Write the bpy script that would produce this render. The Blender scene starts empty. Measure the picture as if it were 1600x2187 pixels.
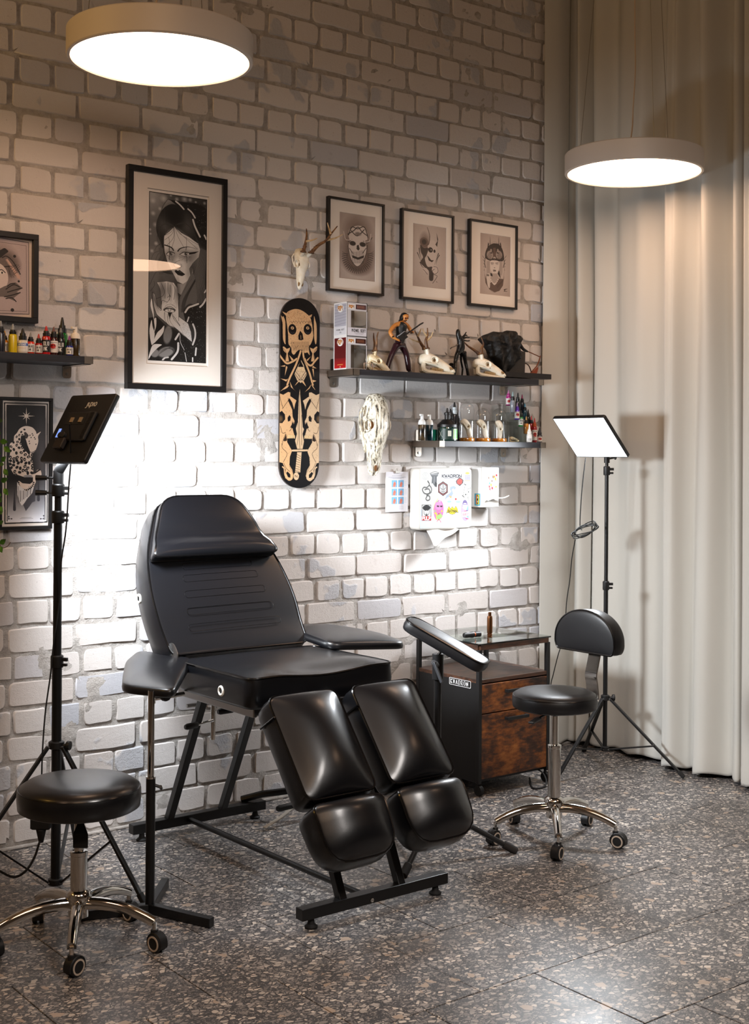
import bpy, math, random
import numpy as np
from mathutils import Vector, Matrix
random.seed(7)
PI = math.pi
SC = bpy.context.scene
COL = SC.collection

# ---------------------------------------------------------------- camera (metres: x along the brick wall, y towards it, z up)
FPX, YAW, ROLL, CX, CY, CAMH, WALL = 2729., math.radians(37.98), -.007, 800., 971.5, 1.46, 4.51
_f = Vector((math.sin(YAW), math.cos(YAW), 0)); _r = Vector((math.cos(YAW), -math.sin(YAW), 0)); _u = Vector((0, 0, 1))
_R = _r*math.cos(ROLL) - _u*math.sin(ROLL); _U = _r*math.sin(ROLL) + _u*math.cos(ROLL)
EYE = Vector((0, 0, CAMH))
cd = bpy.data.cameras.new('camera'); cam = bpy.data.objects.new('camera', cd); COL.objects.link(cam)
cam.matrix_world = Matrix((( _R.x, _U.x, -_f.x, 0), (_R.y, _U.y, -_f.y, 0), (_R.z, _U.z, -_f.z, CAMH), (0, 0, 0, 1)))
cd.sensor_fit = 'HORIZONTAL'; cd.sensor_width = 36; cd.lens = FPX/1600*36
cd.shift_y = (CY-1093.5)/1600; cd.clip_start = .05
SC.camera = cam

# ---------------------------------------------------------------- world, exposure, light levels
W = bpy.data.worlds.new('world'); SC.world = W; W.use_nodes = True
W.node_tree.nodes['Background'].inputs[0].default_value = (.8, .88, 1, 1)
W.node_tree.nodes['Background'].inputs[1].default_value = .012
SC.view_settings.view_transform = 'Standard'; SC.view_settings.look = 'None'
SC.view_settings.gamma = 1; SC.view_settings.use_curve_mapping = False
SC.view_settings.exposure = 0.0
SC.cycles.max_bounces = 8; SC.cycles.diffuse_bounces = 4; SC.cycles.glossy_bounces = 4
SC.cycles.transmission_bounces = 8; SC.cycles.transparent_max_bounces = 12
SC.cycles.caustics_reflective = False; SC.cycles.caustics_refractive = False
SC.cycles.sample_clamp_indirect = 4
PENDANT_POWER, PENDANT_COL = 8.5, (1.0, .63, .41)
LEFT_PANEL, RIGHT_PANEL, PANEL_COL, PANEL_SPREAD = 38.0, 14.5, (.90, .95, 1.0), math.radians(126)   # watts, beam angle
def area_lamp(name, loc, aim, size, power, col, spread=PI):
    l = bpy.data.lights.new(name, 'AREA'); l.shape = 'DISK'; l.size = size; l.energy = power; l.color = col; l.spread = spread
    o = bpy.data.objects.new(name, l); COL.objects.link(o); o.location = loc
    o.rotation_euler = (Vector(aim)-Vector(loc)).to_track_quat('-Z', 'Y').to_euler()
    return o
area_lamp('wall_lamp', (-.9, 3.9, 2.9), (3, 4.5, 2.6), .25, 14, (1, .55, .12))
area_lamp('warm_fill', (.2, .4, 3.6), (3.2, 4.5, 3.0), 1.6, 26, (1, .66, .42))  # added warm fill lifting the upper wall and lamp rims, no fitting behind it
area_lamp('floor_fill', (2.0, .5, 3.0), (3.2, 2.9, 0), .8, 26, (1, .93, .88), math.radians(100))  # added neutral fill aimed at the floor, an unseen light without a fixture

# ---------------------------------------------------------------- photo measurement -> metres on a known plane
def ray(x, y): return _f + _R*((x-CX)/FPX) + _U*((CY-y)/FPX)
def py(x, y, Y=WALL): d = ray(x, y); return EYE + d*(Y/d.y)
def px(x, y, X): d = ray(x, y); return EYE + d*(X/d.x)
def pz(x, y, Z): d = ray(x, y); return EYE + d*((Z-CAMH)/d.z)

# ---------------------------------------------------------------- materials
def lin(c):
    if isinstance(c, str): c = [int(c[i:i+2], 16)/255 for i in (0, 2, 4)]
    return tuple((v/12.92 if v <= .04045 else ((v+.055)/1.055)**2.4) for v in c[:3]) + (1,)
class NT:
    def __init__(s, name):
        s.m = bpy.data.materials.new(name); s.m.use_nodes = True; s.t = s.m.node_tree; s.n = s.t.nodes
        s.b = s.n['Principled BSDF']
    def add(s, k, **kw):
        n = s.n.new('ShaderNode'+k)
        for a, v in kw.items(): setattr(n, a, v)
        return n
    def link(s, a, b): s.t.links.new(a, b)
    def noise(s, scale, detail=4, rough=.55, vec=None, stretch=None):
        n = s.add('TexNoise'); n.inputs['Scale'].default_value = scale; n.inputs['Detail'].default_value = detail; n.inputs['Roughness'].default_value = rough
        s.link(s.vec(stretch) if vec is None else vec, n.inputs['Vector']); return n.outputs['Fac']
    def vec(s, stretch=None):
        g = s.add('NewGeometry').outputs['Position']
        if stretch:
            m = s.add('Mapping'); m.inputs['Scale'].default_value = stretch; s.link(g, m.inputs['Vector']); g = m.outputs[0]
        return g
    def ramp(s, fac, stops, interp='LINEAR'):
        r = s.add('ValToRGB'); e = r.color_ramp.elements; r.color_ramp.interpolation = interp
        while len(e) < len(stops): e.new(.5)
        for q, (p, c) in zip(e, stops): q.position = p; q.color = lin(c)
        s.link(fac, r.inputs[0]); return r.outputs[0]
    def mix(s, fac, a, b, mode='MIX'):
        m = s.add('Mix', data_type='RGBA', blend_type=mode)
        for v, i in ((fac, 0), (a, 6), (b, 7)):
            if hasattr(v, 'is_linked') or hasattr(v, 'links'): s.link(v, m.inputs[i])
            else: m.inputs[i].default_value = v
        return m.outputs[2]
    def bump(s, h, strength=.3, dist=.005, nrm=None):
        b = s.add('Bump'); b.inputs['Strength'].default_value = strength; b.inputs['Distance'].default_value = dist
        s.link(h, b.inputs['Height'])
        if nrm: s.link(nrm, b.inputs['Normal'])
        return b.outputs[0]
    def out(s, col=None, rough=None, nrm=None, **kw):
        i = s.b.inputs
        for v, k in ((col, 'Base Color'), (rough, 'Roughness'), (nrm, 'Normal')):
            if v is None: continue
            if hasattr(v, 'links'): s.link(v, i[k])
            else: i[k].default_value = v
        for k, v in kw.items():
            k = {'metal': 'Metallic', 'spec': 'Specular IOR Level', 'trans': 'Transmission Weight', 'ior': 'IOR', 'coat': 'Coat Weight', 'alpha': 'Alpha', 'sheen': 'Sheen Weight', 'coat_rough': 'Coat Roughness', 'sss': 'Subsurface Weight'}.get(k, k)
            i[k].default_value = v
        return s.m
MATS = {}
def flat(name, col, rough=.5, **kw):
    if name not in MATS: MATS[name] = NT(name).out(lin(col), rough, **kw)
    return MATS[name]
def bumpy(name, col, rough, scale, strength, dist=.002, col2=None, **kw):
    if name in MATS: return MATS[name]
    t = NT(name); n = t.noise(scale, 5)
    c = t.ramp(t.noise(scale*.25, 4), [(.35, col), (.68, col2)]) if col2 else lin(col)
    MATS[name] = t.out(c, rough, t.bump(n, strength, dist), **kw); return MATS[name]

leather = bumpy('black_leather', '07080c', .36, 420, .14, .0008, coat=.35, coat_rough=.2, spec=.42)
leather_dull = bumpy('black_vinyl', '101013', .42, 420, .18, .0008, spec=.5)
pipe_m = flat('leather_piping', '070708', .22)
black_metal = bumpy('black_powder_coat', '0b0b0c', .38, 500, .08, .0005)
black_plastic = bumpy('black_plastic', '111112', .45, 300, .08, .0005)
rubber = flat('black_rubber', '0b0b0b', .7)
chrome = flat('chrome', 'd8d5d0', .09, metal=1)
steel = bumpy('brushed_steel', '9c9a98', .34, 90, .05, .0005, metal=1)
white_plastic = flat('white_plastic', 'd4d2cc', .4)
def m_brick():
    t = NT('white_painted_brick')
    oi = t.add('ObjectInfo').outputs['Random']
    base = t.ramp(oi, [(0, 'cfc8c4'), (.25, 'dad5d2'), (.5, 'd3cecb'), (.75, 'e0dcda'), (.93, 'c9c6c8'), (1, 'b9bdc6')])
    v = t.vec()
    blot = t.ramp(t.noise(7, 5, .6), [(.30, 'ffffff'), (.66, 'ffffff'), (.8, 'dcd7d3')])
    c = t.mix(1., base, blot, 'MULTIPLY')
    rough_mask = t.ramp(t.noise(4.3, 3), [(.615, '000000'), (.64, 'ffffff')])
    c = t.mix(rough_mask, c, lin('c6c7cc'))
    # small chips and pits where paint is missing
    pit = t.ramp(t.noise(60, 4, .7), [(.26, '8f8780'), (.33, 'ffffff')])
    c = t.mix(.6, c, pit, 'MULTIPLY')
    fine = t.noise(330, 6, .65); mid = t.noise(45, 6, .7)
    b1 = t.bump(fine, .6, .0026); b2 = t.bump(mid, .5, .004, b1)
    mul = t.add('Math', operation='MULTIPLY'); t.link(rough_mask, mul.inputs[0]); t.link(t.noise(90, 5, .75), mul.inputs[1])
    b3 = t.bump(mul.outputs[0], .55, .006, b2)
    return t.out(c, .75, b3, spec=.25)
def m_mortar():
    t = NT('grey_mortar')
    c = t.ramp(t.noise(30, 6, .7), [(.3, 'aaa49f'), (.5, 'c3beb9'), (.7, 'd4d0cc')])
    b = t.bump(t.noise(180, 6, .75), .9, .006); b = t.bump(t.noise(35, 5, .7), .7, .012, b)
    return t.out(c, .9, b, spec=.15)
def m_terrazzo():
    t = NT('terrazzo'); v = t.vec()
    warp = t.add('TexNoise'); warp.inputs['Scale'].default_value = 30; t.link(v, warp.inputs['Vector'])
    ad = t.add('VectorMath', operation='MULTIPLY_ADD'); t.link(warp.outputs['Color'], ad.inputs[0]); ad.inputs[1].default_value = (.018, .018, 0); t.link(v, ad.inputs[2])
    def chips(scale, thr, vv):
        a = t.add('TexVoronoi', feature='DISTANCE_TO_EDGE'); a.inputs['Scale'].default_value = scale; t.link(vv, a.inputs['Vector'])
        b = t.add('TexVoronoi', feature='F1'); b.inputs['Scale'].default_value = scale; t.link(vv, b.inputs['Vector'])
        sep = t.add('SeparateColor'); t.link(b.outputs['Color'], sep.inputs[0])
        th = t.add('Math', operation='MULTIPLY_ADD'); t.link(sep.outputs[1], th.inputs[0]); th.inputs[1].default_value = thr*2.2; th.inputs[2].default_value = thr*.4
        g = t.add('Math', operation='GREATER_THAN'); t.link(a.outputs['Distance'], g.inputs[0]); t.link(th.outputs[0], g.inputs[1])
        return g.outputs[0], sep.outputs[0]
    st = t.add('Mapping'); st.inputs['Scale'].default_value = (.72, 1, 1); st.inputs['Rotation'].default_value = (0, 0, .5); t.link(ad.outputs[0], st.inputs[0])
    def keep(m, r, lim):
        g = t.add('Math', operation='GREATER_THAN'); g.inputs[1].default_value = lim; t.link(r, g.inputs[0]); q = t.add('Math', operation='MULTIPLY'); t.link(m, q.inputs[0]); t.link(g.outputs[0], q.inputs[1]); return q.outputs[0]
    m1, r1 = chips(78, .10, st.outputs[0]); m2, r2 = chips(170, .12, st.outputs[0]); m1 = keep(m1, r1, .27); m2 = keep(m2, r2, .18)
    mp = t.add('Mapping'); mp.inputs['Location'].default_value = (3.1, 1.7, 0); t.link(ad.outputs[0], mp.inputs[0])
    m3, r3 = chips(33, .16, mp.outputs[0])
    ramp = [(.3, '7c7875'), (.5, '989390'), (.7, 'b5aea8'), (.88, 'cbc2b8'), (1, 'ddd2c6')]
    c = t.ramp(t.noise(140, 3), [(.3, '414143'), (.7, '5a5a5c')])
    c = t.mix(m2, c, t.ramp(r2, [(0, '5a5959'), (.5, '807d7b'), (1, 'aca69f')]))
    c = t.mix(m1, c, t.ramp(r1, ramp))
    sel = t.add('Math', operation='GREATER_THAN'); sel.inputs[1].default_value = .86; t.link(r3, sel.inputs[0])
    ms = t.add('Math', operation='MULTIPLY'); t.link(m3, ms.inputs[0]); t.link(sel.outputs[0], ms.inputs[1])
    c = t.mix(ms.outputs[0], c, lin('b5a494'))
    dirt = t.ramp(t.noise(3, 5, .6), [(.3, 'd2cdc8'), (.65, 'ffffff')])
    c = t.mix(.8, c, dirt, 'MULTIPLY')
    r = t.ramp(t.noise(5, 5), [(.3, '8c8c8c'), (.7, 'b0b0b0')])
    return t.out(c, r, t.bump(t.noise(260, 3), .05, .0006), spec=.5)
def m_curtain():
    t = NT('curtain_cloth')
    w = t.noise(900, 2, .5, None, (1, 1, .12))
    return t.out(lin('c4c3bd'), .85, t.bump(w, .12, .0006), spec=.15, sheen=.15)
def m_rustic():
    t = NT('rustic_brown_board')
    a = t.noise(6, 6, .65); g = t.noise(26, 4, .6, None, (1, 1, 3))
    mx = t.mix(.35, a, g)
    c = t.ramp(mx, [(.36, '1e140e'), (.46, '45291a'), (.54, '7c471e'), (.64, 'a5662e')])
    return t.out(c, .5, t.bump(g, .1, .001))
def m_rustic_dark():
    t = NT('dark_walnut_board'); g = t.noise(12, 6, .6, None, (1, 3, 6))
    return t.out(t.ramp(g, [(.35, '2b1c15'), (.65, '5a3b2a')]), .42, t.bump(g, .08, .001))
def m_shelfblack():
    t = NT('black_brown_shelf'); g = t.noise(60, 6, .6, None, (.06, 1, 1))
    return t.out(t.ramp(g, [(.35, '17171c'), (.65, '2a2b33')]), .45, t.bump(g, .12, .0008))
def m_bone(name, a, b, c, sc=28):
    t = NT(name); n = t.noise(sc, 6, .65)
    return t.out(t.ramp(n, [(.28, a), (.45, b), (.65, c)]), .5, t.bump(t.noise(sc*6, 5), .25, .0012), sss=.0)
brick_m, mortar_m, terrazzo_m, curtain_m = m_brick(), m_mortar(), m_terrazzo(), m_curtain()
rustic_m, walnut_m, shelf_m = m_rustic(), m_rustic_dark(), m_shelfblack()
bone = m_bone('old_bone', 'a98f62', 'd9c9a4', 'efe6d0')
bone_white = m_bone('pale_bone', 'cdbf9f', 'e9e2cf', 'f4f0e4', 20)
antler_m = m_bone('antler', '24150b', '55351c', '8a6238', 40)
antler_tip = m_bone('antler_tip', '8a6a44', 'c2a67c', 'e0d0b0', 30)
dark_wall = bumpy('dark_wall_paint', '4a443f', .8, 60, .1, .002); dark_ceiling = bumpy('brown_ceiling', 'b8a590', .85, 60, .2, .002)
plaster = bumpy('white_plaster', 'cbc6bf', .85, 60, .2, .002)
glass = NT('clear_glass').out(lin('f4faf7'), .02, trans=1., ior=1.45)
def thin_glass(name, tint, refl=.11, rough=.0):
    # thin pane: mostly see-through with a real mirror reflection growing at grazing angles
    t = NT(name); tr = t.add('BsdfTransparent'); tr.inputs[0].default_value = lin(tint)
    gl = t.add('BsdfGlossy'); gl.inputs['Roughness'].default_value = rough
    g = t.add('NewGeometry'); dt = t.add('VectorMath', operation='DOT_PRODUCT'); t.link(g.outputs['Incoming'], dt.inputs[0]); t.link(g.outputs['Normal'], dt.inputs[1])
    def mt(op, x, y=None):
        q = t.add('Math', operation=op); t.link(x, q.inputs[0])
        if y is not None: q.inputs[1].default_value = y
        return q.outputs[0]
    k = mt('SUBTRACT', mt('ABSOLUTE', dt.outputs['Value']), 1.); k = mt('POWER', mt('ABSOLUTE', k), 5.); k = mt('MULTIPLY', k, 1-refl); k = mt('ADD', k, refl)   # Schlick
    mx = t.add('MixShader'); t.link(k, mx.inputs[0]); t.link(tr.outputs[0], mx.inputs[1]); t.link(gl.outputs[0], mx.inputs[2])
    t.link(mx.outputs[0], t.n['Material Output'].inputs[0]); return t.m
pane = thin_glass('picture_glass', 'ffffff'); pane_matt = thin_glass('anti_glare_glass', 'ffffff', .012, .25); dome_glass = thin_glass('dome_glass', 'fcfdfd', .05); acrylic = thin_glass('acrylic', 'f6f9f9', .06)
def emit(name, col, s):
    t = NT(name); e = t.add('Emission'); e.inputs[0].default_value = (*col, 1); e.inputs[1].default_value = s
    t.link(e.outputs[0], t.n['Material Output'].inputs[0]); return t.m
lamp_face = emit('lamp_diffuser', PENDANT_COL, PENDANT_POWER); panel_face = emit('led_panel_face', PANEL_COL, 6.0)

# ---------------------------------------------------------------- object helpers
def wt(p):
    v = Vector((0, 0, 0))
    while p is not None: v += p.location; p = p.parent
    return v
def link(name, me, mat, parent=None, smooth=False, auto=None):
    if me.users == 0 or True:
        me.materials.clear() if not me.materials else None
    if mat and not me.materials: me.materials.append(mat)
    o = bpy.data.objects.new(name, me); COL.objects.link(o)
    if parent: o.parent = parent
    return o
class MB:
    def __init__(s): s.v = []; s.f = []
    def add(s, vs, fs, M=None):
        n = len(s.v)
        s.v += [tuple(M @ Vector(v)) if M else tuple(v) for v in vs]
        s.f += [tuple(n+i for i in f) for f in fs]; return s
    def box(s, a, b, M=None, c=0):
        x0, y0, z0 = a; x1, y1, z1 = b
        if c <= 0:
            return s.add([(x0,y0,z0),(x1,y0,z0),(x1,y1,z0),(x0,y1,z0),(x0,y0,z1),(x1,y0,z1),(x1,y1,z1),(x0,y1,z1)],
                     [(0,3,2,1),(4,5,6,7),(0,1,5,4),(1,2,6,5),(2,3,7,6),(3,0,4,7)], M)
        # chamfered box through rings along z
        def ring(i, z): return [(x0+i+c,y0+i,z),(x1-i-c,y0+i,z),(x1-i,y0+i+c,z),(x1-i,y1-i-c,z),(x1-i-c,y1-i,z),(x0+i+c,y1-i,z),(x0+i,y1-i-c,z),(x0+i,y0+i+c,z)]
        return s.rings([ring(c, z0), ring(0, z0+c), ring(0, z1-c), ring(c, z1)], M)
    def rings(s, R, M=None, cap=True, close=False):
        n = len(R[0]); vs = [p for r in R for p in r]; fs = []
        k = len(R)
        for i in range(k-1 if not close else k):
            a, b = i*n, ((i+1) % k)*n
            for j in range(n): fs.append((a+j, a+(j+1) % n, b+(j+1) % n, b+j))
        if cap and not close: fs.append(tuple(range(n))[::-1]); fs.append(tuple((k-1)*n+j for j in range(n)))
        return s.add(vs, fs, M)
    def cyl(s, a, b, r, r2=None, n=16):
        a, b = Vector(a), Vector(b); r2 = r if r2 is None else r2
        q = (b-a).to_track_quat('Z', 'Y').to_matrix()
        def ring(c, rr): return [c + q @ Vector((math.cos(2*PI*i/n)*rr, math.sin(2*PI*i/n)*rr, 0)) for i in range(n)]
        return s.rings([ring(a, r), ring(b, r2)])
    def bar(s, a, b, w, h, up=(0, 0, 1)):
        a, b = Vector(a), Vector(b); d = (b-a).normalized(); up = Vector(up); x = d.cross(up).normalized(); y = x.cross(d)
        R = [[c + x*sx*w/2 + y*sy*h/2 for sx, sy in ((-1,-1),(1,-1),(1,1),(-1,1))] for c in (a, b)]
        return s.rings(R)
    def tube(s, pts, r, n=8, close=False, cap=True, prof=None, up=None):
        P = [Vector(p) for p in pts]; k = len(P); rr = r if hasattr(r, '__len__') else [r]*k
        R = []; ref = None
        for i in range(k):
            if close: d = P[(i+1) % k]-P[i-1]
            else: d = P[min(i+1, k-1)]-P[max(i-1, 0)]
            d.normalize()
            if ref is None: ref = Vector(up) if up else (Vector((0, 0, 1)) if abs(d.z) < .9 else Vector((1, 0, 0)))
            x = ref.cross(d).normalized(); y = d.cross(x)
            if not up: ref = y
            pr = prof or [(math.cos(2*PI*j/n), math.sin(2*PI*j/n)) for j in range(n)]
            R.append([P[i] + (x*a + y*b)*rr[i] for a, b in pr])
        return s.rings(R, None, cap, close)
    def lathe(s, prof, n=24, M=None, axis=(0, 0, 0)):
        ax = Vector(axis)
        R = [[ax + Vector((math.cos(2*PI*j/n)*r, math.sin(2*PI*j/n)*r, z)) for j in range(n)] for r, z in prof]
        return s.rings(R, M)
    def prism(s, pts, z0, z1, M=None):
        return s.rings([[(x, y, z0) for x, y in pts], [(x, y, z1) for x, y in pts]], M)
    def ell(s, c, r, M=None, n=16, m=10):
        R = []
        for i in range(1, m):
            a = PI*i/m; R.append([(c[0]+r[0]*math.sin(a)*math.cos(2*PI*j/n), c[1]+r[1]*math.sin(a)*math.sin(2*PI*j/n), c[2]-r[2]*math.cos(a)) for j in range(n)])
        return s.rings(R, M)
    def build(s, name, mat, parent=None, smooth=True, bevel=0, ang=35, sub=0, **props):
        off = wt(parent)
        me = bpy.data.meshes.new(name); me.from_pydata([(v[0]-off.x, v[1]-off.y, v[2]-off.z) for v in s.v], [], s.f)
        me.materials.append(mat)
        if smooth:
            me.shade_smooth()
            me.set_sharp_from_angle(angle=math.radians(ang))
        o = bpy.data.objects.new(name, me); COL.objects.link(o); o.parent = parent
        if bevel:
            b = o.modifiers.new('bevel', 'BEVEL'); b.width = bevel; b.segments = 2; b.limit_method = 'ANGLE'; b.angle_limit = math.radians(40)
            b.harden_normals = False
        if sub:
            q = o.modifiers.new('sub', 'SUBSURF'); q.levels = sub; q.render_levels = sub
        for k, v in props.items(): o[k] = v
        return o
def thing(name, label, cat, loc=(0, 0, 0), group=None):
    o = bpy.data.objects.new(name, None); COL.objects.link(o); o.location = loc; o.empty_display_size = .05
    o['label'] = label; o['category'] = cat
    if group: o['group'] = group
    return o
def tag(o, label, cat, group=None):
    o['label'] = label; o['category'] = cat
    if group: o['group'] = group
    return o
def copy_tree(o, parent=None):
    kids = list(o.children); c = o.copy(); COL.objects.link(c); c.parent = parent
    for k in kids: copy_tree(k, c)
    return c
def rpoly(pts, r, n=5):
    out = []; k = len(pts)
    for i in range(k):
        p, a, b = Vector(pts[i]), Vector(pts[i-1]), Vector(pts[(i+1) % k])
        rr = r[i] if hasattr(r, '__len__') else r
        d1, d2 = (a-p), (b-p); l = min(rr, d1.length*.48, d2.length*.48)
        p1, p2 = p+d1.normalized()*l, p+d2.normalized()*l
        for j in range(n+1):
            t = j/n; out.append(tuple(p1*(1-t)**2 + p*2*t*(1-t) + p2*t*t))
    return out
def densify(pts, L):
    out = []; k = len(pts)
    for i in range(k):
        a, b = Vector(pts[i]), Vector(pts[(i+1) % k]); m = max(1, int((b-a).length/L))
        for j in range(m): out.append(tuple(a.lerp(b, j/m)))
    return out
def frame(o, x, y, z):
    x, y, z = Vector(x).normalized(), Vector(y).normalized(), Vector(z).normalized(); o = Vector(o)
    return Matrix(((x.x, y.x, z.x, o.x), (x.y, y.y, z.y, o.y), (x.z, y.z, z.z, o.z), (0, 0, 0, 1)))
def cushion(name, pts, T, M, mat, parent, crown=.012, bulge=.004, r=.03, piping=True, warp=None, edge=.006, bar=.62, dome=5):
    """upholstered pad: outline in the local xy plane, z from 0 to T, domed top"""
    P = densify(rpoly(pts, r), .03); n = len(P)
    cx = sum(p[0] for p in P)/n; cy = sum(p[1] for p in P)/n
    HX = max(abs(p[0]-cx) for p in P); HY = max(abs(p[1]-cy) for p in P)
    L = []
    for s, z in ((.90, 0), (.985, .0), (1., .1*T), (1., .5*T), (1., .88*T), (1., T-.002)): L.append((s, z, bulge*math.sin(PI*z/T)))
    for s in (1., .985, .96, .92, .86, .77, .64, .48, .3, .12): L.append((s, T, -1))
    R = []
    for s, z, b in L:
        ring = []
        for x, y in P:
            d = Vector((x-cx, y-cy)); l = d.length
            q = Vector((cx, cy)) + d*(s + (b/l if l and b > 0 else 0))
            zz = z if b >= 0 else T + crown*math.sqrt(max(0, 1-s**dome))*(1-bar*min(1, abs((q.x-cx)/HX))**2)*(1-.25*min(1, abs((q.y-cy)/HY))**2)*1.25
            if warp: zz = warp(q.x, q.y, zz)
            ring.append((q.x, q.y, zz))
        R.append(ring)
    o = MB().rings(R, M).build(name, mat, parent, ang=75)
    if piping:
        pp = [M @ Vector((x, y, (warp(x, y, T) if warp else T))) for x, y in P]
        MB().tube(pp, .0042, 6, close=True).build('piping', pipe_m, o if parent.parent is None else parent)
    return o
def catmull(pts, n=6, close=False):
    P = [Vector(p) for p in pts]; k = len(P); out = []
    for i in range(k if close else k-1):
        if close: a, b, c, d = P[i-1], P[i], P[(i+1) % k], P[(i+2) % k]
        else: a, b, c, d = P[max(i-1, 0)], P[i], P[i+1], P[min(i+2, k-1)]
        for j in range(n):
            t = j/n; out.append(.5*((2*b)+(c-a)*t+(2*a-5*b+4*c-d)*t*t+(-a+3*b-3*c+d)*t**3))
    if not close: out.append(P[-1])
    return out
# ================================================================ painting of flat printed things (numpy canvases)
FONT = {'A': '0,0 2,6 4,0|.8,2.2 3.2,2.2', 'B': '0,0 0,6 3,6 4,5 3,3.2 0,3.2|3,3.2 4,1.6 3,0 0,0', 'C': '4,5 3,6 1,6 0,5 0,1 1,0 3,0 4,1', 'D': '0,0 0,6 2.6,6 4,4.6 4,1.4 2.6,0 0,0',
 'E': '4,6 0,6 0,0 4,0|0,3 3,3', 'F': '4,6 0,6 0,0|0,3 3,3', 'G': '4,5 3,6 1,6 0,5 0,1 1,0 4,0 4,3 2.4,3', 'H': '0,0 0,6|4,0 4,6|0,3 4,3', 'I': '2,0 2,6', 'J': '0,1 1,0 3,0 4,1 4,6',
 'K': '0,0 0,6|4,6 0,3 4,0', 'L': '0,6 0,0 4,0', 'M': '0,0 0,6 2,3 4,6 4,0', 'N': '0,0 0,6 4,0 4,6', 'O': '1,0 0,1 0,5 1,6 3,6 4,5 4,1 3,0 1,0', 'P': '0,0 0,6 3,6 4,5 4,4 3,3 0,3',
 'R': '0,0 0,6 3,6 4,5 4,4 3,3 0,3|1.6,3 4,0', 'S': '4,5 3,6 1,6 0,5 0,4 1,3 3,3 4,2 4,1 3,0 1,0 0,1', 'T': '0,6 4,6|2,6 2,0', 'U': '0,6 0,1 1,0 3,0 4,1 4,6', 'V': '0,6 2,0 4,6',
 'W': '0,6 1,0 2,4 3,0 4,6', 'X': '0,0 4,6|0,6 4,0', 'Y': '0,6 2,3 4,6|2,3 2,0', 'Z': '0,6 4,6 0,0 4,0', '!': '2,6 2,2|2,.4 2,0', '1': '1,5 2,6 2,0', '6': '4,6 1,6 0,4 0,1 1,0 3,0 4,1 4,3 0,3', '8': '1,3 0,4 1,6 3,6 4,4 3,3 1,3 0,1 1,0 3,0 4,1 3,3', '5': '4,6 0,6 0,3.4 3,3.4 4,2 3,0 0,0', '7': '0,6 4,6 1,0',
 'u': '0,4 0,1 1,0 3,0 4,1|4,4 4,0', 'p': '0,-2 0,4 3,4 4,3 4,1 3,0 0,0', 'i': '2,0 2,4', 'o': '1,0 0,1 0,3 1,4 3,4 4,3 4,1 3,0 1,0', 'j': '0,-2 2,-1.4 2,4', ' ': ''}
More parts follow.
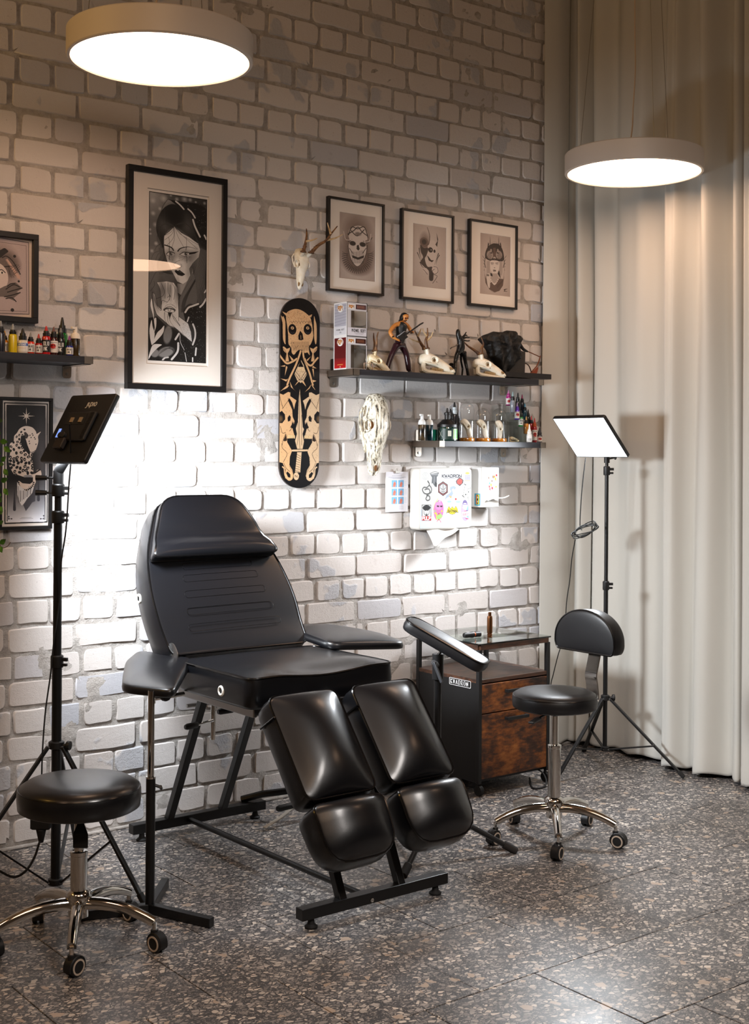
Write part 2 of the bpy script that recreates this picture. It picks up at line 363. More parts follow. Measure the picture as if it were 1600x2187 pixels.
class Cv:
    """canvas; zoom z=(ox,oy,s): a point read at (X,Y) of an enlarged view lies at (ox+X/s, oy+Y/s); T maps that to 0..1 on the surface"""
    def __init__(s, w, h, bg, T=None, z=(0, 0, 1)):
        s.w, s.h, s.T, s.z = w, h, T, z
        s.a = np.zeros((h, w, 3), np.float32); s.a[:] = bg if hasattr(bg, '__len__') else (bg,)*3
        s.rng = np.random.default_rng(5)
    def m(s, p):
        if s.T is None: return (p[0]*s.w, p[1]*s.h)
        u, v = s.T(s.z[0]+p[0]/s.z[2], s.z[1]+p[1]/s.z[2]); return (u*s.w, v*s.h)
    def win(s, P, pad=2):
        xs = [p[0] for p in P]; ys = [p[1] for p in P]
        x0, x1 = max(0, int(min(xs)-pad)), min(s.w, int(max(xs)+pad)+1); y0, y1 = max(0, int(min(ys)-pad)), min(s.h, int(max(ys)+pad)+1)
        if x1 <= x0 or y1 <= y0: return None
        X, Y = np.meshgrid(np.arange(x0, x1)+.5, np.arange(y0, y1)+.5); return x0, x1, y0, y1, X, Y
    def comp(s, wn, M, col):
        x0, x1, y0, y1 = wn[:4]; c = np.array(col if hasattr(col, '__len__') else (col,)*3, np.float32)
        M = M[..., None]; s.a[y0:y1, x0:x1] = s.a[y0:y1, x0:x1]*(1-M) + c*M
    def poly(s, pts, col, a=1., sm=False):
        P = [s.m(p) for p in pts]
        if sm: P = [tuple(q)[:2] for q in catmull([(p[0], p[1], 0) for p in P], 5, True)]
        wn = s.win(P)
        if not wn: return
        X, Y = wn[4], wn[5]; ins = np.zeros(X.shape, bool); k = len(P)
        for i in range(k):
            (x1, y1), (x2, y2) = P[i], P[(i+1) % k]
            if y1 == y2: continue
            ins ^= ((y1 > Y) != (y2 > Y)) & (X < (x2-x1)*(Y-y1)/(y2-y1)+x1)
        s.comp(wn, ins.astype(np.float32)*a, col)
    def line(s, pts, w, col, a=1., sm=True, close=False, taper=False):
        P = [s.m(p) for p in pts]
        if sm and len(P) > 2: P = [tuple(q)[:2] for q in catmull([(p[0], p[1], 0) for p in P], 5, close)]
        if close: P = P+[P[0]]
        wn = s.win(P, w+2)
        if not wn: return
        X, Y = wn[4], wn[5]; D = np.full(X.shape, 1e9); k = len(P)-1
        for i in range(k):
            ax, ay = P[i]; bx, by = P[i+1]; dx, dy = bx-ax, by-ay; L = dx*dx+dy*dy or 1e-6
            t = np.clip(((X-ax)*dx+(Y-ay)*dy)/L, 0, 1); d = np.hypot(X-ax-t*dx, Y-ay-t*dy)
            if taper: d = d + w/2*(i/k)
            D = np.minimum(D, d)
        s.comp(wn, np.clip(w/2-D+.5, 0, 1)*a, col)
    def ell(s, c, rx, ry, col, a=1., soft=0., rot=0.):
        cx, cy = s.m(c); ax, ay = s.m((c[0]+rx, c[1])); bx, by = s.m((c[0], c[1]+ry))
        RX, RY = math.hypot(ax-cx, ay-cy), math.hypot(bx-cx, by-cy); R = max(RX, RY)*(1+soft)
        wn = s.win([(cx-R, cy-R), (cx+R, cy+R)])
        if not wn: return
        X, Y = wn[4]-cx, wn[5]-cy; co, si = math.cos(rot), math.sin(rot)
        d = np.hypot((X*co+Y*si)/max(RX, .3), (-X*si+Y*co)/max(RY, .3))
        M = np.clip((1+soft-d)/(2*soft), 0, 1) if soft else np.clip((1-d)*min(RX, RY)+.5, 0, 1)
        s.comp(wn, (M*a).astype(np.float32), col)
    def dots(s, n, box, col, r=(.5, 1.4), a=1., inside=None):
        for _ in range(n):
            x = s.rng.uniform(box[0], box[2]); y = s.rng.uniform(box[1], box[3]); q = s.m((x, y))
            if not (0 <= q[0] < s.w and 0 <= q[1] < s.h): continue
            if inside is not None and not inside(s.a[int(q[1]), int(q[0])].mean()): continue
            rr = s.rng.uniform(*r); wn = s.win([q], rr+1)
            if wn: s.comp(wn, (np.clip(rr-np.hypot(wn[4]-q[0], wn[5]-q[1])+.5, 0, 1)*a).astype(np.float32), col)
    def text(s, t, x, y, hgt, wid, w, col, italic=0.):
        """baseline-left (x,y), letter height and total width in the canvas's own units"""
        k = len(t); cw = wid/k
        for i, ch in enumerate(t):
            for st in FONT.get(ch, FONT.get(ch.upper(), '')).split('|'):
                if not st: continue
                pp = [tuple(map(float, q.split(','))) for q in st.split()]
                s.line([(x+cw*(i+.76*a/4)+italic*hgt*b/6, y-hgt*b/6) for a, b in pp], w, col, sm=False)
    def grain(s, amt):
        s.a += s.rng.normal(0, amt, s.a.shape[:2])[..., None].astype(np.float32)
    def mat(s, name, rough=.6, **kw):
        im = bpy.data.images.new(name, s.w, s.h); A = np.ones((s.h, s.w, 4), np.float32); A[..., :3] = np.clip(s.a, 0, 1)[::-1]
        im.pixels.foreach_set(A.ravel()); im.pack()
        t = NT(name); n = t.add('TexImage'); n.image = im; n.extension = 'EXTEND'
        uv = t.add('UVMap'); t.link(uv.outputs[0], n.inputs[0])
        return t.out(n.outputs[0], rough, **kw)
def uvquad(name, mat, parent, P, **props):
    """flat sheet with corners P = bottom-left, bottom-right, top-right, top-left"""
    off = wt(parent); me = bpy.data.meshes.new(name); me.from_pydata([tuple(Vector(p)-off) for p in P], [], [(0, 1, 2, 3)])
    uv = me.uv_layers.new(name='UVMap')
    for i, c in enumerate(((0, 0), (1, 0), (1, 1), (0, 1))): uv.data[i].uv = c
    me.materials.append(mat); o = bpy.data.objects.new(name, me); COL.objects.link(o); o.parent = parent
    for k, v in props.items(): o[k] = v
    return o
def wall_T(x0, x1, z0, z1, off=.02):
    def T(a, b):
        p = py(a, b, WALL-off); return ((p.x-x0)/(x1-x0), (z1-p.z)/(z1-z0))
    return T
# ================================================================ the room
X0, X1, Y0, Z1 = -2.4, 5.05, -3.2, 5.0
def struct(o): o['kind'] = 'structure'; return o
struct(MB().box((X0, Y0, -.15), (X1, WALL+.3, -.012)).build('floor', terrazzo_m, None, False))
FLOOR = bpy.data.objects['floor']
# terrazzo slabs 40 x 40 cm in running bond; joints recessed
rng = random.Random(3); slab_meshes = {}
def slab_mesh(w, d):
    k = (round(w, 3), round(d, 3))
    if k not in slab_meshes:
        me = bpy.data.meshes.new('floor_tile'); b = MB().box((0, 0, -.03), (w, d, 0), c=.0012)
        me.from_pydata(b.v, [], b.f); me.materials.append(terrazzo_m); slab_meshes[k] = me
    return slab_meshes[k]
J = .0028; rest = MB()
cells = []
for r in range(-13, 6):
    ya = 2.16+.4*r; yb = min(ya+.4, WALL+.02); off = 2.585 if r % 2 == 0 else 2.783
    if ya >= yb or ya < Y0: continue
    for c in range(-13, 7):
        xa = max(off+.403*c, X0); xb = min(off+.403*(c+1), X1)
        if xb-xa < .02: continue
        cells.append((xa, xb, ya, yb))
for xa, xb, ya, yb in cells:
    near = xa > .75 and ya > 1.1 and ya < WALL
    if near:
        o = bpy.data.objects.new('floor_tile', slab_mesh(xb-xa-J, yb-ya-J)); COL.objects.link(o); o.parent = FLOOR
        o.location = (xa+J/2, ya+J/2, rng.uniform(-.0006, .0004))
    else: rest.box((xa+J/2, ya+J/2, -.03), (xb-J/2, yb-J/2, 0))
rest.build('outer_floor_tiles', terrazzo_m, FLOOR, False, kind='stuff')

# brick wall: recessed rough mortar bed, then the bricks on it
def mortar():
    nx, nz = 250, 300; xa, xb = 1.2, X1
    X = np.linspace(xa, xb, nx); Z = np.linspace(-.02, 4.0, nz)
    g = np.random.default_rng(11); N = g.normal(0, 1, (nz, nx))
    for _ in range(2): N = (N+np.roll(N, 1, 0)+np.roll(N, 1, 1)+np.roll(N, -1, 0)+np.roll(N, -1, 1))/5
    N = N/N.std()
    Bb = g.normal(0, 1, (nz//12+2, nx//12+2)); B = np.kron(Bb, np.ones((12, 12)))[:nz, :nx]
    for _ in range(12): B = (B+np.roll(B, 1, 0)+np.roll(B, 1, 1)+np.roll(B, -1, 0)+np.roll(B, -1, 1))/5
    Y = WALL+.0062+N*.0015-np.clip(B/B.std(), -1, 2)*.0030
    V = np.stack(np.broadcast_arrays(X[None], Y, Z[:, None]), -1).reshape(-1, 3)
    idx = np.arange(nz*nx).reshape(nz, nx)
    F = np.stack([idx[:-1, :-1], idx[:-1, 1:], idx[1:, 1:], idx[1:, :-1]], -1).reshape(-1, 4)
    m = MB(); m.v = [tuple(map(float, v)) for v in V]; m.f = [tuple(map(int, f)) for f in F]
    m.box((X0, WALL+.03, -.15), (X1+.2, WALL+.3, Z1+.1)); m.box((X0, WALL, -.1), (1.2, WALL+.05, Z1)); m.box((1.2, WALL, 4.0), (X1, WALL+.05, Z1))
    return m
WB = struct(mortar().build('wall_back', mortar_m, None, True, ang=60))
def brick_shape(w, h, rg):
    """irregular brick face in the xz plane, front towards -y; 40 triangles"""
    c = [min(rg.choice([.005, .007, .010, .013, .019]), h*.3) for _ in range(4)]
    a, b = w/2, h/2; j = lambda s: rg.uniform(-s, s); P = []
    def corner(x, z, dx, dz, r): return [(x+dx*r, z), (x+dx*r*.26, z+dz*r*.26), (x, z+dz*r)]
    P += [p for p in corner(-a, -b, 1, 1, c[0])][::-1]+[(j(w*.15), -b+j(.003))]+[p for p in corner(a, -b, -1, 1, c[1])]+[p for p in corner(a, b, -1, -1, c[2])][::-1]+[(j(w*.15), b+j(.003))]+[p for p in corner(-a, b, 1, -1, c[3])]
    chip = rg.random()
    if chip < .16: i = rg.choice([1, 5, 8, 12]); P[i] = (P[i][0]*.88, P[i][1]*.62)
    P = [(x+j(.0018), z+j(.0018)) for x, z in P]
    R = []
    for s, y in ((.0050, 0), (-.0005, .0095)):
        R.append([(x-math.copysign(min(s, abs(x)), x), y, z-math.copysign(min(s, abs(z)*.9), z)) for x, z in P])
    m = MB(); n = len(P)
    for r in R: m.v += r
    m.f = [tuple(range(n))] + [(i, n+i, n+(i+1) % n, (i+1) % n) for i in range(n)]
    return m
rg = random.Random(21); variants = {'s': [brick_shape(.2555, .0895, rg) for _ in range(26)], 'h': [brick_shape(.1235, .0895, rg) for _ in range(26)]}
vm = {}
for k, L in variants.items():
    vm[k] = []
    for b in L:
        me = bpy.data.meshes.new('brick'); me.from_pydata(b.v, [], b.f); me.materials.append(brick_m); me.shade_smooth(); me.polygons[0].use_smooth = False; vm[k].append(me)
places = []
def proj(p):
    v = Vector(p)-EYE; t = v.dot(_f); return CX+FPX*v.dot(_R)/t, CY-FPX*v.dot(_U)/t, t
for r in range(0, 39):
    z = .067+.1001*r; kind = 'h' if r % 2 == 0 else 's'; pitch = .1357 if kind == 'h' else .2675; base = 2.935 if kind == 'h' else 2.89
    jit = rg.uniform(-.006, .006)
    for i in range(-14, 16):
        x = base+pitch*(i+.5)+jit
        if x < 1.25 or x > X1-.03: continue
        q = proj((x, WALL, z)); s = (1e6 if -20 < q[0] < 1185 and -20 < q[1] < 1840 else 0)+(2 if kind == 's' else 1)/q[2]**2
        places.append((s, x+rg.uniform(-.004, .004), z+rg.uniform(-.003, .003), kind))
places.sort(reverse=True)
restb = MB()
for n, (s, x, z, kind) in enumerate(places):
    vi = rg.randrange(26); rot = rg.uniform(-.012, .012); fl = rg.choice([0, PI])
    yy = WALL-.0005+rg.uniform(-.0014, .0014); M = Matrix.Translation((x, yy, z)) @ Matrix.Rotation(rot+fl, 4, 'Y') @ Matrix.Rotation(rg.uniform(-.005, .005), 4, 'Z')
    if n < 298:
        o = bpy.data.objects.new('brick', vm[kind][vi]); COL.objects.link(o); o.parent = WB; o.matrix_local = M
    else: restb.add(variants[kind][vi].v, variants[kind][vi].f, M)
restb.build('smaller_bricks', brick_m, WB, True, ang=25, kind='stuff')

struct(MB().box((X1, Y0, -.15), (X1+.2, WALL+.3, Z1)).build('wall_right', dark_wall, None, False))
struct(MB().box((X0-.2, Y0, -.15), (X0, WALL+.3, Z1)).build('wall_left', plaster, None, False))
struct(MB().box((X0-.2, Y0-.2, -.15), (X1+.2, Y0, Z1)).build('wall_front', plaster, None, False))
struct(MB().box((X0-.2, Y0-.2, Z1), (X1+.2, WALL+.3, Z1+.15)).build('ceiling', dark_ceiling, None, False))
# plastered slanting rib where the brickwork meets the roof, seen at the very top beside the curtain
a, b = py(1120, -62), py(1186, 48)
rib = MB(); rib.bar(a+Vector((.05, -.006, .05)), b+Vector((.05, -.006, .05)), .10, .02, (0, 1, 0)); struct(rib.build('trim_1', plaster, None, False, .01))
struct(MB().box((1.2, WALL-.006, 0), (X1, WALL+.02, .012)).build('baseboard_back', mortar_m, None, False, .004))

# ---------------------------------------------------------------- curtains
def curtain(name, ctrl, label, z0=.022, z1=4.9):
    name_ok = len(ctrl) > 12
    """ctrl: (y, x) plan points of the cloth, running away from the wall"""
    P = catmull([(x, y, 0) for y, x in ctrl], 7); m = MB(); n = len(P); rows = [z0, z0+.012, z0+.07, z0+.078, .35, .8, 1.4, 2.1, 2.8, 3.5, 4.2, z1]
    for i, z in enumerate(rows):
        for j, p in enumerate(P):
            f = 1 if p.x < 4.74 else (1.05+.3*min(1, max(0, (z-.9)/1.6)))*(1+.08*math.sin(j*.21+z*.9)); xm = 4.80
            sw = (.012*math.sin(z*1.1+j*.05) if name_ok else 0)+.013*min(1, max(0, (z-1.5)/1.2))*math.sin(p.y*46+1.)
            m.v.append((xm+(p.x-xm)*f+sw+(-.0015 if i in (0, 1, 2) else 0), p.y+.006*math.sin(z*1.7+j*.13), z+(.006*math.sin(j*.35) if i < 4 else 0)))
    for i in range(len(rows)-1):
        for j in range(n-1): a = i*n+j; m.f.append((a, a+1, a+n+1, a+n))
    o = m.build(name, curtain_m, None, True, ang=180); so = o.modifiers.new('cloth', 'SOLIDIFY'); so.thickness = .003; so.offset = 1
    tag(o, label, 'curtain', 'floor length curtains'); return o
def folds(ys, xs): return list(zip(ys, xs))
R_, V_ = 4.765, 4.835
curtain('curtain', [(4.50, 4.52), (4.49, 4.56), (4.47, 4.63), (4.44, 4.685)] if False else
        [(4.49, 4.555), (4.475, 4.60), (4.465, 4.66), (4.475, 4.72), (4.50, 4.775), (4.47, 4.80), (4.442, 4.775), (4.43, 4.76), (4.415, 4.77), (4.395, 4.815)],
        'narrow pale grey curtain gathered against the end of the brick wall')
yx = [(4.385, 4.83), (4.355, 4.785), (4.30, 4.80), (4.235, 4.815), (4.17, 4.80), (4.11, 4.782), (4.04, 4.792), (3.965, 4.825), (3.915, 4.842), (3.893, 4.79), (3.865, 4.745), (3.825, 4.742), (3.79, 4.80), (3.755, 4.825), (3.715, 4.79), (3.68, 4.748), (3.635, 4.752), (3.59, 4.825), (3.555, 4.835), (3.52, 4.79), (3.485, 4.77), (3.462, 4.832), (3.44, 4.755), (3.38, 4.742)]
ys = [p[0] for p in yx]; xs = [p[1] for p in yx]
rr = random.Random(5); y = 3.30; k = 0
while y > 2.5:
    ys.append(y); xs.append(4.75 if k % 2 else 4.835); y -= rr.uniform(.07, .11); k += 1
curtain('curtain', folds(ys, xs), 'wide pale grey curtain in soft folds behind the lit panel')

# ---------------------------------------------------------------- pendant lamps
def pendant(c, label, rot=0.):
    t = thing('pendant_lamp', label, 'lamp', c, 'round white pendant lamps')
    r, h = .30, .092; b = MB(); c = Vector(c)
    prof = [(.27, h-.004), (r-.004, h-.004), (r, h-.008), (r, .004), (r-.003, 0), (r-.012, 0), (r-.014, .005), (r-.014, .012), (.27, .012)]
    n = 72; R = [[c+Vector((math.cos(2*PI*j/n)*q, math.sin(2*PI*j/n)*q, z)) for j in range(n)] for q, z in prof]
    b.rings(R, None, False, True); b.lathe([(.29, h-.012), (.29, h-.004)], 72, None, c)
    b.build('housing', flat('lamp_white', 'd9cfc4', .45), t, True)
    MB().lathe([(r-.0135, .006), (r-.0135, .012)], 72, None, c).build('diffuser', lamp_face, t, True)
    top = Vector((c.x, c.y, Z1-.02))
    for k in range(3):
        a = rot+k*2*PI/3; p = c+Vector((math.cos(a)*.235, math.sin(a)*.235, h-.004)); q = top+Vector((math.cos(a)*.05, math.sin(a)*.05, 0))
        MB().cyl(p, q, .0011, n=6).build('suspension_wire', steel, t); MB().cyl(p, p+Vector((0, 0, .012)), .006, n=10).build('wire_clamp', steel, t)
    pts = [c+Vector((-.06, -.03, h-.004)), c+Vector((-.045, -.02, h+.04)), c+Vector((-.01, 0, h+.12))]+[c+Vector((.006*math.sin(i*2.2), .006*math.cos(i*1.7), h+.2+i*.16)) for i in range(13)]
    MB().tube(catmull(pts, 3), .0028, 6).build('power_cord', flat('cord_beige', 'c9b39a', .5), t)
    MB().lathe([(.07, 0), (.07, .022)], 24, None, top-Vector((0, 0, 0))).build('ceiling_rose', flat('lamp_white', 'd9cfc4', .45), t)
    return t
pendant((2.002, 3.71, 2.735), 'large round white pendant lamp glowing in front of the upper left bricks', .6)
pendant((4.335, 3.72, 2.70), 'round white pendant lamp glowing in front of the curtain', 2.4)
pendant((4.02, 1.22, 2.72), 'round white pendant lamp nearest the camera, seen only mirrored in the tall picture', 1.1)
pendant((-.35, 2.3, 2.72), 'round white pendant lamp to the left, outside the photo', .2)
# ================================================================ treatment chair
CH = thing('treatment_chair', 'black leather reclining treatment chair with split leg pads on a black steel frame', 'chair', (2.53, 3.75, 0))
Mz = frame((2.53, 3.745, .628), (1, 0, 0), (0, 1, 0), (0, 0, 1))
def seat_warp(x, y, z):
    t = z/.102
    z += t*(.020*math.exp(-((y+.06)/.16)**2)*math.exp(-(x/.33)**4)*0 - .016*math.exp(-(x/.13)**2)*math.exp(-((y+.20)/.07)**2) + .012*(math.exp(-((abs(x)-.2)/.07)**2))*math.exp(-((y+.15)/.09)**2))
    return z + .012*(y+.25)*0
seat = cushion('seat', [(-.298, -.245), (.298, -.245), (.298, .25), (-.298, .25)], .100, Mz, leather, CH, .010, .006, .045, True, seat_warp)
vb = Vector((0, .545, .838)); nb = Vector((0, -.838, .545))
Mb = frame(Vector((2.523, 4.012, .742))-nb*.12, (1, 0, 0), vb, nb)
def back_warp(x, y, z):
    t = z/.12
    return z - t*.006*math.exp(-((y-.1)/.06)**2)
back = cushion('backrest', [(-.296, 0), (.292, 0), (.305, .22), (.275, .40), (.158, .635), (-.178, .635), (-.285, .40), (-.312, .22)], .12, Mb, leather, CH, .006, .010, [.03, .03, .1, .1, .07, .07, .1, .1], True, back_warp)
# stitched channels pressed into the backrest
for i, v in enumerate((.10, .165, .235, .30, .35)):
    w = .20-.012*i; pts = rpoly([(-w, v-.016), (w, v-.012), (w, v+.016), (-w, v+.012)], .014, 4)
    MB().tube([Mb @ Vector((x, y, .1278-.0050*(x/.3)**2)) for x, y in densify(pts, .03)], .0007, 5, close=True).build('stitched_channel', pipe_m, back)
Mh = frame(Mb @ Vector((-.012, .372, .124)), (1, 0, 0), vb, nb)
def head_warp(x, y, z): return z + (z/.038)*(.014*math.exp(-((y-.035)/.045)**2) - .012*math.exp(-((y-.09)/.04)**2))
cushion('head_pad', [(-.272, 0), (.272, 0), (.170, .262), (-.158, .262)], .038, Mh, leather, CH, .008, .004, [.02, .02, .07, .07], True, head_warp)
wd = Vector((0, -.636, -.771)); nl = Vector((0, -.771, .636))
def lw(x, y, z): return z
for xc, s in ((2.365, -1), (2.695, 1)):
    Ml = frame(Vector((xc, 3.395, .694))-nl*.10, (1, 0, 0), -wd, nl)
    lp = cushion('leg_pad', [(-.134, -.362), (.134, -.362), (.134, 0), (-.134, 0)], .088, Ml, leather, CH, .046, .006, .035, bar=.92, dome=4)
    MB().tube([Ml @ Vector((x, -.075+.012*(1-z/.1), z)) for x, z in ((-.141, .098), (-.1415, .05), (-.141, .004))], .0035, 6).build('seam', pipe_m, lp)
    Mf = frame(Vector((xc, 3.150, .402))-nl*.112, (1, 0, 0), -wd, nl)
    def fw_(x, y, z): return z + (.012 if z > .08 else 0)*math.exp(-((y+.03)/.05)**2) - .02*max(0, (-y-.10)/.08)**2*(z/.11)
    cushion('foot_pad', [(-.130, -.182), (.130, -.182), (.134, 0), (-.134, 0)], .095, Mf, leather, CH, .040, .008, [.085, .085, .03, .03], True, fw_, bar=.8)
    fr = MB(); fr.bar(Ml @ Vector((0, .01, -.012)), Mf @ Vector((0, -.12, -.012)), .05, .02, nl); fr.build('leg_pad_rail', black_metal, CH, False, .002)
def grommet(p, n, r=.0135):
    n = Vector(n).normalized(); q = n.to_track_quat('Z', 'Y').to_matrix(); m = MB()
    m.tube([Vector(p)+q @ Vector((math.cos(2*PI*i/20)*r, math.sin(2*PI*i/20)*r, 0)) for i in range(20)], .0052, 8, close=True)
    o = m.build('air_grommet', flat('white_grommet', 'e9e6de', .35), CH); o['label'] = 'white plastic ring'
    MB().cyl(Vector(p)-n*.002, Vector(p)+n*.002, r*.75, n=16).build('grommet_hole', rubber, o)
grommet((2.2105, 4.232, .925), (-1, 0, 0)); grommet((2.2275, 3.676, .668), (-1, 0, 0))
# armrests
def arm_pad(pts, z, sl, lab):
    cx = sum(p[0] for p in pts)/len(pts); cy = sum(p[1] for p in pts)/len(pts)
    return cushion('armrest', [(a-cx, b-cy) for a, b in pts], .024, frame((cx, cy, z), (1, 0, 0), (0, 1, 0), (0, 0, 1)), leather, CH, .018, .004, [.05]*len(pts), False, lambda x, y, q: q+sl[0]*x+sl[1]*y, bar=.3, dome=3)
arm_pad([(1.925, 3.80), (2.01, 3.61), (2.30, 4.0), (2.225, 4.26), (2.10, 4.12)], .690, (.07, .02), 'l')
arm_pad([(2.80, 3.84), (3.13, 3.80), (3.15, 3.96), (3.03, 4.20), (2.82, 4.22)], .734, (-.05, .07), 'r')
fm = MB(); fm.tube([(2.11, 3.93, .672), (2.11, 3.93, .60)], .008, 10); fm.tube([(2.24, 3.95, .615), (2.11, 3.93, .615)], .008, 8)
fm.build('armrest_rod', chrome, CH)
MB().tube([(2.95, 4.0, .72), (2.90, 4.0, .64), (2.80, 3.98, .61)], .009, 10).build('armrest_rod', chrome, CH)
kn = MB(); kn.cyl((2.112, 3.915, .632), (2.122, 3.885, .632), .012, n=8); kn.lathe([(.017, 0), (.019, .006), (.017, .014), (.008, .016)], 10, frame((2.124, 3.88, .632), (0, 0, 1), (1, 0, 0), (.3, -.95, 0)))
kn.build('clamp_knob', black_plastic, CH)
# steel frame: seat tray, X legs, floor bars, long tie rod
MB().box((2.27, 3.53, .600), (2.79, 3.985, .626), c=.004).build('seat_tray', steel, CH, False)
MB().box((2.262, 3.53, .596), (2.278, 4.03, .626), c=.003).build('side_rail', steel, CH, False)
bk = MB(); bk.prism(rpoly([(-.03, -.04), (.05, -.03), (.06, .03), (0, .055), (-.04, .02)], .02), 0, .004, frame((2.232, 4.02, .735), (0, 1, 0), (0, 0, 1), (1, 0, 0))); bk.build('hinge_plate', steel, CH)
for x in (2.395, 2.632):
    MB().bar((x, 4.33, .06), (x, 4.06, .60), .028, .028).build('leg', black_metal, CH, False, .002)
    MB().bar((x, 3.22, .06), (x, 3.475, .60), .028, .028).build('leg', black_metal, CH, False, .002)
for y in (4.33, 3.222):
    fb = MB().box((2.235, y-.019, .032), (2.825, y+.019, .068)); o = fb.build('floor_bar', black_metal, CH, False, .002)
    for x in (2.28, 2.785):
        MB().lathe([(.020, 0), (.021, .006), (.012, .013), (.009, .032)], 18, None, (x, y, 0)).build('levelling_foot', rubber, o)
    if y < 4: MB().cyl((2.50, y-.019, .045), (2.50, y-.025, .045), .007, n=6).build('bolt', chrome, o)
MB().cyl((2.475, 4.31, .05), (2.50, 3.24, .05), .0105, n=12).build('tie_rod', black_metal, CH)
MB().cyl((2.30, 4.03, .475), (2.30, 4.03, .475+.001), .001, n=4)
hd = MB(); hd.cyl((2.30, 4.02, .478), (2.42, 4.05, .483), .0055, n=8); hd.build('lever_rod', chrome, CH)
MB().lathe([(.009, 0), (.012, .006), (.0115, .05), (.008, .06)], 12, frame((2.345, 4.032, .48), (0, 0, 1), (0, 1, 0), (-1, -.2, 0))).build('lever_grip', black_plastic, CH)
MB().cyl((2.395, 4.2, .515), (2.632, 4.2, .515), .007, n=10).build('cross_rod', steel, CH)
MB().lathe([(.008, 0), (.012, .01), (.012, .055), (.009, .07)], 12, frame((2.47, 4.1, .50), (0, 0, 1), (0, 1, 0), (1, -.15, .05))).build('lever_grip', black_plastic, CH)
MB().cyl((2.45, 4.10, .58), (2.45, 4.10, .40), .009, n=12).build('piston_rod', chrome, CH)
pg = MB(); pg.tube([(2.74, 4.36, .075), (2.80, 4.30, .10), (2.93, 4.22, .115), (3.05, 4.15, .115)], .014, 8); pg.build('pedal', black_metal, CH)
pg = MB(); pg.lathe([(.010, 0), (.013, .01), (.012, .07), (.009, .08)], 12, frame((2.78, 4.16, .075), (0, 0, 1), (-.2, 1, 0), (1, -.2, .1))); pg.build('pedal_grip', black_plastic, CH)
MB().tube([(2.72, 4.16, .012), (2.80, 4.17, .035), (2.88, 4.17, .075), (2.98, 4.17, .10)], .006, 6, prof=[(-1.6, -.3), (1.6, -.3), (1.6, .3), (-1.6, .3)]).build('strap', flat('grey_strap', 'b9b2a8', .6), CH)
MB().tube([(2.60, 3.52, .60), (2.585, 3.5, .52), (2.60, 3.5, .44), (2.61, 3.49, .36)], .0013, 5).build('release_cable', steel, CH)

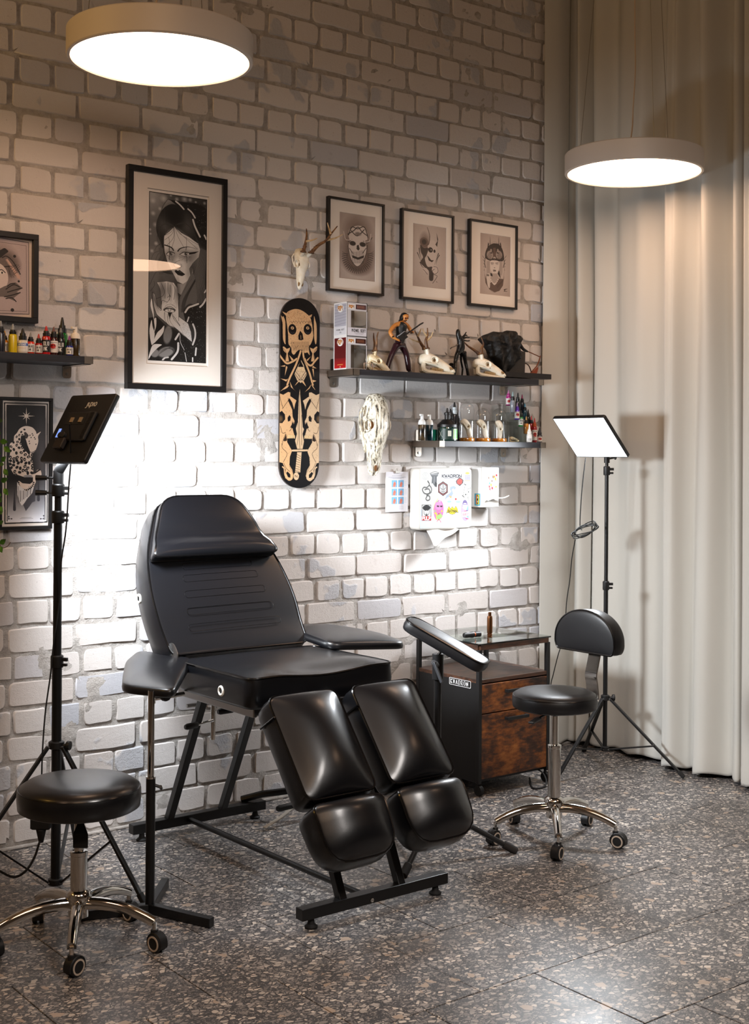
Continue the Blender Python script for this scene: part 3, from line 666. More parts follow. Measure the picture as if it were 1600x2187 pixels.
# ================================================================ stools
def arm_profile(): return [(-1, -.9), (1, -.9), (1.05, -.1), (.72, .75), (0, 1.05), (-.72, .75), (-1.05, -.1)]
def stool(c, label, r_seat, z_seat, seat_t, a0, backrest=False, casters=()):
    t = thing('rolling_stool', label, 'stool', (c[0], c[1], 0), 'black stools on chrome five star bases')
    cx, cy = c; C0 = Vector((cx, cy, 0))
    MB().lathe([(.020, .085), (.030, .087), (.031, .125), (.037, .135), (.039, .150), (.034, .160), (.026, .166)], 32, None, C0).build('hub', chrome, t)
    for k in range(5):
        a = math.radians(a0+72*k); d = Vector((math.cos(a), math.sin(a), 0)); P = []
        for s in range(9):
            u = s/8; rr_ = .026+.209*u; P.append(C0+d*rr_+Vector((0, 0, .128+.010*math.sin(u*PI*.55)-.052*u**2.1)))
        w = [.0175-.0045*(s/8) for s in range(9)]
        arm = MB().tube(P, w, 7, prof=arm_profile(), up=(0, 0, 1)).build('base_arm', chrome, t, True, ang=50)
        e = P[-1]; ca = casters[k] if k < len(casters) else rng.uniform(0, 360); ca = math.radians(ca)
        q = Vector((math.cos(ca), math.sin(ca), 0)); sd = Vector((-q.y, q.x, 0)); ctr = Vector((e.x, e.y, 0))+q*.012+Vector((0, 0, .027))
        MB().cyl(e+Vector((0, 0, -.004)), Vector((e.x, e.y, .052)), .0065, n=10).build('stem', chrome, arm)
        cb = MB(); hood = []
        for s in range(13):
            th = PI*(-.12+1.24*s/12); hood.append(ctr+q*math.cos(th)*.0285+Vector((0, 0, math.sin(th)*.0285)))
        cb.tube(hood, 1, prof=[(-.015, -.0016), (.015, -.0016), (.015, .0016), (-.015, .0016)], up=tuple(sd)) if False else None
        R = []
        for p in hood:
            nn = (p-ctr).normalized(); R.append([p-sd*.015, p+sd*.015, p+sd*.013+nn*.003, p-sd*.013+nn*.003])
        cb.rings(R); cb.cyl(Vector((e.x, e.y, .045)), Vector((e.x, e.y, .062)), .011, n=12)
        cst = cb.build('caster_hood', black_plastic, t)
        for sg in (-1, 1):
            MB().lathe([(.022, 0), (.0262, .001), (.027, .004), (.027, .010), (.0262, .0125), (.020, .013)], 24, frame(ctr+sd*sg*.0035, q, (0, 0, 1), sd*sg)).build('wheel', rubber, cst)
            rg_ = MB(); M_ = frame(ctr+sd*sg*.0165, q, (0, 0, 1), sd*sg)
            rg_.rings([[M_ @ Vector((math.cos(2*PI*i/24)*r_, math.sin(2*PI*i/24)*r_, z_)) for i in range(24)] for r_, z_ in ((.0175, 0), (.0225, 0), (.0225, .0012), (.0175, .0016))], None, False, True)
            rg_.build('wheel_ring', flat('caster_ring', 'b8a898', .4), cst)
    MB().lathe([(.0245, .155), (.0245, z_seat-.215), (.026, z_seat-.213), (.026, z_seat-.203), (.018, z_seat-.2)], 28, None, C0).build('column', chrome, t)
    MB().lathe([(.0145, z_seat-.21), (.0145, z_seat-seat_t-.02)], 24, None, C0).build('gas_piston', chrome, t)
    MB().box((cx-.045, cy-.045, z_seat-seat_t-.022), (cx+.045, cy+.045, z_seat-seat_t-.002), c=.004).build('seat_plate', black_metal, t, False)
    R = r_seat; zs = z_seat; dm = .35 if backrest else 1; pr = [(R*.3, zs-seat_t), (R*.93, zs-seat_t), (R*.985, zs-seat_t+.006), (R, zs-seat_t*.55), (R*.995, zs-.020), (R*.975, zs-.012), (R*.968, zs-.013), (R*.955, zs-.008), (R*.85, zs+.004*dm), (R*.6, zs+.012*dm), (R*.3, zs+.015*dm), (.002, zs+.016*dm)]
    s = MB().lathe(pr, 64, None, C0).build('seat', leather if not backrest else leather_dull, t, ang=60)
    MB().tube([C0+Vector((math.cos(2*PI*i/64)*R*.978, math.sin(2*PI*i/64)*R*.978, zs-.0135)) for i in range(64)], .0022, 6, close=True).build('piping', pipe_m, s)
    return t, C0
t, C0 = stool((1.648, 3.522), 'black round stool in the left foreground with a worn shiny seat', .181, .482, .075, 24.4, False, (-80, 60, 100, 20, -75))
lv = MB(); lv.tube([(1.648, 3.522, .385), (1.634, 3.498, .382), (1.629, 3.478, .365)], .004, 6); lv.build('lever_rod', chrome, t)
pd = MB(); pd.rings([[Vector((1.631, 3.475, .375))+Vector((sx*.008*.788, -sx*.008*.616, sy*.006)) for sx, sy in ((-1,-1),(1,-1),(1,1),(-1,1))], [Vector((1.624, 3.461, .345))+Vector((sx*.022*.788, -sx*.022*.616, sy*.004)) for sx, sy in ((-1,-1),(1,-1),(1,1),(-1,1))], [Vector((1.620, 3.453, .315))+Vector((sx*.022*.788, -sx*.022*.616, sy*.006)) for sx, sy in ((-1,-1),(1,-1),(1,1),(-1,1))]]); pd.build('height_lever', black_plastic, t, False, .002)
t, C0 = stool((3.537, 3.405), 'black round stool with a half round backrest in front of the cabinet', .162, .565, .062, 12, True, (20, 70, 190, 200, -70))
MB().tube([(3.537, 3.405, .492), (3.43, 3.37, .488), (3.40, 3.36, .484)], .004, 6).build('lever_rod', black_metal, t)
MB().bar((3.41, 3.362, .485), (3.34, 3.335, .481), .022, .008).build('height_lever', black_plastic, t, False, .002)
bar = [(3.62, 3.415, .492), (3.735, 3.425, .492), (3.765, 3.428, .497), (3.778, 3.43, .51), (3.772, 3.43, .56), (3.765, 3.43, .60), (3.775, 3.43, .64), (3.79, 3.43, .70), (3.792, 3.43, .76)]
MB().tube(catmull(bar, 4), 1, prof=[(-.024, -.003), (.024, -.003), (.024, .003), (-.024, .003)], up=(0, 1, 0)) if False else None
m = MB(); P = catmull(bar, 4); R = []
for i, p in enumerate(P):
    d = (P[min(i+1, len(P)-1)]-P[max(i-1, 0)]).normalized(); yv = Vector((0, 1, 0)); nn = d.cross(yv).normalized()
    R.append([p+yv*a*.030+nn*b*.003 for a, b in ((-1,-1),(1,-1),(1,1),(-1,1))])
m.rings(R); m.build('back_bracket', chrome, t, True, .0008, ang=40)
D = [(-.168, .0)]+[(-.168+.012*math.sin(0), 0)]
Dp = [(math.cos(PI-PI*i/22)*.155, .048+math.sin(PI*i/22)*.118) for i in range(23)]; Dp = [(-.143, .004), (-.155, .03)]+Dp[1:-1]+[(.155, .03), (.143, .004)]
cushion('backrest', Dp, .062, frame((3.786, 3.43, .692), (0, -1, 0), (0, 0, 1), (-1, 0, 0)), leather_dull, t, .008, .003, .012)

# ================================================================ light stands and panels
def tripod(c, label, zsp, zhub, feet, ztop, r0, collars, angs, knob_dir):
    t = thing('light_stand', label, 'light stand', (c[0], c[1], 0), 'black tripod light stands')
    C0 = Vector((c[0], c[1], 0)); zs = [zhub]+[q for q in collars]+[ztop]; r = r0
    for i in range(len(zs)-1):
        MB().cyl(C0+Vector((0, 0, zs[i])), C0+Vector((0, 0, zs[i+1])), r, n=20).build('pole', black_metal, t); r -= .0022 if r0 > .012 else .0015
    for z in collars:
        b = MB().lathe([(r0+.004, z-.022), (r0+.005, z-.018), (r0+.005, z+.016), (r0+.002, z+.020)], 20, None, C0); k = Vector(knob_dir).normalized()
        b.bar(C0+k*(r0)+Vector((0, 0, z+.006)), C0+k*(r0+.022)+Vector((0, 0, z+.006)), .010, .012); b.bar(C0+k*(r0)+Vector((0, 0, z-.012)), C0+k*(r0+.020)+Vector((0, 0, z-.012)), .010, .009)
        b.build('collar', black_plastic, t, True, .0008)
    b = MB().lathe([(r0+.004, zsp-.014), (r0+.010, zsp-.010), (r0+.010, zsp+.010), (r0+.004, zsp+.014)], 20, None, C0); k = Vector(knob_dir).normalized()
    b.cyl(C0+k*r0+Vector((0, 0, zsp)), C0+k*(r0+.022)+Vector((0, 0, zsp)), .006, n=8)
    M_ = frame(C0+k*(r0+.022)+Vector((0, 0, zsp)), (0, 0, 1), k.cross(Vector((0, 0, 1))), k); b.lathe([(.014, 0), (.016, .004), (.015, .012), (.006, .014)], 10, M_)
    b.build('leg_collar', black_plastic, t)
    MB().lathe([(r0+.003, zhub-.010), (r0+.008, zhub-.008), (r0+.008, zhub+.010), (r0+.002, zhub+.014)], 20, None, C0).build('brace_hub', black_plastic, t)
    for a in angs:
        d = Vector((math.cos(math.radians(a)), math.sin(math.radians(a)), 0)); top = C0+d*(r0+.012)+Vector((0, 0, zsp-.004)); foot = C0+d*feet+Vector((0, 0, .010))
        l = MB(); l.bar(top, foot, .017, .011, (0, 0, 1)); lg = l.build('leg', black_metal, t, False, .002)
        MB().bar(top.lerp(foot, .94), foot+(foot-top).normalized()*.008, .021, .016).build('rubber_foot', rubber, lg, False, .003)
        mid = top.lerp(foot, .60); hub = C0+d*(r0+.008)+Vector((0, 0, zhub)); sd = Vector((-d.y, d.x, 0))
        MB().bar(hub, mid+Vector((0, 0, -.006)), .012, .006).build('brace', black_metal, lg, False)
        rv = MB(); rv.cyl(mid-sd*.009, mid+sd*.009, .003, n=8); rv.cyl(hub-sd*.008, hub+sd*.008, .003, n=8); rv.cyl(top-sd*.010, top+sd*.010, .003, n=8); rv.build('rivet', steel, lg)
    return t
tripod((1.806, 4.04), 'black tripod light stand at the left, behind the foreground stool', .478, .018, .375, 1.37, .0165, (.76, 1.245, 1.335), (-66, 54, 174), (.62, -.78, 0))
tripod((4.517, 4.026), 'slim black tripod light stand in front of the curtain', .337, .098, .36, 1.435, .0105, (.86, 1.395), (-62, 185, 58), (.79, -.6, 0))
def led_panel(c, hx, upv, hw, hh, label, face='l'):
    t = thing('studio_light', label, 'studio light', c, 'flat square studio lights')
    c = Vector(c); hx = Vector(hx).normalized(); up = Vector(upv).normalized(); n = hx.cross(up)      # n = emitting side
    M_ = frame(c, hx, up, n)
    bd = MB().rings([[(x*s, y*s, z) for x, y in rpoly([(-hw, -hh), (hw, -hh), (hw, hh), (-hw, hh)], .010, 3)] for s, z in ((.985, -.009), (1, -.006), (1, .006), (.992, .008))], M_)
    bd.build('housing', black_plastic, t, True, ang=30)
    P = [M_ @ Vector((x, y, .0086)) for x, y in ((-hw+.006, -hh+.006), (hw-.006, -hh+.006), (hw-.006, hh-.006), (-hw+.006, hh-.006))]
    MB().add(P, [(0, 1, 2, 3)]).build('light_face', panel_face, t, False)
    l = bpy.data.lights.new('led_array', 'AREA'); l.shape = 'RECTANGLE'; l.size = 2*hw-.014; l.size_y = 2*hh-.014; l.energy = LEFT_PANEL if face == 'l' else RIGHT_PANEL; l.color = PANEL_COL; l.spread = PANEL_SPREAD
    lo = bpy.data.objects.new('led_array', l); COL.objects.link(lo); lo.parent = t; lo.matrix_local = Matrix.Translation(-c) @ M_ @ Matrix.Translation((0, 0, .0094)) @ Matrix.Rotation(PI, 4, 'X')
    # back: raised control block, ribs, battery bay, dials, display, mount plate
    b = MB().box((-.085, -.055, -.022), (.085, .055, -.009), M_, c=.004); blk = b.build('control_block', black_plastic, t, False)
    for k in range(22): MB().box((-.078, -.050+k*.0047, -.0236), (-.060, -.0478+k*.0047, -.022), M_).build('cooling_rib', black_plastic, blk, False)
    MB().box((-.045, .005, -.0232), (.060, .046, -.022), M_).build('battery_bay', rubber, blk, False)
    MB().box((-.030, .012, -.026), (-.012, .030, -.023), M_).build('contact', flat('tan_plastic', '8a765a', .5), blk, False); MB().box((.020, .012, -.026), (.038, .030, -.023), M_).build('contact', flat('tan_plastic', '8a765a', .5), blk, False)
    MB().box((.066, -.045, -.0235), (.080, -.012, -.0225), M_).build('display', emit('blue_display', (.25, .38, .9), 1.1), blk, False)['label'] = 'lit blue display'
    for q in (.045, .028): MB().lathe([(.010, 0), (.011, .010), (.009, .012)], 16, M_ @ Matrix.Translation((q, -.040, -.022)) @ Matrix.Rotation(PI, 4, 'X')).build('dial', rubber, blk)
    MB().box((.012, -.088, -.030), (.060, -.048, -.012), M_, c=.003).build('mount_plate', bumpy('brown_plastic', '241c16', .5, 300, .05), t, False)
    return t, M_
tl, ML = led_panel((1.842, 3.955, 1.5395), (-.15, .989, 0), (.484, .073, .872), .131, .130, 'black light panel at the left seen from behind, facing the bricks')
led_panel((4.40, 4.02, 1.5515), (.03, -1, 0), (-.695, -.02, .718), .155, .126, 'glowing white light panel in front of the curtain, its lit face visible', 'r')
# name on the back of the left panel, in raised light lettering (reads left to right seen from behind)
def letters(txt, M, h, adv, w, mat, parent, th=.0006, name='lettering'):
    m = MB(); x = 0
    for ch in txt:
        for st in FONT.get(ch, FONT.get(ch.upper(), '')).split('|'):
            if not st: continue
            pp = [tuple(map(float, q.split(','))) for q in st.split()]; P = [Vector((x+a*h*.13, b*h/6, 0)) for a, b in pp]
            for i in range(len(P)-1):
                d = (P[i+1]-P[i]).normalized(); s = Vector((-d.y, d.x, 0))*w/2; e = d*w*.4
                m.rings([[P[i]-e-s, P[i+1]+e-s, P[i+1]+e+s, P[i]-e+s], [q+Vector((0, 0, th)) for q in (P[i]-e-s, P[i+1]+e-s, P[i+1]+e+s, P[i]-e+s)]], M)
        x += adv
    return m.build(name, mat, parent, False)
Mback = ML @ Matrix.Translation((.012, .083, -.0092)) @ Matrix.Rotation(PI, 4, 'Y')
letters('jupio', Mback, .020, .0115, .0026, flat('light_print', 'd8cfc0', .5), tl)
# tilting joint between the stand and the left panel
j = thing('stand_joint', 'black tilting joint between the left light panel and its stand', 'joint', (1.806, 4.04, 1.36))
m = MB(); m.cyl((1.806, 4.04, 1.335), (1.806, 4.04, 1.40), .0175, n=20); m.build('socket', black_plastic, j)
m = MB(); m.cyl((1.806, 4.04, 1.395), (1.822, 4.0, 1.455), .0165, .019, n=18); m.bar((1.82, 4.0, 1.45), (1.846, 3.955, 1.50), .040, .020); m.build('elbow', black_plastic, j, True, .001)
for z in (1.375, 1.325):
    m = MB(); m.cyl((1.795, 4.045, z), (1.772, 4.062, z), .004, n=8); m.cyl((1.775, 4.06, z), (1.745, 4.083, z), .008, .010, n=10); m.build('wing_screw', black_plastic, j)
j = thing('stand_joint', 'small black joint under the glowing panel by the curtain', 'joint', (4.517, 4.026, 1.44))
m = MB(); m.cyl((4.517, 4.026, 1.43), (4.517, 4.026, 1.505), .013, n=16); m.cyl((4.517, 4.026, 1.50), (4.47, 4.02, 1.545), .010, n=12); m.build('socket', black_plastic, j)
m = MB(); m.cyl((4.527, 4.018, 1.45), (4.545, 4.004, 1.455), .004, n=8); m.lathe([(.009, 0), (.011, .004), (.007, .009)], 6, frame((4.545, 4.004, 1.455), (0, 0, 1), (.6, .8, 0), (.79, -.6, 0))); m.build('wing_screw', black_plastic, j)
# cables
def cable(pts, r, label, cat='cable', mat=None, name='power_cable'):
    o = MB().tube(catmull(pts, 6), r, 6).build(name, mat or rubber, None); tag(o, label, cat); return o
def dp(x, y, d): return EYE+ray(x, y)*d
cable([dp(148, 905, 4.13), dp(151, 980, 4.20), dp(147, 1040, 4.22), dp(141, 1130, 4.24), dp(131, 1200, 4.255), dp(128, 1270, 4.27), dp(114, 1380, 4.28), dp(108, 1440, 4.27), dp(97, 1520, 4.26), dp(91, 1600, 4.25), dp(89, 1660, 4.25), dp(88, 1730, 4.25)], .0026, 'thin black cable running down the left light stand')
a0 = dp(88, 1752, 4.25); ad = thing('power_adapter', 'black power adapter hanging under the foreground stool seat, beside the stand', 'adapter', a0-Vector((0, 0, .03)))
MB().box((-.033, -.018, -.028), (.033, .018, .028), Matrix.Translation(a0) @ Matrix.Rotation(-YAW, 4, 'Z'), c=.004).build('adapter_body', black_plastic, ad, False)
MB().lathe([(.008, -.045), (.011, -.03), (.017, -.003), (.015, 0)], 12, Matrix.Translation(a0-Vector((0, 0, .028)))).build('plug', rubber, ad)
cable([a0-Vector((0, 0, .07)), dp(84, 1800, 4.24), dp(74, 1830, 4.22), dp(55, 1860, 4.16), dp(28, 1873, 4.12), dp(-10, 1856, 4.08), dp(-60, 1838, 4.0)], .0042, 'black mains cable looping from the adapter to the left edge')
cable([dp(1251, 978, 5.93), dp(1247, 1010, 5.93), dp(1242, 1060, 5.93), dp(1239, 1120, 5.93), dp(1243, 1132, 5.92)], .0026, 'thin black cable hanging down from the glowing panel')
cl = []
for i in range(60):
    a = i*.52; w = 1+.18*math.sin(i*1.3); cl.append(dp(1250+21*math.cos(a)*w+7*math.sin(a*1.03), 1132-15*math.cos(a)*w+9*math.sin(a*1.03)*w, 5.92+.03*math.sin(i*.9)))
cable(cl, .0024, 'bundled loops of black cable hanging in front of the curtain', 'cable bundle', None, 'cable_bundle')
cable([dp(1229, 1152, 5.92), dp(1222, 1190, 5.93), dp(1217, 1240, 5.94), dp(1211, 1280, 5.95), dp(1207, 1330, 5.96), dp(1201, 1370, 5.96), dp(1192, 1400, 5.96), dp(1182, 1440, 5.96), dp(1176, 1470, 5.96), dp(1172, 1560, 5.96)], .0024, 'thin black cable falling from the bundle to behind the stool')

# ================================================================ armrest stand (black pad) and chrome T stand
t = thing('armrest_stand', 'black padded armrest on a black pole stand, tilted in front of the cabinet', 'armrest stand', (3.065, 3.54, 0)); C0 = Vector((3.065, 3.54, 0))
pdir = Vector((.50, -.86, 0)).normalized(); v = (pdir*.30+Vector((0, 0, -.145))).normalized(); s = Vector((-pdir.y, pdir.x, 0)); nn = v.cross(s); nn = nn if nn.z > 0 else -nn
pc = dp(952, 1374, 4.60)
cushion('arm_pad', [(-.165, -.055), (.165, -.055), (.165, .055), (-.165, .055)], .036, frame(pc-nn*.022, v, nn.cross(v), nn), leather_dull, t, .007, .004, [.05, .035, .035, .05])
MB().cyl(C0+Vector((0, 0, .16)), C0+Vector((0, 0, .66)), .0135, n=16).build('pole', black_metal, t)
MB().cyl(C0+Vector((0, 0, .64)), C0+Vector((0, 0, .735)), .021, n=20).build('clamp', black_plastic, t, True, .002)
k = MB(); k.cyl(C0+Vector((0, 0, .73)), pc-nn*.020, .006, n=8); k.build('tilt_joint', chrome, t)
q = dp(927, 1415, 4.60); k = MB(); k.cyl(q, C0+Vector((0, 0, .69)), .010, n=12); k.bar(q, dp(944, 1458, 4.57), .012, .007, (1, 0, 0)); k.build('clamp_lever', flat('grey_lever', '3a3c40', .4), t, True, .001)
MB().lathe([(.016, .14), (.024, .15), (.024, .19), (.016, .20)], 16, None, C0).build('leg_collar', black_plastic, t)
for a in (-34, -154, 86):
    d = Vector((math.cos(math.radians(a)), math.sin(math.radians(a)), 0)); top = C0+d*.02+Vector((0, 0, .16)); foot = C0+d*.285+Vector((0, 0, .012))
    lg = MB().cyl(top, foot, .010, n=12).build('leg', black_metal, t); MB().cyl(top.lerp(foot, .86), foot+(foot-top).normalized()*.012, .015, n=12).build('rubber_foot', flat('dusty_rubber', '1d1917', .8), lg, True, .003)
t = thing('pole_stand', 'chrome and black pole on a three armed black base, below the left armrest', 'pole stand', (1.943, 3.632, 0)); C0 = Vector((1.943, 3.632, 0))
MB().cyl(C0+Vector((0, 0, .028)), C0+Vector((0, 0, .428)), .0150, n=20).build('lower_tube', black_metal, t)
MB().cyl(C0+Vector((0, 0, .428)), C0+Vector((0, 0, .434)), .0158, n=20).build('tube_rim', chrome, t)
m = MB(); nA, rO, rI = 24, .0105, .009
m.rings([[C0+Vector((math.cos(2*PI*i/nA)*r_, math.sin(2*PI*i/nA)*r_, z_)) for i in range(nA)] for r_, z_ in ((rI, .40), (rO, .40), (rO, .706), (rI, .706))], None, False, True); m.build('upper_tube', chrome, t)
k = MB(); k.cyl(C0+Vector((.012, -.006, .405)), C0+Vector((.030, -.016, .398)), .005, n=8); k.cyl(C0+Vector((.024, -.02, .402)), C0+Vector((.034, -.006, .392)), .0055, n=8); k.build('tightening_screw', black_plastic, t)
for a in (-68, 50, 160):
    d = Vector((math.cos(math.radians(a)), math.sin(math.radians(a)), 0)); MB().bar(C0+d*.005+Vector((0, 0, .016)), C0+d*.245+Vector((0, 0, .016)), .026, .030).build('base_arm', black_metal, t, False, .002)

# ================================================================ cabinet
cb = thing('side_cabinet', 'rustic brown and black drawer cabinet with a glass topped frame', 'cabinet', (3.94, 4.25, 0))
xa, xb, ya, yb = 3.722, 4.155, 4.03, 4.45
frm = flat('cabinet_steel', '101011', .5)
for x in (xa+.0095, xb-.0095):
    for y in (ya+.0095, yb-.0095): MB().box((x-.0095, y-.0095, .052), (x+.0095, y+.0095, .626)).build('post', frm, cb, False, .0015)
for a, b in (((xa, ya), (xb, ya)), ((xa, yb), (xb, yb)), ((xa, ya), (xa, yb)), ((xb, ya), (xb, yb))):
    MB().bar((a[0]+(.0095 if a[0] == xa else -.0095), a[1]+(.0095 if a[1] == ya else -.0095), .636), (b[0]+(.0095 if b[0] == xa else -.0095), b[1]+(.0095 if b[1] == ya else -.0095), .636), .019, .022).build('top_rail', walnut_m if a[1] == b[1] or a[0] == xa else frm, cb, False, .001)
gt = MB().box((xa-.002, ya-.002, .6475), (xb+.002, yb+.002, .6535)).build('glass_top', None or glass, cb, False); gt.data.materials[0] = NT('green_edge_glass').out(lin('dff0e6'), .01, trans=1., ior=1.5)
MB().box((xa+.002, ya+.003, .482), (xb-.002, yb-.002, .498), c=.001).build('shelf_board', walnut_m, cb, False)
MB().box((xa+.003, ya+.004, .055), (xa+.013, yb-.004, .482)).build('side_panel', bumpy('black_board', '0d0d0e', .55, 200, .05), cb, False)
MB().box((xb-.013, ya+.004, .055), (xb-.003, yb-.004, .482)).build('side_panel', frm, cb, False)
MB().box((xa+.013, yb-.012, .055), (xb-.013, yb-.004, .482)).build('back_panel', frm, cb, False); MB().box((xa+.013, ya+.02, .055), (xb-.013, yb-.012, .066)).build('bottom_panel', frm, cb, False)
for z0, z1, hz in ((.352, .476, .438), (.070, .347, .318)):
    d = MB().box((xa+.020, ya+.001, z0), (xb-.020, ya+.018, z1), c=.001).build('drawer', rustic_m, cb, False)
    h = MB(); h.bar((3.875, ya-.018, hz), (4.005, ya-.018, hz), .009, .014); h.box((3.875, ya-.018, hz-.006), (3.884, ya, hz+.006)); h.box((3.996, ya-.018, hz-.006), (4.005, ya, hz+.006)); h.build('handle', frm, d, False, .001)
for x in (xa+.014, xb-.014):
    for y in (ya+.014, yb-.014):
        k = MB().cyl((x, y, .056), (x, y, .035), .006, n=8); k.cyl((x-.009, y-.004, .0225), (x+.009, y-.004, .0225), .0225, n=20); k.build('caster', rubber, cb)
Mp = frame((xa-.0006, 4.150, .471), (0, -1, 0), (0, 0, 1), (-1, 0, 0))
pl = MB(); R1 = rpoly([(-.070, -.0155), (.070, -.0155), (.070, .0155), (-.070, .0155)], .005, 3); R2 = rpoly([(-.068, -.0138), (.068, -.0138), (.068, .0138), (-.068, .0138)], .004, 3)
pl.rings([[Mp @ Vector((x, y, 0)) for x, y in R1], [Mp @ Vector((x, y, .0012)) for x, y in R1], [Mp @ Vector((x, y, .0012)) for x, y in R2], [Mp @ Vector((x, y, 0)) for x, y in R2]], None, False, True); wp = flat('white_print', 'e6e6e6', .5)
o = pl.build('plate_border', wp, cb, False)
letters('KWADRON', Mp @ Matrix.Translation((-.061, -.0085, .0004)), .018, .0172, .0028, wp, cb, .0008)
# things on the glass top
g0 = .6537
p = pz(1046, 1362, g0); t = thing('tattoo_machine_grip', 'bronze metal cylinder with grooved foot standing on the glass top', 'grip', (p.x, p.y, g0))
bz = flat('bronze_metal', '8a5c3c', .28, metal=1)
MB().lathe([(.008, 0), (.0115, .001), (.0115, .007), (.009, .009), (.0118, .011), (.0118, .017), (.009, .019), (.0118, .021), (.0122, .030), (.0122, .086), (.0105, .096), (.008, .097)], 24, None, Vector(p)).build('body', bz, t)
MB().lathe([(.0072, .097), (.0072, .113), (.003, .114)], 20, None, Vector(p)).build('tip', bz, t)
p = pz(1008, 1362, g0); t = thing('tattoo_machine', 'short black pen machine with orange ring lying on the glass top', 'tattoo machine', (p.x, p.y, g0))
ax = Vector((.78, -.05, 0)).normalized(); M_ = frame(Vector(p)+Vector((0, 0, .0135))-ax*.035, (0, 0, 1), ax.cross(Vector((0, 0, 1))), ax)
MB().lathe([(.006, -.012), (.010, -.010), (.0125, 0), (.0125, .026), (.0135, .030), (.0135, .042), (.011, .045)], 20, M_).build('body', black_plastic, t)
MB().lathe([(.010, .045), (.010, .051)], 20, M_).build('ring', flat('orange_ring', 'd8601c', .4), t)
MB().lathe([(.0105, .051), (.0125, .053), (.0125, .080), (.009, .083)], 20, M_).build('cap', black_plastic, t)
for s_ in (-.004, .004): MB().box((.0122, s_-.0008, .004), (.013, s_+.0008, .020), M_).build('mark', wp, t, False)
p = pz(1115, 1664, .02)
cable([(4.10, 4.10, .01), (4.03, 4.02, .005), (4.0, 3.97, .005), (4.06, 3.965, .006), (4.10, 4.0, .03), (4.11, 4.06, .055), (4.10, 4.2, .05)], .004, 'black cable loop on the floor under the cabinet')
# ================================================================ framed prints on the brick wall
frame_black = bumpy('black_wood_frame', '100f10', .42, 200, .06); mat_board = flat('cream_mat', 'e9e2da', .8)
def ZP(x, y, z, off=.03): return py(z[0]+x/z[2], z[1]+y/z[2], WALL-off)
def picture(x0, x1, z0, z1, bw, label, art, A, mat_rect=None, dp_=.03):
    """frame border, mat with cut opening, print sheet, glass; A=(x0,x1,z0,z1) of the print"""
    y = WALL-dp_; t = thing('framed_print', label, 'picture', ((x0+x1)/2, WALL-.004, z0), 'black framed prints on the bricks')
    for a, b, c, d in ((x0, x1, z1-bw, z1), (x0, x1, z0, z0+bw), (x0, x0+bw, z0+bw, z1-bw), (x1-bw, x1, z0+bw, z1-bw)):
        MB().box((a, y, c), (b, WALL-.004, d), c=.0008).build('frame_side', frame_black, t, False)
    MB().box((x0+bw*.5, WALL-.010, z0+bw*.5), (x1-bw*.5, WALL-.005, z1-bw*.5)).build('backing', flat('backing_board', '3a322c', .9), t, False)
    yp = WALL-.0125; yk = y+.0105
    uvquad('print', art, t, [(A[0], yp, A[2]), (A[1], yp, A[2]), (A[1], yp, A[3]), (A[0], yp, A[3])])
    if mat_rect:
        B = (x0+bw*.6, x1-bw*.6, z0+bw*.6, z1-bw*.6); C = mat_rect; m = MB()
        o = [(B[0], B[2]), (B[1], B[2]), (B[1], B[3]), (B[0], B[3])]; i = [(C[0], C[2]), (C[1], C[2]), (C[1], C[3]), (C[0], C[3])]; i2 = [(p[0]+(.0012 if k in (0, 3) else -.0012), p[1]+(.0012 if k < 2 else -.0012)) for k, p in enumerate(i)]
        m.rings([[(p[0], yk, p[1]) for p in o], [(p[0], yk, p[1]) for p in i], [(p[0], yp-.0005, p[1]) for p in i2]], None, False); m.build('mat', mat_board, t, False)
    MB().add([(x0+bw*.8, y+.006, z0+bw*.8), (x1-bw*.8, y+.006, z0+bw*.8), (x1-bw*.8, y+.006, z1-bw*.8), (x0+bw*.8, y+.006, z1-bw*.8)], [(0, 1, 2, 3)]).build('glass', pane_matt if x1-x0 < .35 else pane, t, False)
    return t
# --- tall print: long haired woman, hand with an eye in its palm
ZA = (260, 340, 6.667)
q0, q1 = ZP(388, 452, ZA, .0125), ZP(1203, 2905, ZA, .0125); q2 = ZP(1215, 577, ZA, .0125); q3 = ZP(376, 2865, ZA, .0125)
A = (q3.x, (q1.x+q2.x)/2, (q1.z+q3.z)/2, (q0.z+q2.z)/2); A = ((q0.x+q3.x)/2, A[1], A[2], A[3])
c = Cv(430, 1180, .20, wall_T(*A, .0125), ZA)
c.ell((480, 650), 380, 900, .42, .8, .9); c.ell((430, 500), 160, 200, .78, .7, .8); c.ell((420, 1500), 260, 600, .52, .6, .8); c.ell((460, 2150), 200, 300, .5, .5, .8)
for x, y, r in ((600, 560, 34), (445, 590, 26), (785, 570, 20), (895, 570, 30), (975, 580, 20), (545, 705, 18), (447, 770, 22), (480, 930, 24), (403, 1000, 14), (410, 1060, 12), (490, 1200, 20), (430, 1305, 18), (1055, 612, 12), (1180, 628, 16), (700, 515, 14)):
    c.ell((x, y), r, r, .85, .75, .9)
for a in range(0, 360, 30): c.line([(430, 480), (430+230*math.cos(math.radians(a)), 480+260*math.sin(math.radians(a)))], 1.2, .75, .35)
c.poly([(655, 572), (800, 600), (1000, 625), (1120, 650), (1215, 720), (1215, 2100), (1040, 1950), (1020, 1000), (880, 715), (740, 620)], .06)                    # hood lined with stars
c.poly([(655, 572), (560, 745), (600, 700), (700, 645), (770, 650), (700, 590)], .55); c.line([(655, 572), (590, 660), (560, 750)], 2, .05); c.line([(655, 572), (800, 600), (1000, 628), (1120, 645), (1213, 715)], 2, .02)
c.dots(110, (860, 650, 1210, 1300), .85, (.6, 1.7), .9, lambda v: v < .12)
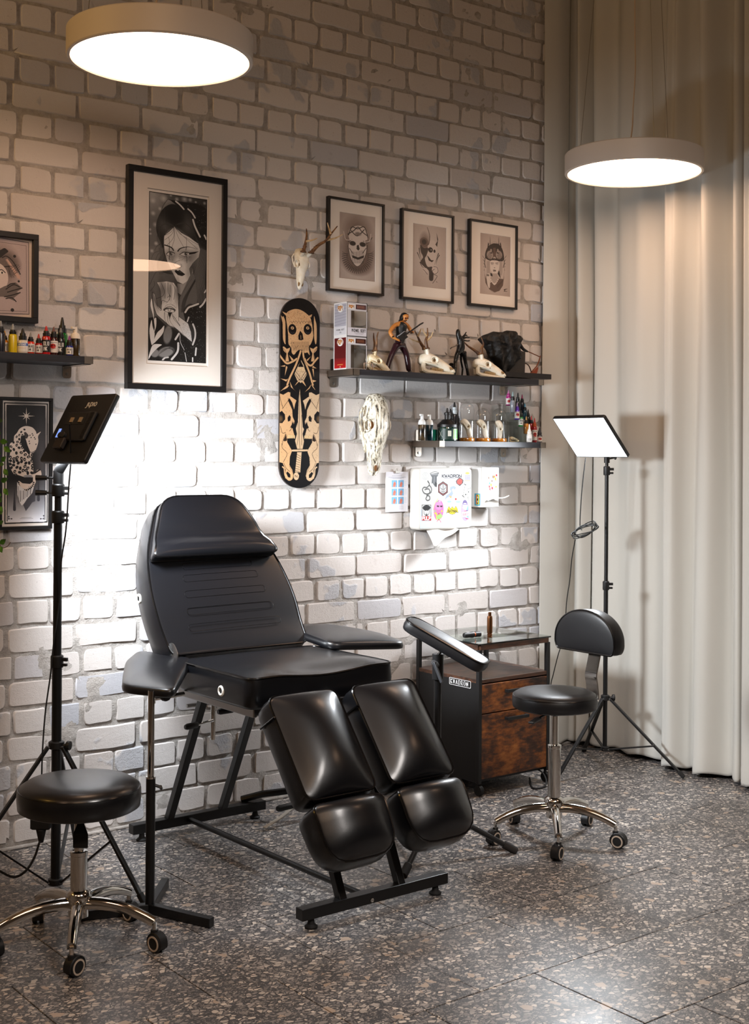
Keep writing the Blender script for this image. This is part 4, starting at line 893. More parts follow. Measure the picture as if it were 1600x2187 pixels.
hair = [(560, 745), (640, 665), (740, 640), (880, 700), (990, 800), (1010, 960), (1060, 1090), (1125, 1230), (1200, 1300), (1210, 1750), (1215, 2100), (1130, 2240), (1060, 1980), (1000, 1860), (1010, 1560), (950, 1560), (1100, 1400), (1110, 1250), (950, 1090), (750, 960), (610, 1090), (605, 1300), (650, 1430), (640, 1530), (740, 1640), (560, 1600), (500, 1520), (520, 1430), (590, 1320), (560, 1200), (500, 1050), (495, 900)]
c.poly(hair, .13, 1, True)
c.ell((640, 930), 110, 110, .38, .8, .8); c.ell((940, 960), 80, 130, .36, .7, .8); c.ell((740, 820), 110, 130, .03, .9, .7); c.ell((1100, 1500), 70, 230, .42, .7, .7); c.ell((1080, 1800), 70, 200, .45, .7, .8); c.ell((620, 1500), 60, 90, .4, .6, .8)
for k in range(26):
    u = k/25; c.line([(745, 950), (640-60*u, 900+40*u), (540-40*u, 960+170*u), (560+30*u, 1180+120*u)], 1, .05 if k % 2 else .42, .55)
    c.line([(760, 940), (880+40*u, 900+30*u), (1000+30*u, 1000+60*u), (1100+60*u, 1250+40*u)], 1, .04 if k % 2 else .40, .55)
    c.line([(1110+80*u, 1300), (1130+60*u-60*u, 1500), (1020+160*u, 1750), (1090+100*u, 2000), (1100, 2230)], 1, .05 if k % 2 else .55, .5)
c.poly([(747, 962), (850, 1050), (960, 1110), (1090, 1205), (1117, 1290), (1095, 1395), (1010, 1480), (960, 1560), (985, 1700), (870, 1778), (790, 1740), (745, 1650), (700, 1560), (650, 1450), (615, 1330), (603, 1200), (606, 1090), (680, 1030)], .86, 1)   # face
c.poly([(870, 1778), (985, 1700), (1010, 1560), (1020, 1850), (880, 1960), (800, 1900), (790, 1770)], .62)
c.ell((720, 1500), 40, 150, .5, .5, .8); c.ell((985, 1440), 60, 90, .45, .6, .8); c.ell((1060, 1360), 50, 90, .5, .5, .8); c.ell((960, 1620), 40, 90, .5, .5, .7)
for P in ([(740, 965), (700, 1040), (610, 1085)], [(742, 965), (720, 1060), (612, 1150)], [(745, 970), (735, 1120), (640, 1230)], [(748, 970), (750, 1130), (712, 1260)], [(760, 975), (800, 1100), (885, 1255)], [(765, 975), (830, 1060), (1000, 1170), (1100, 1225)], [(765, 975), (860, 1080), (1080, 1280)], [(667, 1110), (680, 1180), (672, 1300)], [(918, 1110), (925, 1200), (922, 1300)]):
    c.line(P, 1.6, .08)
c.line([(800, 1310), (830, 1275), (890, 1255), (950, 1248), (1010, 1262), (1075, 1282)], 9, .1, 1, taper=True); c.line([(738, 1300), (715, 1265), (670, 1240), (612, 1222)], 8, .1, 1)
for cx, cy, rx in ((905, 1350, 92), (690, 1345, 66)):
    c.ell((cx, cy+10), rx, 62, .22, .55, .85); c.ell((cx, cy+4), rx*.78, 26, .80); c.ell((cx+10, cy), 24, 24, .35); c.ell((cx+10, cy), 11, 12, .03); c.ell((cx+18, cy-8), 5, 5, .98)
    c.line([(cx-rx*.85, cy+6), (cx-rx*.3, cy-24), (cx+rx*.3, cy-24), (cx+rx*.95, cy-6)], 5, .03); c.line([(cx-rx*.7, cy+16), (cx, cy+32), (cx+rx*.7, cy+10)], 2, .05)
    c.dots(70, (cx-rx, cy+20, cx+rx, cy+100), .06, (.5, 1.3), .8); c.dots(26, (cx-rx*.8, cy, cx+rx*.8, cy+80), .95, (.5, 1.5), .9)
c.poly([(960, 1330), (1100, 1312), (1040, 1345), (960, 1358)], .03); c.line([(905, 1300), (925, 1240)], 2, .05); c.line([(925, 1380), (928, 1480)], 2.5, .05, taper=True); c.line([(678, 1240), (680, 1440)], 3, .05, taper=True)
c.line([(745, 1500), (752, 1530), (775, 1540), (800, 1550), (840, 1540), (856, 1520), (840, 1490)], 2, .15); c.ell((800, 1545), 30, 8, .25, .6, .6)
c.line([(736, 1505), (770, 1465), (830, 1440)], 1.5, .1)
c.poly([(750, 1590), (775, 1575), (800, 1590), (825, 1578), (905, 1640), (885, 1652), (830, 1640), (775, 1625)], .04); c.poly([(775, 1622), (830, 1640), (900, 1645), (860, 1665), (800, 1650)], .12); c.line([(815, 1598), (850, 1612)], 2, .6)
for P in ([(590, 1300), (470, 1330), (425, 1420), (440, 1500), (455, 1560), (430, 1610)], [(600, 1320), (520, 1350), (470, 1480)], [(560, 1200), (500, 1240), (470, 1300)], [(590, 1400), (560, 1500), (600, 1600)], [(610, 1420), (540, 1560), (510, 1600)], [(640, 1580), (500, 1600), (440, 1700), (400, 1790)], [(460, 1740), (465, 1800), (405, 1880)]): c.line(P, 1.8, .06)
for k in range(40):
    u = k/39; t_ = .62 if k % 3 == 0 else (.30 if k % 3 == 1 else .05); c.line([(1120+85*u, 1260+40*u), (1085+110*u, 1480), (1030+150*u, 1720), (1075+110*u-20*math.sin(u*6), 1960), (1100+70*u, 2200)], 1.7, t_, .75)
    c.line([(560-40*u, 1250+20*u), (600-60*u, 1380), (545-30*u+30*math.sin(u*4), 1500), (600-70*u, 1640)], 1.4, t_, .6)
# lower half
c.poly([(380, 2260), (500, 2240), (640, 2380), (700, 2400), (870, 2490), (1000, 2640), (1060, 2340), (1205, 2420), (1200, 2915), (370, 2880)], .09)
c.poly([(820, 2260), (940, 2330), (1205, 2420), (1210, 2050), (1100, 2060), (1000, 2100), (900, 2180)], .08)
c.poly([(880, 1860), (1010, 1620), (1070, 1900), (1060, 2060), (960, 2060), (880, 2150), (900, 2300), (820, 2250), (815, 2100), (830, 1990)], .40, 1, True)
for k in range(16):
    u = k/15; c.line([(1020-20*u, 1640+60*u), (900-60*u, 1900+40*u), (850-30*u, 2050), (880-50*u, 2270)], 1.2, .06 if k % 2 else .72, .7); c.line([(1050, 1700+40*u), (960, 1850+60*u), (870+40*u, 2010+40*u), (840+50*u, 2180)], 1.2, .05, .6)
hand = [(440, 1895), (470, 1930), (500, 2080), (562, 2150), (565, 2010), (545, 1850), (500, 1755), (640, 1740), (740, 1760), (790, 1830), (808, 1960), (812, 2240), (940, 2330), (985, 2460), (1000, 2600), (880, 2510), (760, 2400), (690, 2380), (600, 2300), (500, 2210), (460, 2090)]
c.poly(hand, .88)
for P in ([(500, 1755), (545, 1850), (565, 2010), (562, 2155), (500, 2080), (440, 1895), (460, 2090), (500, 2210), (600, 2300), (690, 2380)], [(800, 1900), (810, 2150), (812, 2300)], [(812, 2240), (940, 2335)], [(690, 2380), (760, 2400), (990, 2600)]): c.line(P, 2.2, .05)
c.ell((560, 1900), 45, 120, .30, .5, .8); c.ell((590, 1850), 40, 120, .15, .4, .85, -.2); c.ell((790, 1880), 30, 130, .15, .5, .85); c.ell((470, 2010), 24, 110, .12, .5, .9, -.3); c.ell((660, 1850), 22, 110, .45, .5, .7); c.ell((700, 1870), 18, 110, .35, .5, .7)
for P in ([(560, 1760), (600, 1850), (605, 1900), (580, 1950), (490, 1985)], [(620, 1760), (618, 1980)], [(660, 1760), (665, 1900), (700, 1960)], [(715, 1760), (760, 1860), (740, 2000)], [(690, 1790), (680, 2010)], [(650, 1970), (690, 1940), (655, 2030), (580, 2010), (570, 2060)]): c.line(P, 2, .06)
c.ell((680, 2150), 84, 34, .28); c.ell((682, 2158), 66, 22, .9); c.ell((680, 2150), 26, 24, .66); c.ell((680, 2148), 10, 10, .95); c.line([(590, 2150), (640, 2110), (700, 2100), (770, 2150)], 3, .06); c.line([(595, 2130), (650, 2075), (720, 2070), (770, 2120)], 1.3, .3); c.dots(60, (590, 2020, 790, 2130), .1, (.5, 1.2)); c.dots(40, (600, 2200, 780, 2280), .1, (.5, 1.2))
c.poly([(655, 2180), (715, 2180), (685, 2270)], .05)
for P in ([(612, 2180), (610, 2260), (640, 2330), (690, 2385)], [(660, 2210), (655, 2300), (700, 2390)], [(682, 2230), (690, 2310), (760, 2400)], [(715, 2185), (740, 2270), (800, 2340), (840, 2400), (875, 2490)], [(735, 2230), (830, 2370)]): c.line(P, 3, .05, taper=True)
c.dots(260, (860, 2330, 1000, 2580), .25, (.4, 1.1), .9, lambda v: v > .7)
WB_ = [([(945, 730-20), (1000, 760), (1045, 835)], 11), ([(770, 600), (830, 650), (885, 712)], 11), ([(1015, 862), (1045, 960), (1115, 1105)], 13), ([(1178, 1085), (1205, 1140)], 12), ([(905, 2180), (950, 2115), (1010, 2090), (1090, 2060)], 13), ([(1115, 2105), (1160, 2060), (1200, 1990)], 13), ([(1180, 1900), (1210, 1850)], 10),
       ([(955, 2250), (935, 2310)], 10), ([(1015, 2350), (1045, 2440), (1045, 2540), (1012, 2640)], 13), ([(815, 2485), (765, 2565)], 14), ([(805, 2620), (795, 2740), (712, 2850)], 15), ([(832, 2500), (835, 2600), (890, 2715)], 4), ([(900, 2755), (925, 2890)], 5), ([(1060, 2690), (1050, 2790)], 12), ([(1010, 2830), (1010, 2900)], 10), ([(570, 2880), (610, 2830), (660, 2820)], 12)]
for P, w in WB_: c.line(P, w+4, .03); c.line(P, w, .86)
for x, y, rx, ry, r_ in ((655, 2500, 60, 130, .15), (630, 2745, 120, 70, -.35), (470, 2760, 60, 60, -.6)): c.ell((x, y), rx, ry, .55, 1, .15, r_)
for k in range(12): c.line([(610+10*k, 2400), (600+11*k, 2500), (610+10*k, 2620)], 1.3, .1, .6); c.line([(520+14*k, 2790-10*k), (600+12*k, 2700-2*k), (735, 2700+5*k)], 1.3, .1, .6)
for P in ([(425, 1985), (410, 2080), (440, 2200), (460, 2290), (455, 2180), (440, 2080)], [(490, 2260), (460, 2290), (470, 2400), (455, 2480), (490, 2380)], [(425, 2290), (395, 2450), (430, 2650), (470, 2500), (440, 2380)], [(605, 2370), (560, 2420), (500, 2480), (440, 2630), (520, 2560), (590, 2470)], [(570, 2640), (450, 2640), (400, 2750), (380, 2850), (440, 2760), (520, 2680)]): c.poly(P, .93, 1, True)
c.dots(120, (820, 2450, 1200, 2900), .9, (.6, 1.6), .9, lambda v: v < .12); c.dots(60, (960, 2100, 1200, 2400), .9, (.6, 1.7), .9, lambda v: v < .12); c.dots(30, (420, 2820, 720, 2890), .9, (.6, 1.3), .9, lambda v: v < .15)
c.grain(.02); c.a[:5] = .08; c.a[-5:] = .08; c.a[:, :4] = .08; c.a[:, -4:] = .08
mt = c.mat('woman_print', .45)
m_ = ZP(345, 2910, ZA, .0195), ZP(1248, 550, ZA, .0195); m2 = ZP(355, 400, ZA, .0195)
big = picture(2.283, 2.729, 1.710, 2.579, .0225, 'tall black framed print of a woman with flowing hair, above the chair', mt, A, (m_[0].x+.002, m_[1].x, m_[0].z, m_[1].z+.004))
uvquad('paper_margin', flat('print_paper', 'efe9e2', .7), big, [(m_[0].x-.004, WALL-.012, m_[0].z-.004), (m_[1].x+.004, WALL-.012, m_[0].z-.004), (m_[1].x+.004, WALL-.012, m_[1].z+.01), (m_[0].x-.004, WALL-.012, m_[1].z+.01)])
# --- three small prints
def small(x0, x1, z0, z1, zoom, pr, label, draw):
    p0, p1 = ZP(pr[0], pr[1], zoom, .0125), ZP(pr[2], pr[3], zoom, .0125); A = (p0.x, p1.x, p1.z, p0.z)
    c = Cv(220, 400, (.64, .58, .55), wall_T(*A, .0125), zoom); c.ell(((pr[0]+pr[2])/2, (pr[1]+pr[3])/2), (pr[2]-pr[0])*.42, abs(pr[3]-pr[1])*.42, (.80, .76, .73), .9, .8)
    draw(c); c.grain(.015); picture(x0, x1, z0, z1, .0095, label, c.mat('small_print', .6), A, (A[0]-.001, A[1]+.001, A[2]-.001, A[3]+.001), .026)
ZB = (690, 410, 5.333); D_ = (.13, .10, .09); S_ = (.38, .31, .28); L_ = (.78, .73, .70)
def skull1(c):
    c.ell((400, 480), 130, 170, S_, .85, .5); c.ell((395, 700), 170, 200, S_, .9, .35); c.ell((400, 840), 130, 90, S_, .8, .4)
    for k in range(26):
        a = -.2+k*(PI+.4)/25; x, y = 395+175*math.cos(a), 740+ 190*math.sin(a); c.line([(395+110*math.cos(a), 730+130*math.sin(a)), (x, y)], 2.4, D_, 1, taper=True); c.line([(395+120*math.cos(a), 740+130*math.sin(a)), (x+18*math.cos(a+1.2), y-22)], 1.5, D_)
    c.poly([(290, 500), (300, 430), (360, 390), (440, 390), (500, 450), (505, 540), (480, 560), (495, 640), (480, 740), (440, 820), (395, 850), (340, 810), (300, 720), (290, 620), (305, 560)], L_, 1, True)
    for P in ([(290, 490), (330, 400), (395, 420), (470, 400), (512, 520)], [(285, 480), (350, 440), (400, 400), (440, 450), (505, 500)], [(320, 440), (390, 500), (470, 430)]): c.line(P, 5, D_)
    c.ell((400, 478), 30, 16, L_); c.ell((400, 478), 34, 20, D_, .5, .3)
    c.ell((338, 585), 34, 26, D_, 1, .15); c.ell((452, 598), 34, 26, D_, 1, .15); c.poly([(385, 610), (405, 600), (418, 650), (402, 668), (382, 648)], D_)
    c.poly([(330, 720), (400, 745), (470, 722), (462, 750), (400, 772), (335, 748)], D_)
    for k in range(12): c.line([(322+13*k, 675+8*math.sin(k*.5)), (325+12.6*k, 735)], 1.6, D_, .9); c.line([(330+12*k, 752), (336+11*k, 812)], 1.6, D_, .9)
    for P in ([(285, 610), (300, 700), (330, 790), (390, 850), (450, 800), (492, 700), (505, 610)], [(240, 500), (290, 560), (330, 540)], [(560, 520), (510, 580), (460, 560)], [(300, 640), (340, 700)], [(490, 640), (450, 700)]): c.line(P, 3.4, D_)
    for P in ([(235, 450), (262, 540), (330, 545)], [(545, 480), (530, 560), (470, 570)]): c.line(P, 5, L_)
small(3.241, 3.551, 2.171, 2.581, ZB, (188, 228, 590, 1022), 'first small framed print beside the antlers, a screaming skull with thorns', skull1)
def skull2(c):
    c.ell((1160, 600), 50, 110, S_, .9, .5); c.poly([(1195, 600), (1215, 555), (1260, 550), (1290, 600), (1295, 660), (1285, 720), (1280, 800), (1240, 860), (1205, 830), (1190, 760), (1170, 700), (1190, 650)], L_, 1, True)
    c.poly([(1110, 600), (1150, 640), (1200, 640), (1180, 720), (1160, 760), (1190, 850), (1250, 860), (1255, 1000), (1210, 1000), (1205, 900), (1160, 860), (1110, 800), (1140, 740), (1115, 680)], D_, .85, True)
    c.ell((1152, 570), 48, 52, S_); c.ell((1152, 568), 26, 30, D_, 1, .2); c.line([(1160, 620), (1205, 590), (1212, 500), (1185, 400)], 8, S_, taper=True); c.line([(1200, 600), (1218, 500), (1188, 402)], 2, D_)
    c.poly([(1280, 600), (1303, 560), (1292, 465), (1312, 540), (1300, 625)], D_); c.ell((1225, 660), 26, 30, D_); c.ell((1232, 660), 5, 5, (.9, .9, .9)); c.ell((1270, 675), 12, 18, D_); c.poly([(1185, 720), (1205, 740), (1230, 775), (1265, 780), (1240, 800), (1205, 780)], D_)
    for P in ([(1075, 690), (1100, 750), (1115, 790)], [(1095, 640), (1105, 720), (1130, 780)], [(1325, 720), (1300, 770), (1290, 830)], [(1315, 700), (1295, 760), (1270, 830)], [(1105, 800), (1130, 850), (1160, 870)]): c.line(P, 5, D_, taper=True)
    c.ell((1280, 890), 40, 50, L_); c.ell((1165, 890), 28, 26, L_)
    for P in ([(1260, 850), (1300, 860), (1310, 910), (1270, 935), (1245, 900), (1270, 880)], [(1140, 880), (1165, 905), (1190, 940)], [(1250, 940), (1300, 960), (1250, 1040)], [(1230, 860), (1240, 930), (1230, 1000)], [(1290, 1020), (1300, 1030)]): c.line(P, 2.5, D_)
small(3.652, 3.967, 2.169, 2.580, ZB, (1025, 355, 1397, 1110), 'middle small framed print, a horned skull turned to the right', skull2)
ZD = (990, 460, 10.415)
def lady(c):
    c.ell((690, 1150), 225, 560, (.74, .69, .66), 1); c.line([(690+222*math.cos(a), 1150+560*math.sin(a)) for a in [k*2*PI/40 for k in range(41)]], 1.4, D_, .5)
    c.poly([(470, 1300), (500, 1400), (560, 1480), (600, 1500), (760, 1400), (905, 1420), (905, 1340), (880, 1560), (800, 1680), (690, 1712), (570, 1640), (490, 1500)], S_, 1)
    c.poly([(510, 760), (560, 680), (640, 630), (700, 622), (780, 640), (850, 720), (890, 840), (900, 960), (850, 1030), (690, 1010), (600, 1010), (500, 960), (480, 880)], D_, .85, True)
    for s in (-1, 1):
        c.ell((690+s*100, 880), 72, 95, (.62, .57, .54), 1, .15); c.ell((690+s*72, 835), 22, 14, D_); c.ell((690+s*75, 775), 20, 30, (.62, .57, .54))
        for k in range(5): c.line([(690+s*(120+k*12), 820+k*28), (690+s*(60+k*8), 900+k*26)], 2.5, D_, .8)
        for k in range(5): c.line([(690+s*(225+0*k), 960+k*62), (690+s*(262-8*k), 900+k*80)], 2, D_)
        c.line([(690+s*205, 940), (690+s*218, 1060), (690+s*195, 1160)], 4, D_)
        c.line([(690+s*100, 640), (690+s*96, 540), (690+s*(100), 470)], 4, D_, taper=True); c.poly([(690+s*120, 640), (690+s*140, 595), (690+s*155, 700), (690+s*145, 715)], D_)
        c.poly([(690+s*100, 1020), (690+s*175, 1020), (690+s*190, 1250), (690+s*140, 1390), (690+s*95, 1300)], (.70, .65, .62)); 
        for k in range(5): c.line([(690+s*(110+k*13), 1020), (690+s*(112+k*13), 1330)], 1, D_, .5)
    c.poly([(660, 720), (720, 720), (715, 950), (690, 1000), (665, 950)], S_); c.ell((692, 945), 30, 22, (.7, .65, .62)); c.ell((692, 960), 12, 8, D_)
    c.poly([(600, 1020), (690, 1000), (790, 1030), (798, 1150), (770, 1240), (700, 1320), (640, 1270), (600, 1180)], (.82, .78, .75), 1, True)
    for s in (-1, 1): c.ell((694+s*55, 1088), 24, 10, D_, .7, .3); c.ell((694+s*55, 1090), 14, 6, (.85, .82, .8)); c.line([(694+s*20, 1062), (694+s*85, 1058)], 3, D_)
    c.ell((692, 1165), 14, 8, D_, .6, .3); c.ell((690, 1222), 34, 11, D_, .9); c.line([(660, 1240), (690, 1250), (720, 1238)], 3, S_)
    c.poly([(640, 1290), (740, 1290), (790, 1410), (690, 1560), (590, 1440)], (.66, .61, .58)); c.poly([(600, 1270), (640, 1300), (650, 1360), (600, 1340)], D_); c.poly([(790, 1220), (760, 1300), (830, 1410), (800, 1250)], D_)
    for k in range(9): c.ell((610+20*k, 1430+ 100*math.sin(k*PI/8)), 11, 16, (.86, .82, .8))
    c.poly([(520, 1290), (575, 1290), (600, 1350), (590, 1600), (560, 1640), (530, 1560), (510, 1380)], (.80, .76, .73)); c.line([(520, 1300), (510, 1400), (535, 1560), (575, 1640)], 2, D_); c.ell((545, 1330), 26, 22, D_, .6, .4)
    for k in range(10): c.line([(740+16*k, 1560-14*k), (760+14*k, 1610-16*k)], 1.6, D_)
    c.line([(900, 1650), (970, 1640)], 3, D_); c.line([(910, 1690), (935, 1640), (905, 1665)], 3, D_); c.line([(900, 1690), (970, 1690)], 2.5, D_)
small(4.066, 4.380, 2.172, 2.581, ZD, (372, 388, 1035, 1812), 'third small framed print nearest the curtain, a woman under a tiger head', lady)
# --- left prints
ZE = (0, 480, 6.248)
E0, E1, e0, e1 = 1.60, 1.9205, 1.936, 2.263
p1 = ZP(440, 170, ZE, .0125); p2 = ZP(440, 1245, ZE, .0125); A = (E0+(E1-p1.x), p1.x, p2.z, p1.z)
c = Cv(400, 420, (.83, .76, .70), wall_T(*A, .0125), ZE); c.T = wall_T(*A, .0125); I_ = (.10, .08, .08)
c.poly([(-2000, -300), (385, 238), (388, 1195), (-2000, 1400)], (.72, .66, .66))
for q in (((-900, 20), (383, 240), (388, 1195), (-900, 1150)), ((-900, 100), (350, 280), (355, 1158), (-900, 1110))): c.line(list(q), 2.6 if q[0][1] == 20 else 1.2, I_, 1, False)
c.ell((-30, 560), 260, 300, (.50, .44, .42), .8, .3); c.ell((60, 520), 190, 170, (.38, .33, .32), .8, .25); c.ell((-60, 700), 170, 200, (.84, .78, .76), 1)
c.poly([(-60, 380), (20, 330), (60, 312), (95, 335), (110, 358), (70, 390), (0, 440)], I_, 1, True)
c.poly([(-100, 900), (60, 820), (210, 770), (300, 845), (220, 900), (270, 910), (180, 980), (215, 1025), (60, 960), (-100, 960)], (.42, .38, .37), 1)
for P in ([(80, 860), (180, 800), (260, 830)], [(100, 900), (200, 870), (295, 845)], [(60, 960), (160, 940), (270, 905)], [(80, 985), (160, 975), (215, 1025)], [(30, 440), (90, 420), (180, 500), (270, 660)], [(60, 560), (140, 560), (200, 620)], [(100, 820), (140, 790), (200, 780)]): c.line(P, 5, I_)
c.ell((25, 640), 34, 18, (.9, .86, .84)); c.ell((28, 640), 12, 14, I_); c.line([(-20, 610), (25, 600), (70, 640)], 4, I_)
for k in range(16): a = k*.42; c.line([(150+40*math.cos(a), 600+60*math.sin(a*1.3)), (200+70*math.cos(a+.5), 620+90*math.sin(a))], 1.6, I_, .8); c.poly([(70+k*10, 470+k*16), (100+k*11, 450+k*15), (120+k*10, 490+k*16)], (.80, .66, .60), .8)
for x, y, r in ((195, 421, 19), (250, 755, 14), (165, 1138, 23)): c.ell((x, y), r, r, I_)
c.grain(.02); picture(E0, E1, e0, e1, .020, 'wide black framed print of a statue head with a bird, cut by the left edge', c.mat('statue_print', .6), A)
ZF = (0, 840, 6.248)
p0 = ZP(10, 78, ZF, .0125); p1 = ZP(690, 1800, ZF, .0125); A = (1.794, 1.971, 1.189, 1.650)
c = Cv(300, 780, (.90, .87, .84), wall_T(*A, .0125), ZF); K = (.07, .07, .08)
c.poly([(52, 118), (640, 135), (636, 1725), (58, 1745)], K); c.poly([(70, 135), (625, 150), (622, 1708), (74, 1728)], (.93, .90, .87)); c.poly([(86, 152), (608, 166), (606, 1690), (90, 1710)], K)
for k in range(60):
    u = k/59; v = .06+.86*max(0, (u-.28)/.72)**1.0; y = 900+800*u; c.poly([(100, y), (596, y), (596, y+16), (100, y+16)], (v, v, v*1.03), 1)
c.ell((330, 560), 230, 420, K, .9, .5); c.ell((560, 900), 90, 500, (.5, .5, .53), .7, .9)
st = []
for k in range(16): a = k*PI/8; r = (118, 26, 62, 26)[k % 4]; r = 118 if k % 4 == 0 else (70 if k % 4 == 2 else 20); st.append((352+r*math.sin(a), 303-r*math.cos(a)))
c.poly(st, (.90, .85, .80))
B_ = (.93, .88, .84)
c.poly([(225, 530), (265, 470), (340, 437), (430, 455), (480, 510), (490, 540), (545, 512), (510, 570), (512, 640), (495, 710), (470, 770), (440, 798), (425, 850), (395, 830), (400, 780), (370, 700), (340, 600), (320, 560), (290, 640), (300, 720), (370, 800), (430, 900), (445, 990), (450, 1080), (500, 1020), (545, 1035), (550, 1110), (490, 1125), (470, 1210), (420, 1280), (350, 1310), (280, 1280), (245, 1200), (250, 1120), (195, 1090), (130, 980), (115, 880), (135, 800), (130, 680), (180, 640), (190, 570)], B_, 1, True)
c.poly([(318, 520), (345, 515), (385, 560), (360, 605), (335, 600)], (.25, .22, .22)); c.line([(318, 520), (345, 515), (385, 560)], 3, B_)
c.poly([(280, 570), (330, 560), (345, 640), (390, 780), (370, 790), (300, 720), (270, 650)], K)
R2 = random.Random(4); pts = []
for _ in range(500):
    x, y = R2.uniform(125, 460), R2.uniform(460, 1090)
    q = c.m((x, y))
    if not (0 <= q[0] < c.w and 0 <= q[1] < c.h) or c.a[int(q[1]), int(q[0])].mean() < .8: continue
    if (x > 345 and y < 800) or any((x-a)**2+(y-b)**2 < 1500 for a, b in pts): continue
    pts.append((x, y))
for x, y in pts: r = 14+9*min(1, (y-460)/400); c.ell((x, y), r, r*.8, K, 1, 0, R2.uniform(0, 3)); c.ell((x+2, y+2), r*.35, r*.3, B_ if R2.random() < .5 else K)
for x, y in ((400, 560), (415, 590), (390, 640), (470, 610), (440, 560), (430, 540), (395, 670), (480, 680), (460, 590)): c.ell((x, y), 6, 10, K, 1, 0, .5)
c.line([(385, 770), (425, 790), (470, 765)], 3, K); c.line([(432, 780), (432, 830)], 2, K)
for k in range(9): c.line([(470, 760), (520+8*k, 770+12*k), (560+6*k, 800+14*k)], .8, (.3, .3, .32))
c.poly([(165, 1085), (240, 1090), (330, 1120), (440, 1120), (440, 1180), (400, 1210), (300, 1200), (260, 1170), (220, 1170), (165, 1120)], K); c.ell((375, 1105), 60, 16, (.6, .6, .62))
for k in range(14): a = k*.24-.1; c.ell((350+100*math.cos(a+.2), 1190+100*math.sin(a+.1)), 12, 9, K, 1, 0, a)
for k in range(6): c.ell((470+12*k, 1060-8*k), 8, 12, K, 1, 0, .4)
c.poly([(228, 1180), (258, 1230), (350, 1310), (465, 1240), (465, 1300), (390, 1400), (290, 1500), (262, 1450), (232, 1350)], (.90, .90, .91)); 
for k in range(8): c.line([(245+24*k, 1240+(60 if 0 < k < 6 else 0)), (250+22*k, 1460-16*k)], 4 if k % 2 else 2, K, .85)
c.poly([(470, 1190), (470, 1440), (430, 1455), (400, 1500), (345, 1572), (310, 1490), (360, 1410), (430, 1330)], (.28, .28, .31))
for x, y0, y1 in ((193, 1270, 1570), (513, 1160, 1440)): c.poly([(x-3, y0), (x+3, y0), (x+20, y1-20), (x+12, y1), (x-12, y1), (x-20, y1-20)], (.22, .22, .25))
for x in (117, 582): c.ell((x, 1645 if x < 200 else 1633), 9, 9, K); c.line([(x, 1645), (x, 1675), (x+(38 if x < 200 else -38), 1675)], 2.5, K, 1, False); c.ell((x+(38 if x < 200 else -38), 1675), 9, 9, K); c.ell((x, 1675), 9, 9, K)
c.line([(265, 1672), (440, 1668)], 1.6, (.4, .4, .4)); c.line([(285, 1660), (420, 1655)], 1.6, (.5, .5, .5))
picture(1.7795, 1.9835, 1.177, 1.662, .0105, 'narrow black framed print of a spotted cat under a star, behind the light stand', c.mat('leopard_print', .5), A, None, .024)

# ================================================================ skateboard deck
BX0, BX1, BZ0, BZ1 = 2.984, 3.187, 1.317, 2.123; yb_ = WALL-.03
Z3, Z4 = (580, 630, 10.417), (580, 830, 9.94)
c = Cv(300, 1180, (.045, .045, .055), wall_T(BX0, BX1, BZ0, BZ1, .04), Z3); TN = (.79, .63, .46); TK = (.78, .67, .54); DK = (.16, .11, .08); BK = (.04, .04, .05)
def skull_line(P, w, cc=TN): c.line(P, w+4, DK, .9); c.line(P, w, cc)
c.poly([(340, 400), (400, 350), (520, 312), (640, 330), (760, 400), (860, 500), (900, 640), (920, 800), (930, 930), (880, 1080), (830, 1160), (850, 1340), (800, 1280), (740, 1290), (690, 1230), (620, 1220), (560, 1260), (500, 1330), (450, 1280), (440, 1180), (380, 1090), (370, 900), (350, 700), (325, 520)], TN, 1, True)
for s, x in ((-1, 290), (1, 985)): c.poly([(x-40, 480), (x-s*10, 560), (x+20, 700), (x+20, 1000), (x-s*10+10, 1100), (x-30, 1000), (x-40, 800)], TN, 1, True)
for P in ([(235, 365), (280, 420), (330, 470), (340, 410)], [(905, 430), (880, 500), (830, 470), (850, 450)], [(205, 440), (250, 500), (260, 620), (240, 600)], [(965, 520), (960, 600), (950, 640), (940, 600)]): c.poly(P, TN)
for x in (465, 805): c.ell((x, 765), 88, 118, BK); c.ell((x, 735), 36, 34, TN); c.ell((x, 735), 14, 14, DK); c.line([(x-50, 820), (x, 850), (x+50, 830)], 2, (.3, .3, .35))
c.poly([(640, 795), (690, 860), (712, 990), (660, 1010), (600, 995), (595, 900)], BK); c.line([(650, 900), (655, 980)], 3, TN)
for k in range(13): c.line([(445+32*k, 1040), (450+31*k, 1180+30*math.sin(k))], 2.4, DK); 
for k in range(10): c.poly([(470+36*k, 1130), (500+36*k, 1130), (486+36*k, 1240)], TN); c.line([(470+36*k, 1130), (486+36*k, 1240), (500+36*k, 1130)], 1.4, DK, 1, False)
c.dots(330, (340, 330, 930, 1150), DK, (.6, 1.9), .8, lambda v: v > .5); c.dots(60, (360, 360, 880, 640), (.55, .30, .15), (1, 3), .7, lambda v: v > .5)
for k in range(8): c.line([(400+60*k, 620+20*math.sin(k*2)), (430+60*k, 580), (460+60*k, 630)], 1.5, DK)
for s, x in ((1, 340), (-1, 930)):
    c.poly([(x-95*s, 1160), (x-60*s, 1140), (x, 1200), (x+75*s, 1170), (x+60*s, 1230), (x+20*s, 1300), (x+50*s, 1480), (x-40*s, 1480), (x-10*s, 1300), (x-70*s, 1240)], TN, 1); c.line([(x-90*s, 1170), (x-10*s, 1300), (x-35*s, 1480)], 2.2, DK)
    c.line([(x-60*s, 1130), (x, 1170), (x+60*s, 1140)], 9, BK)
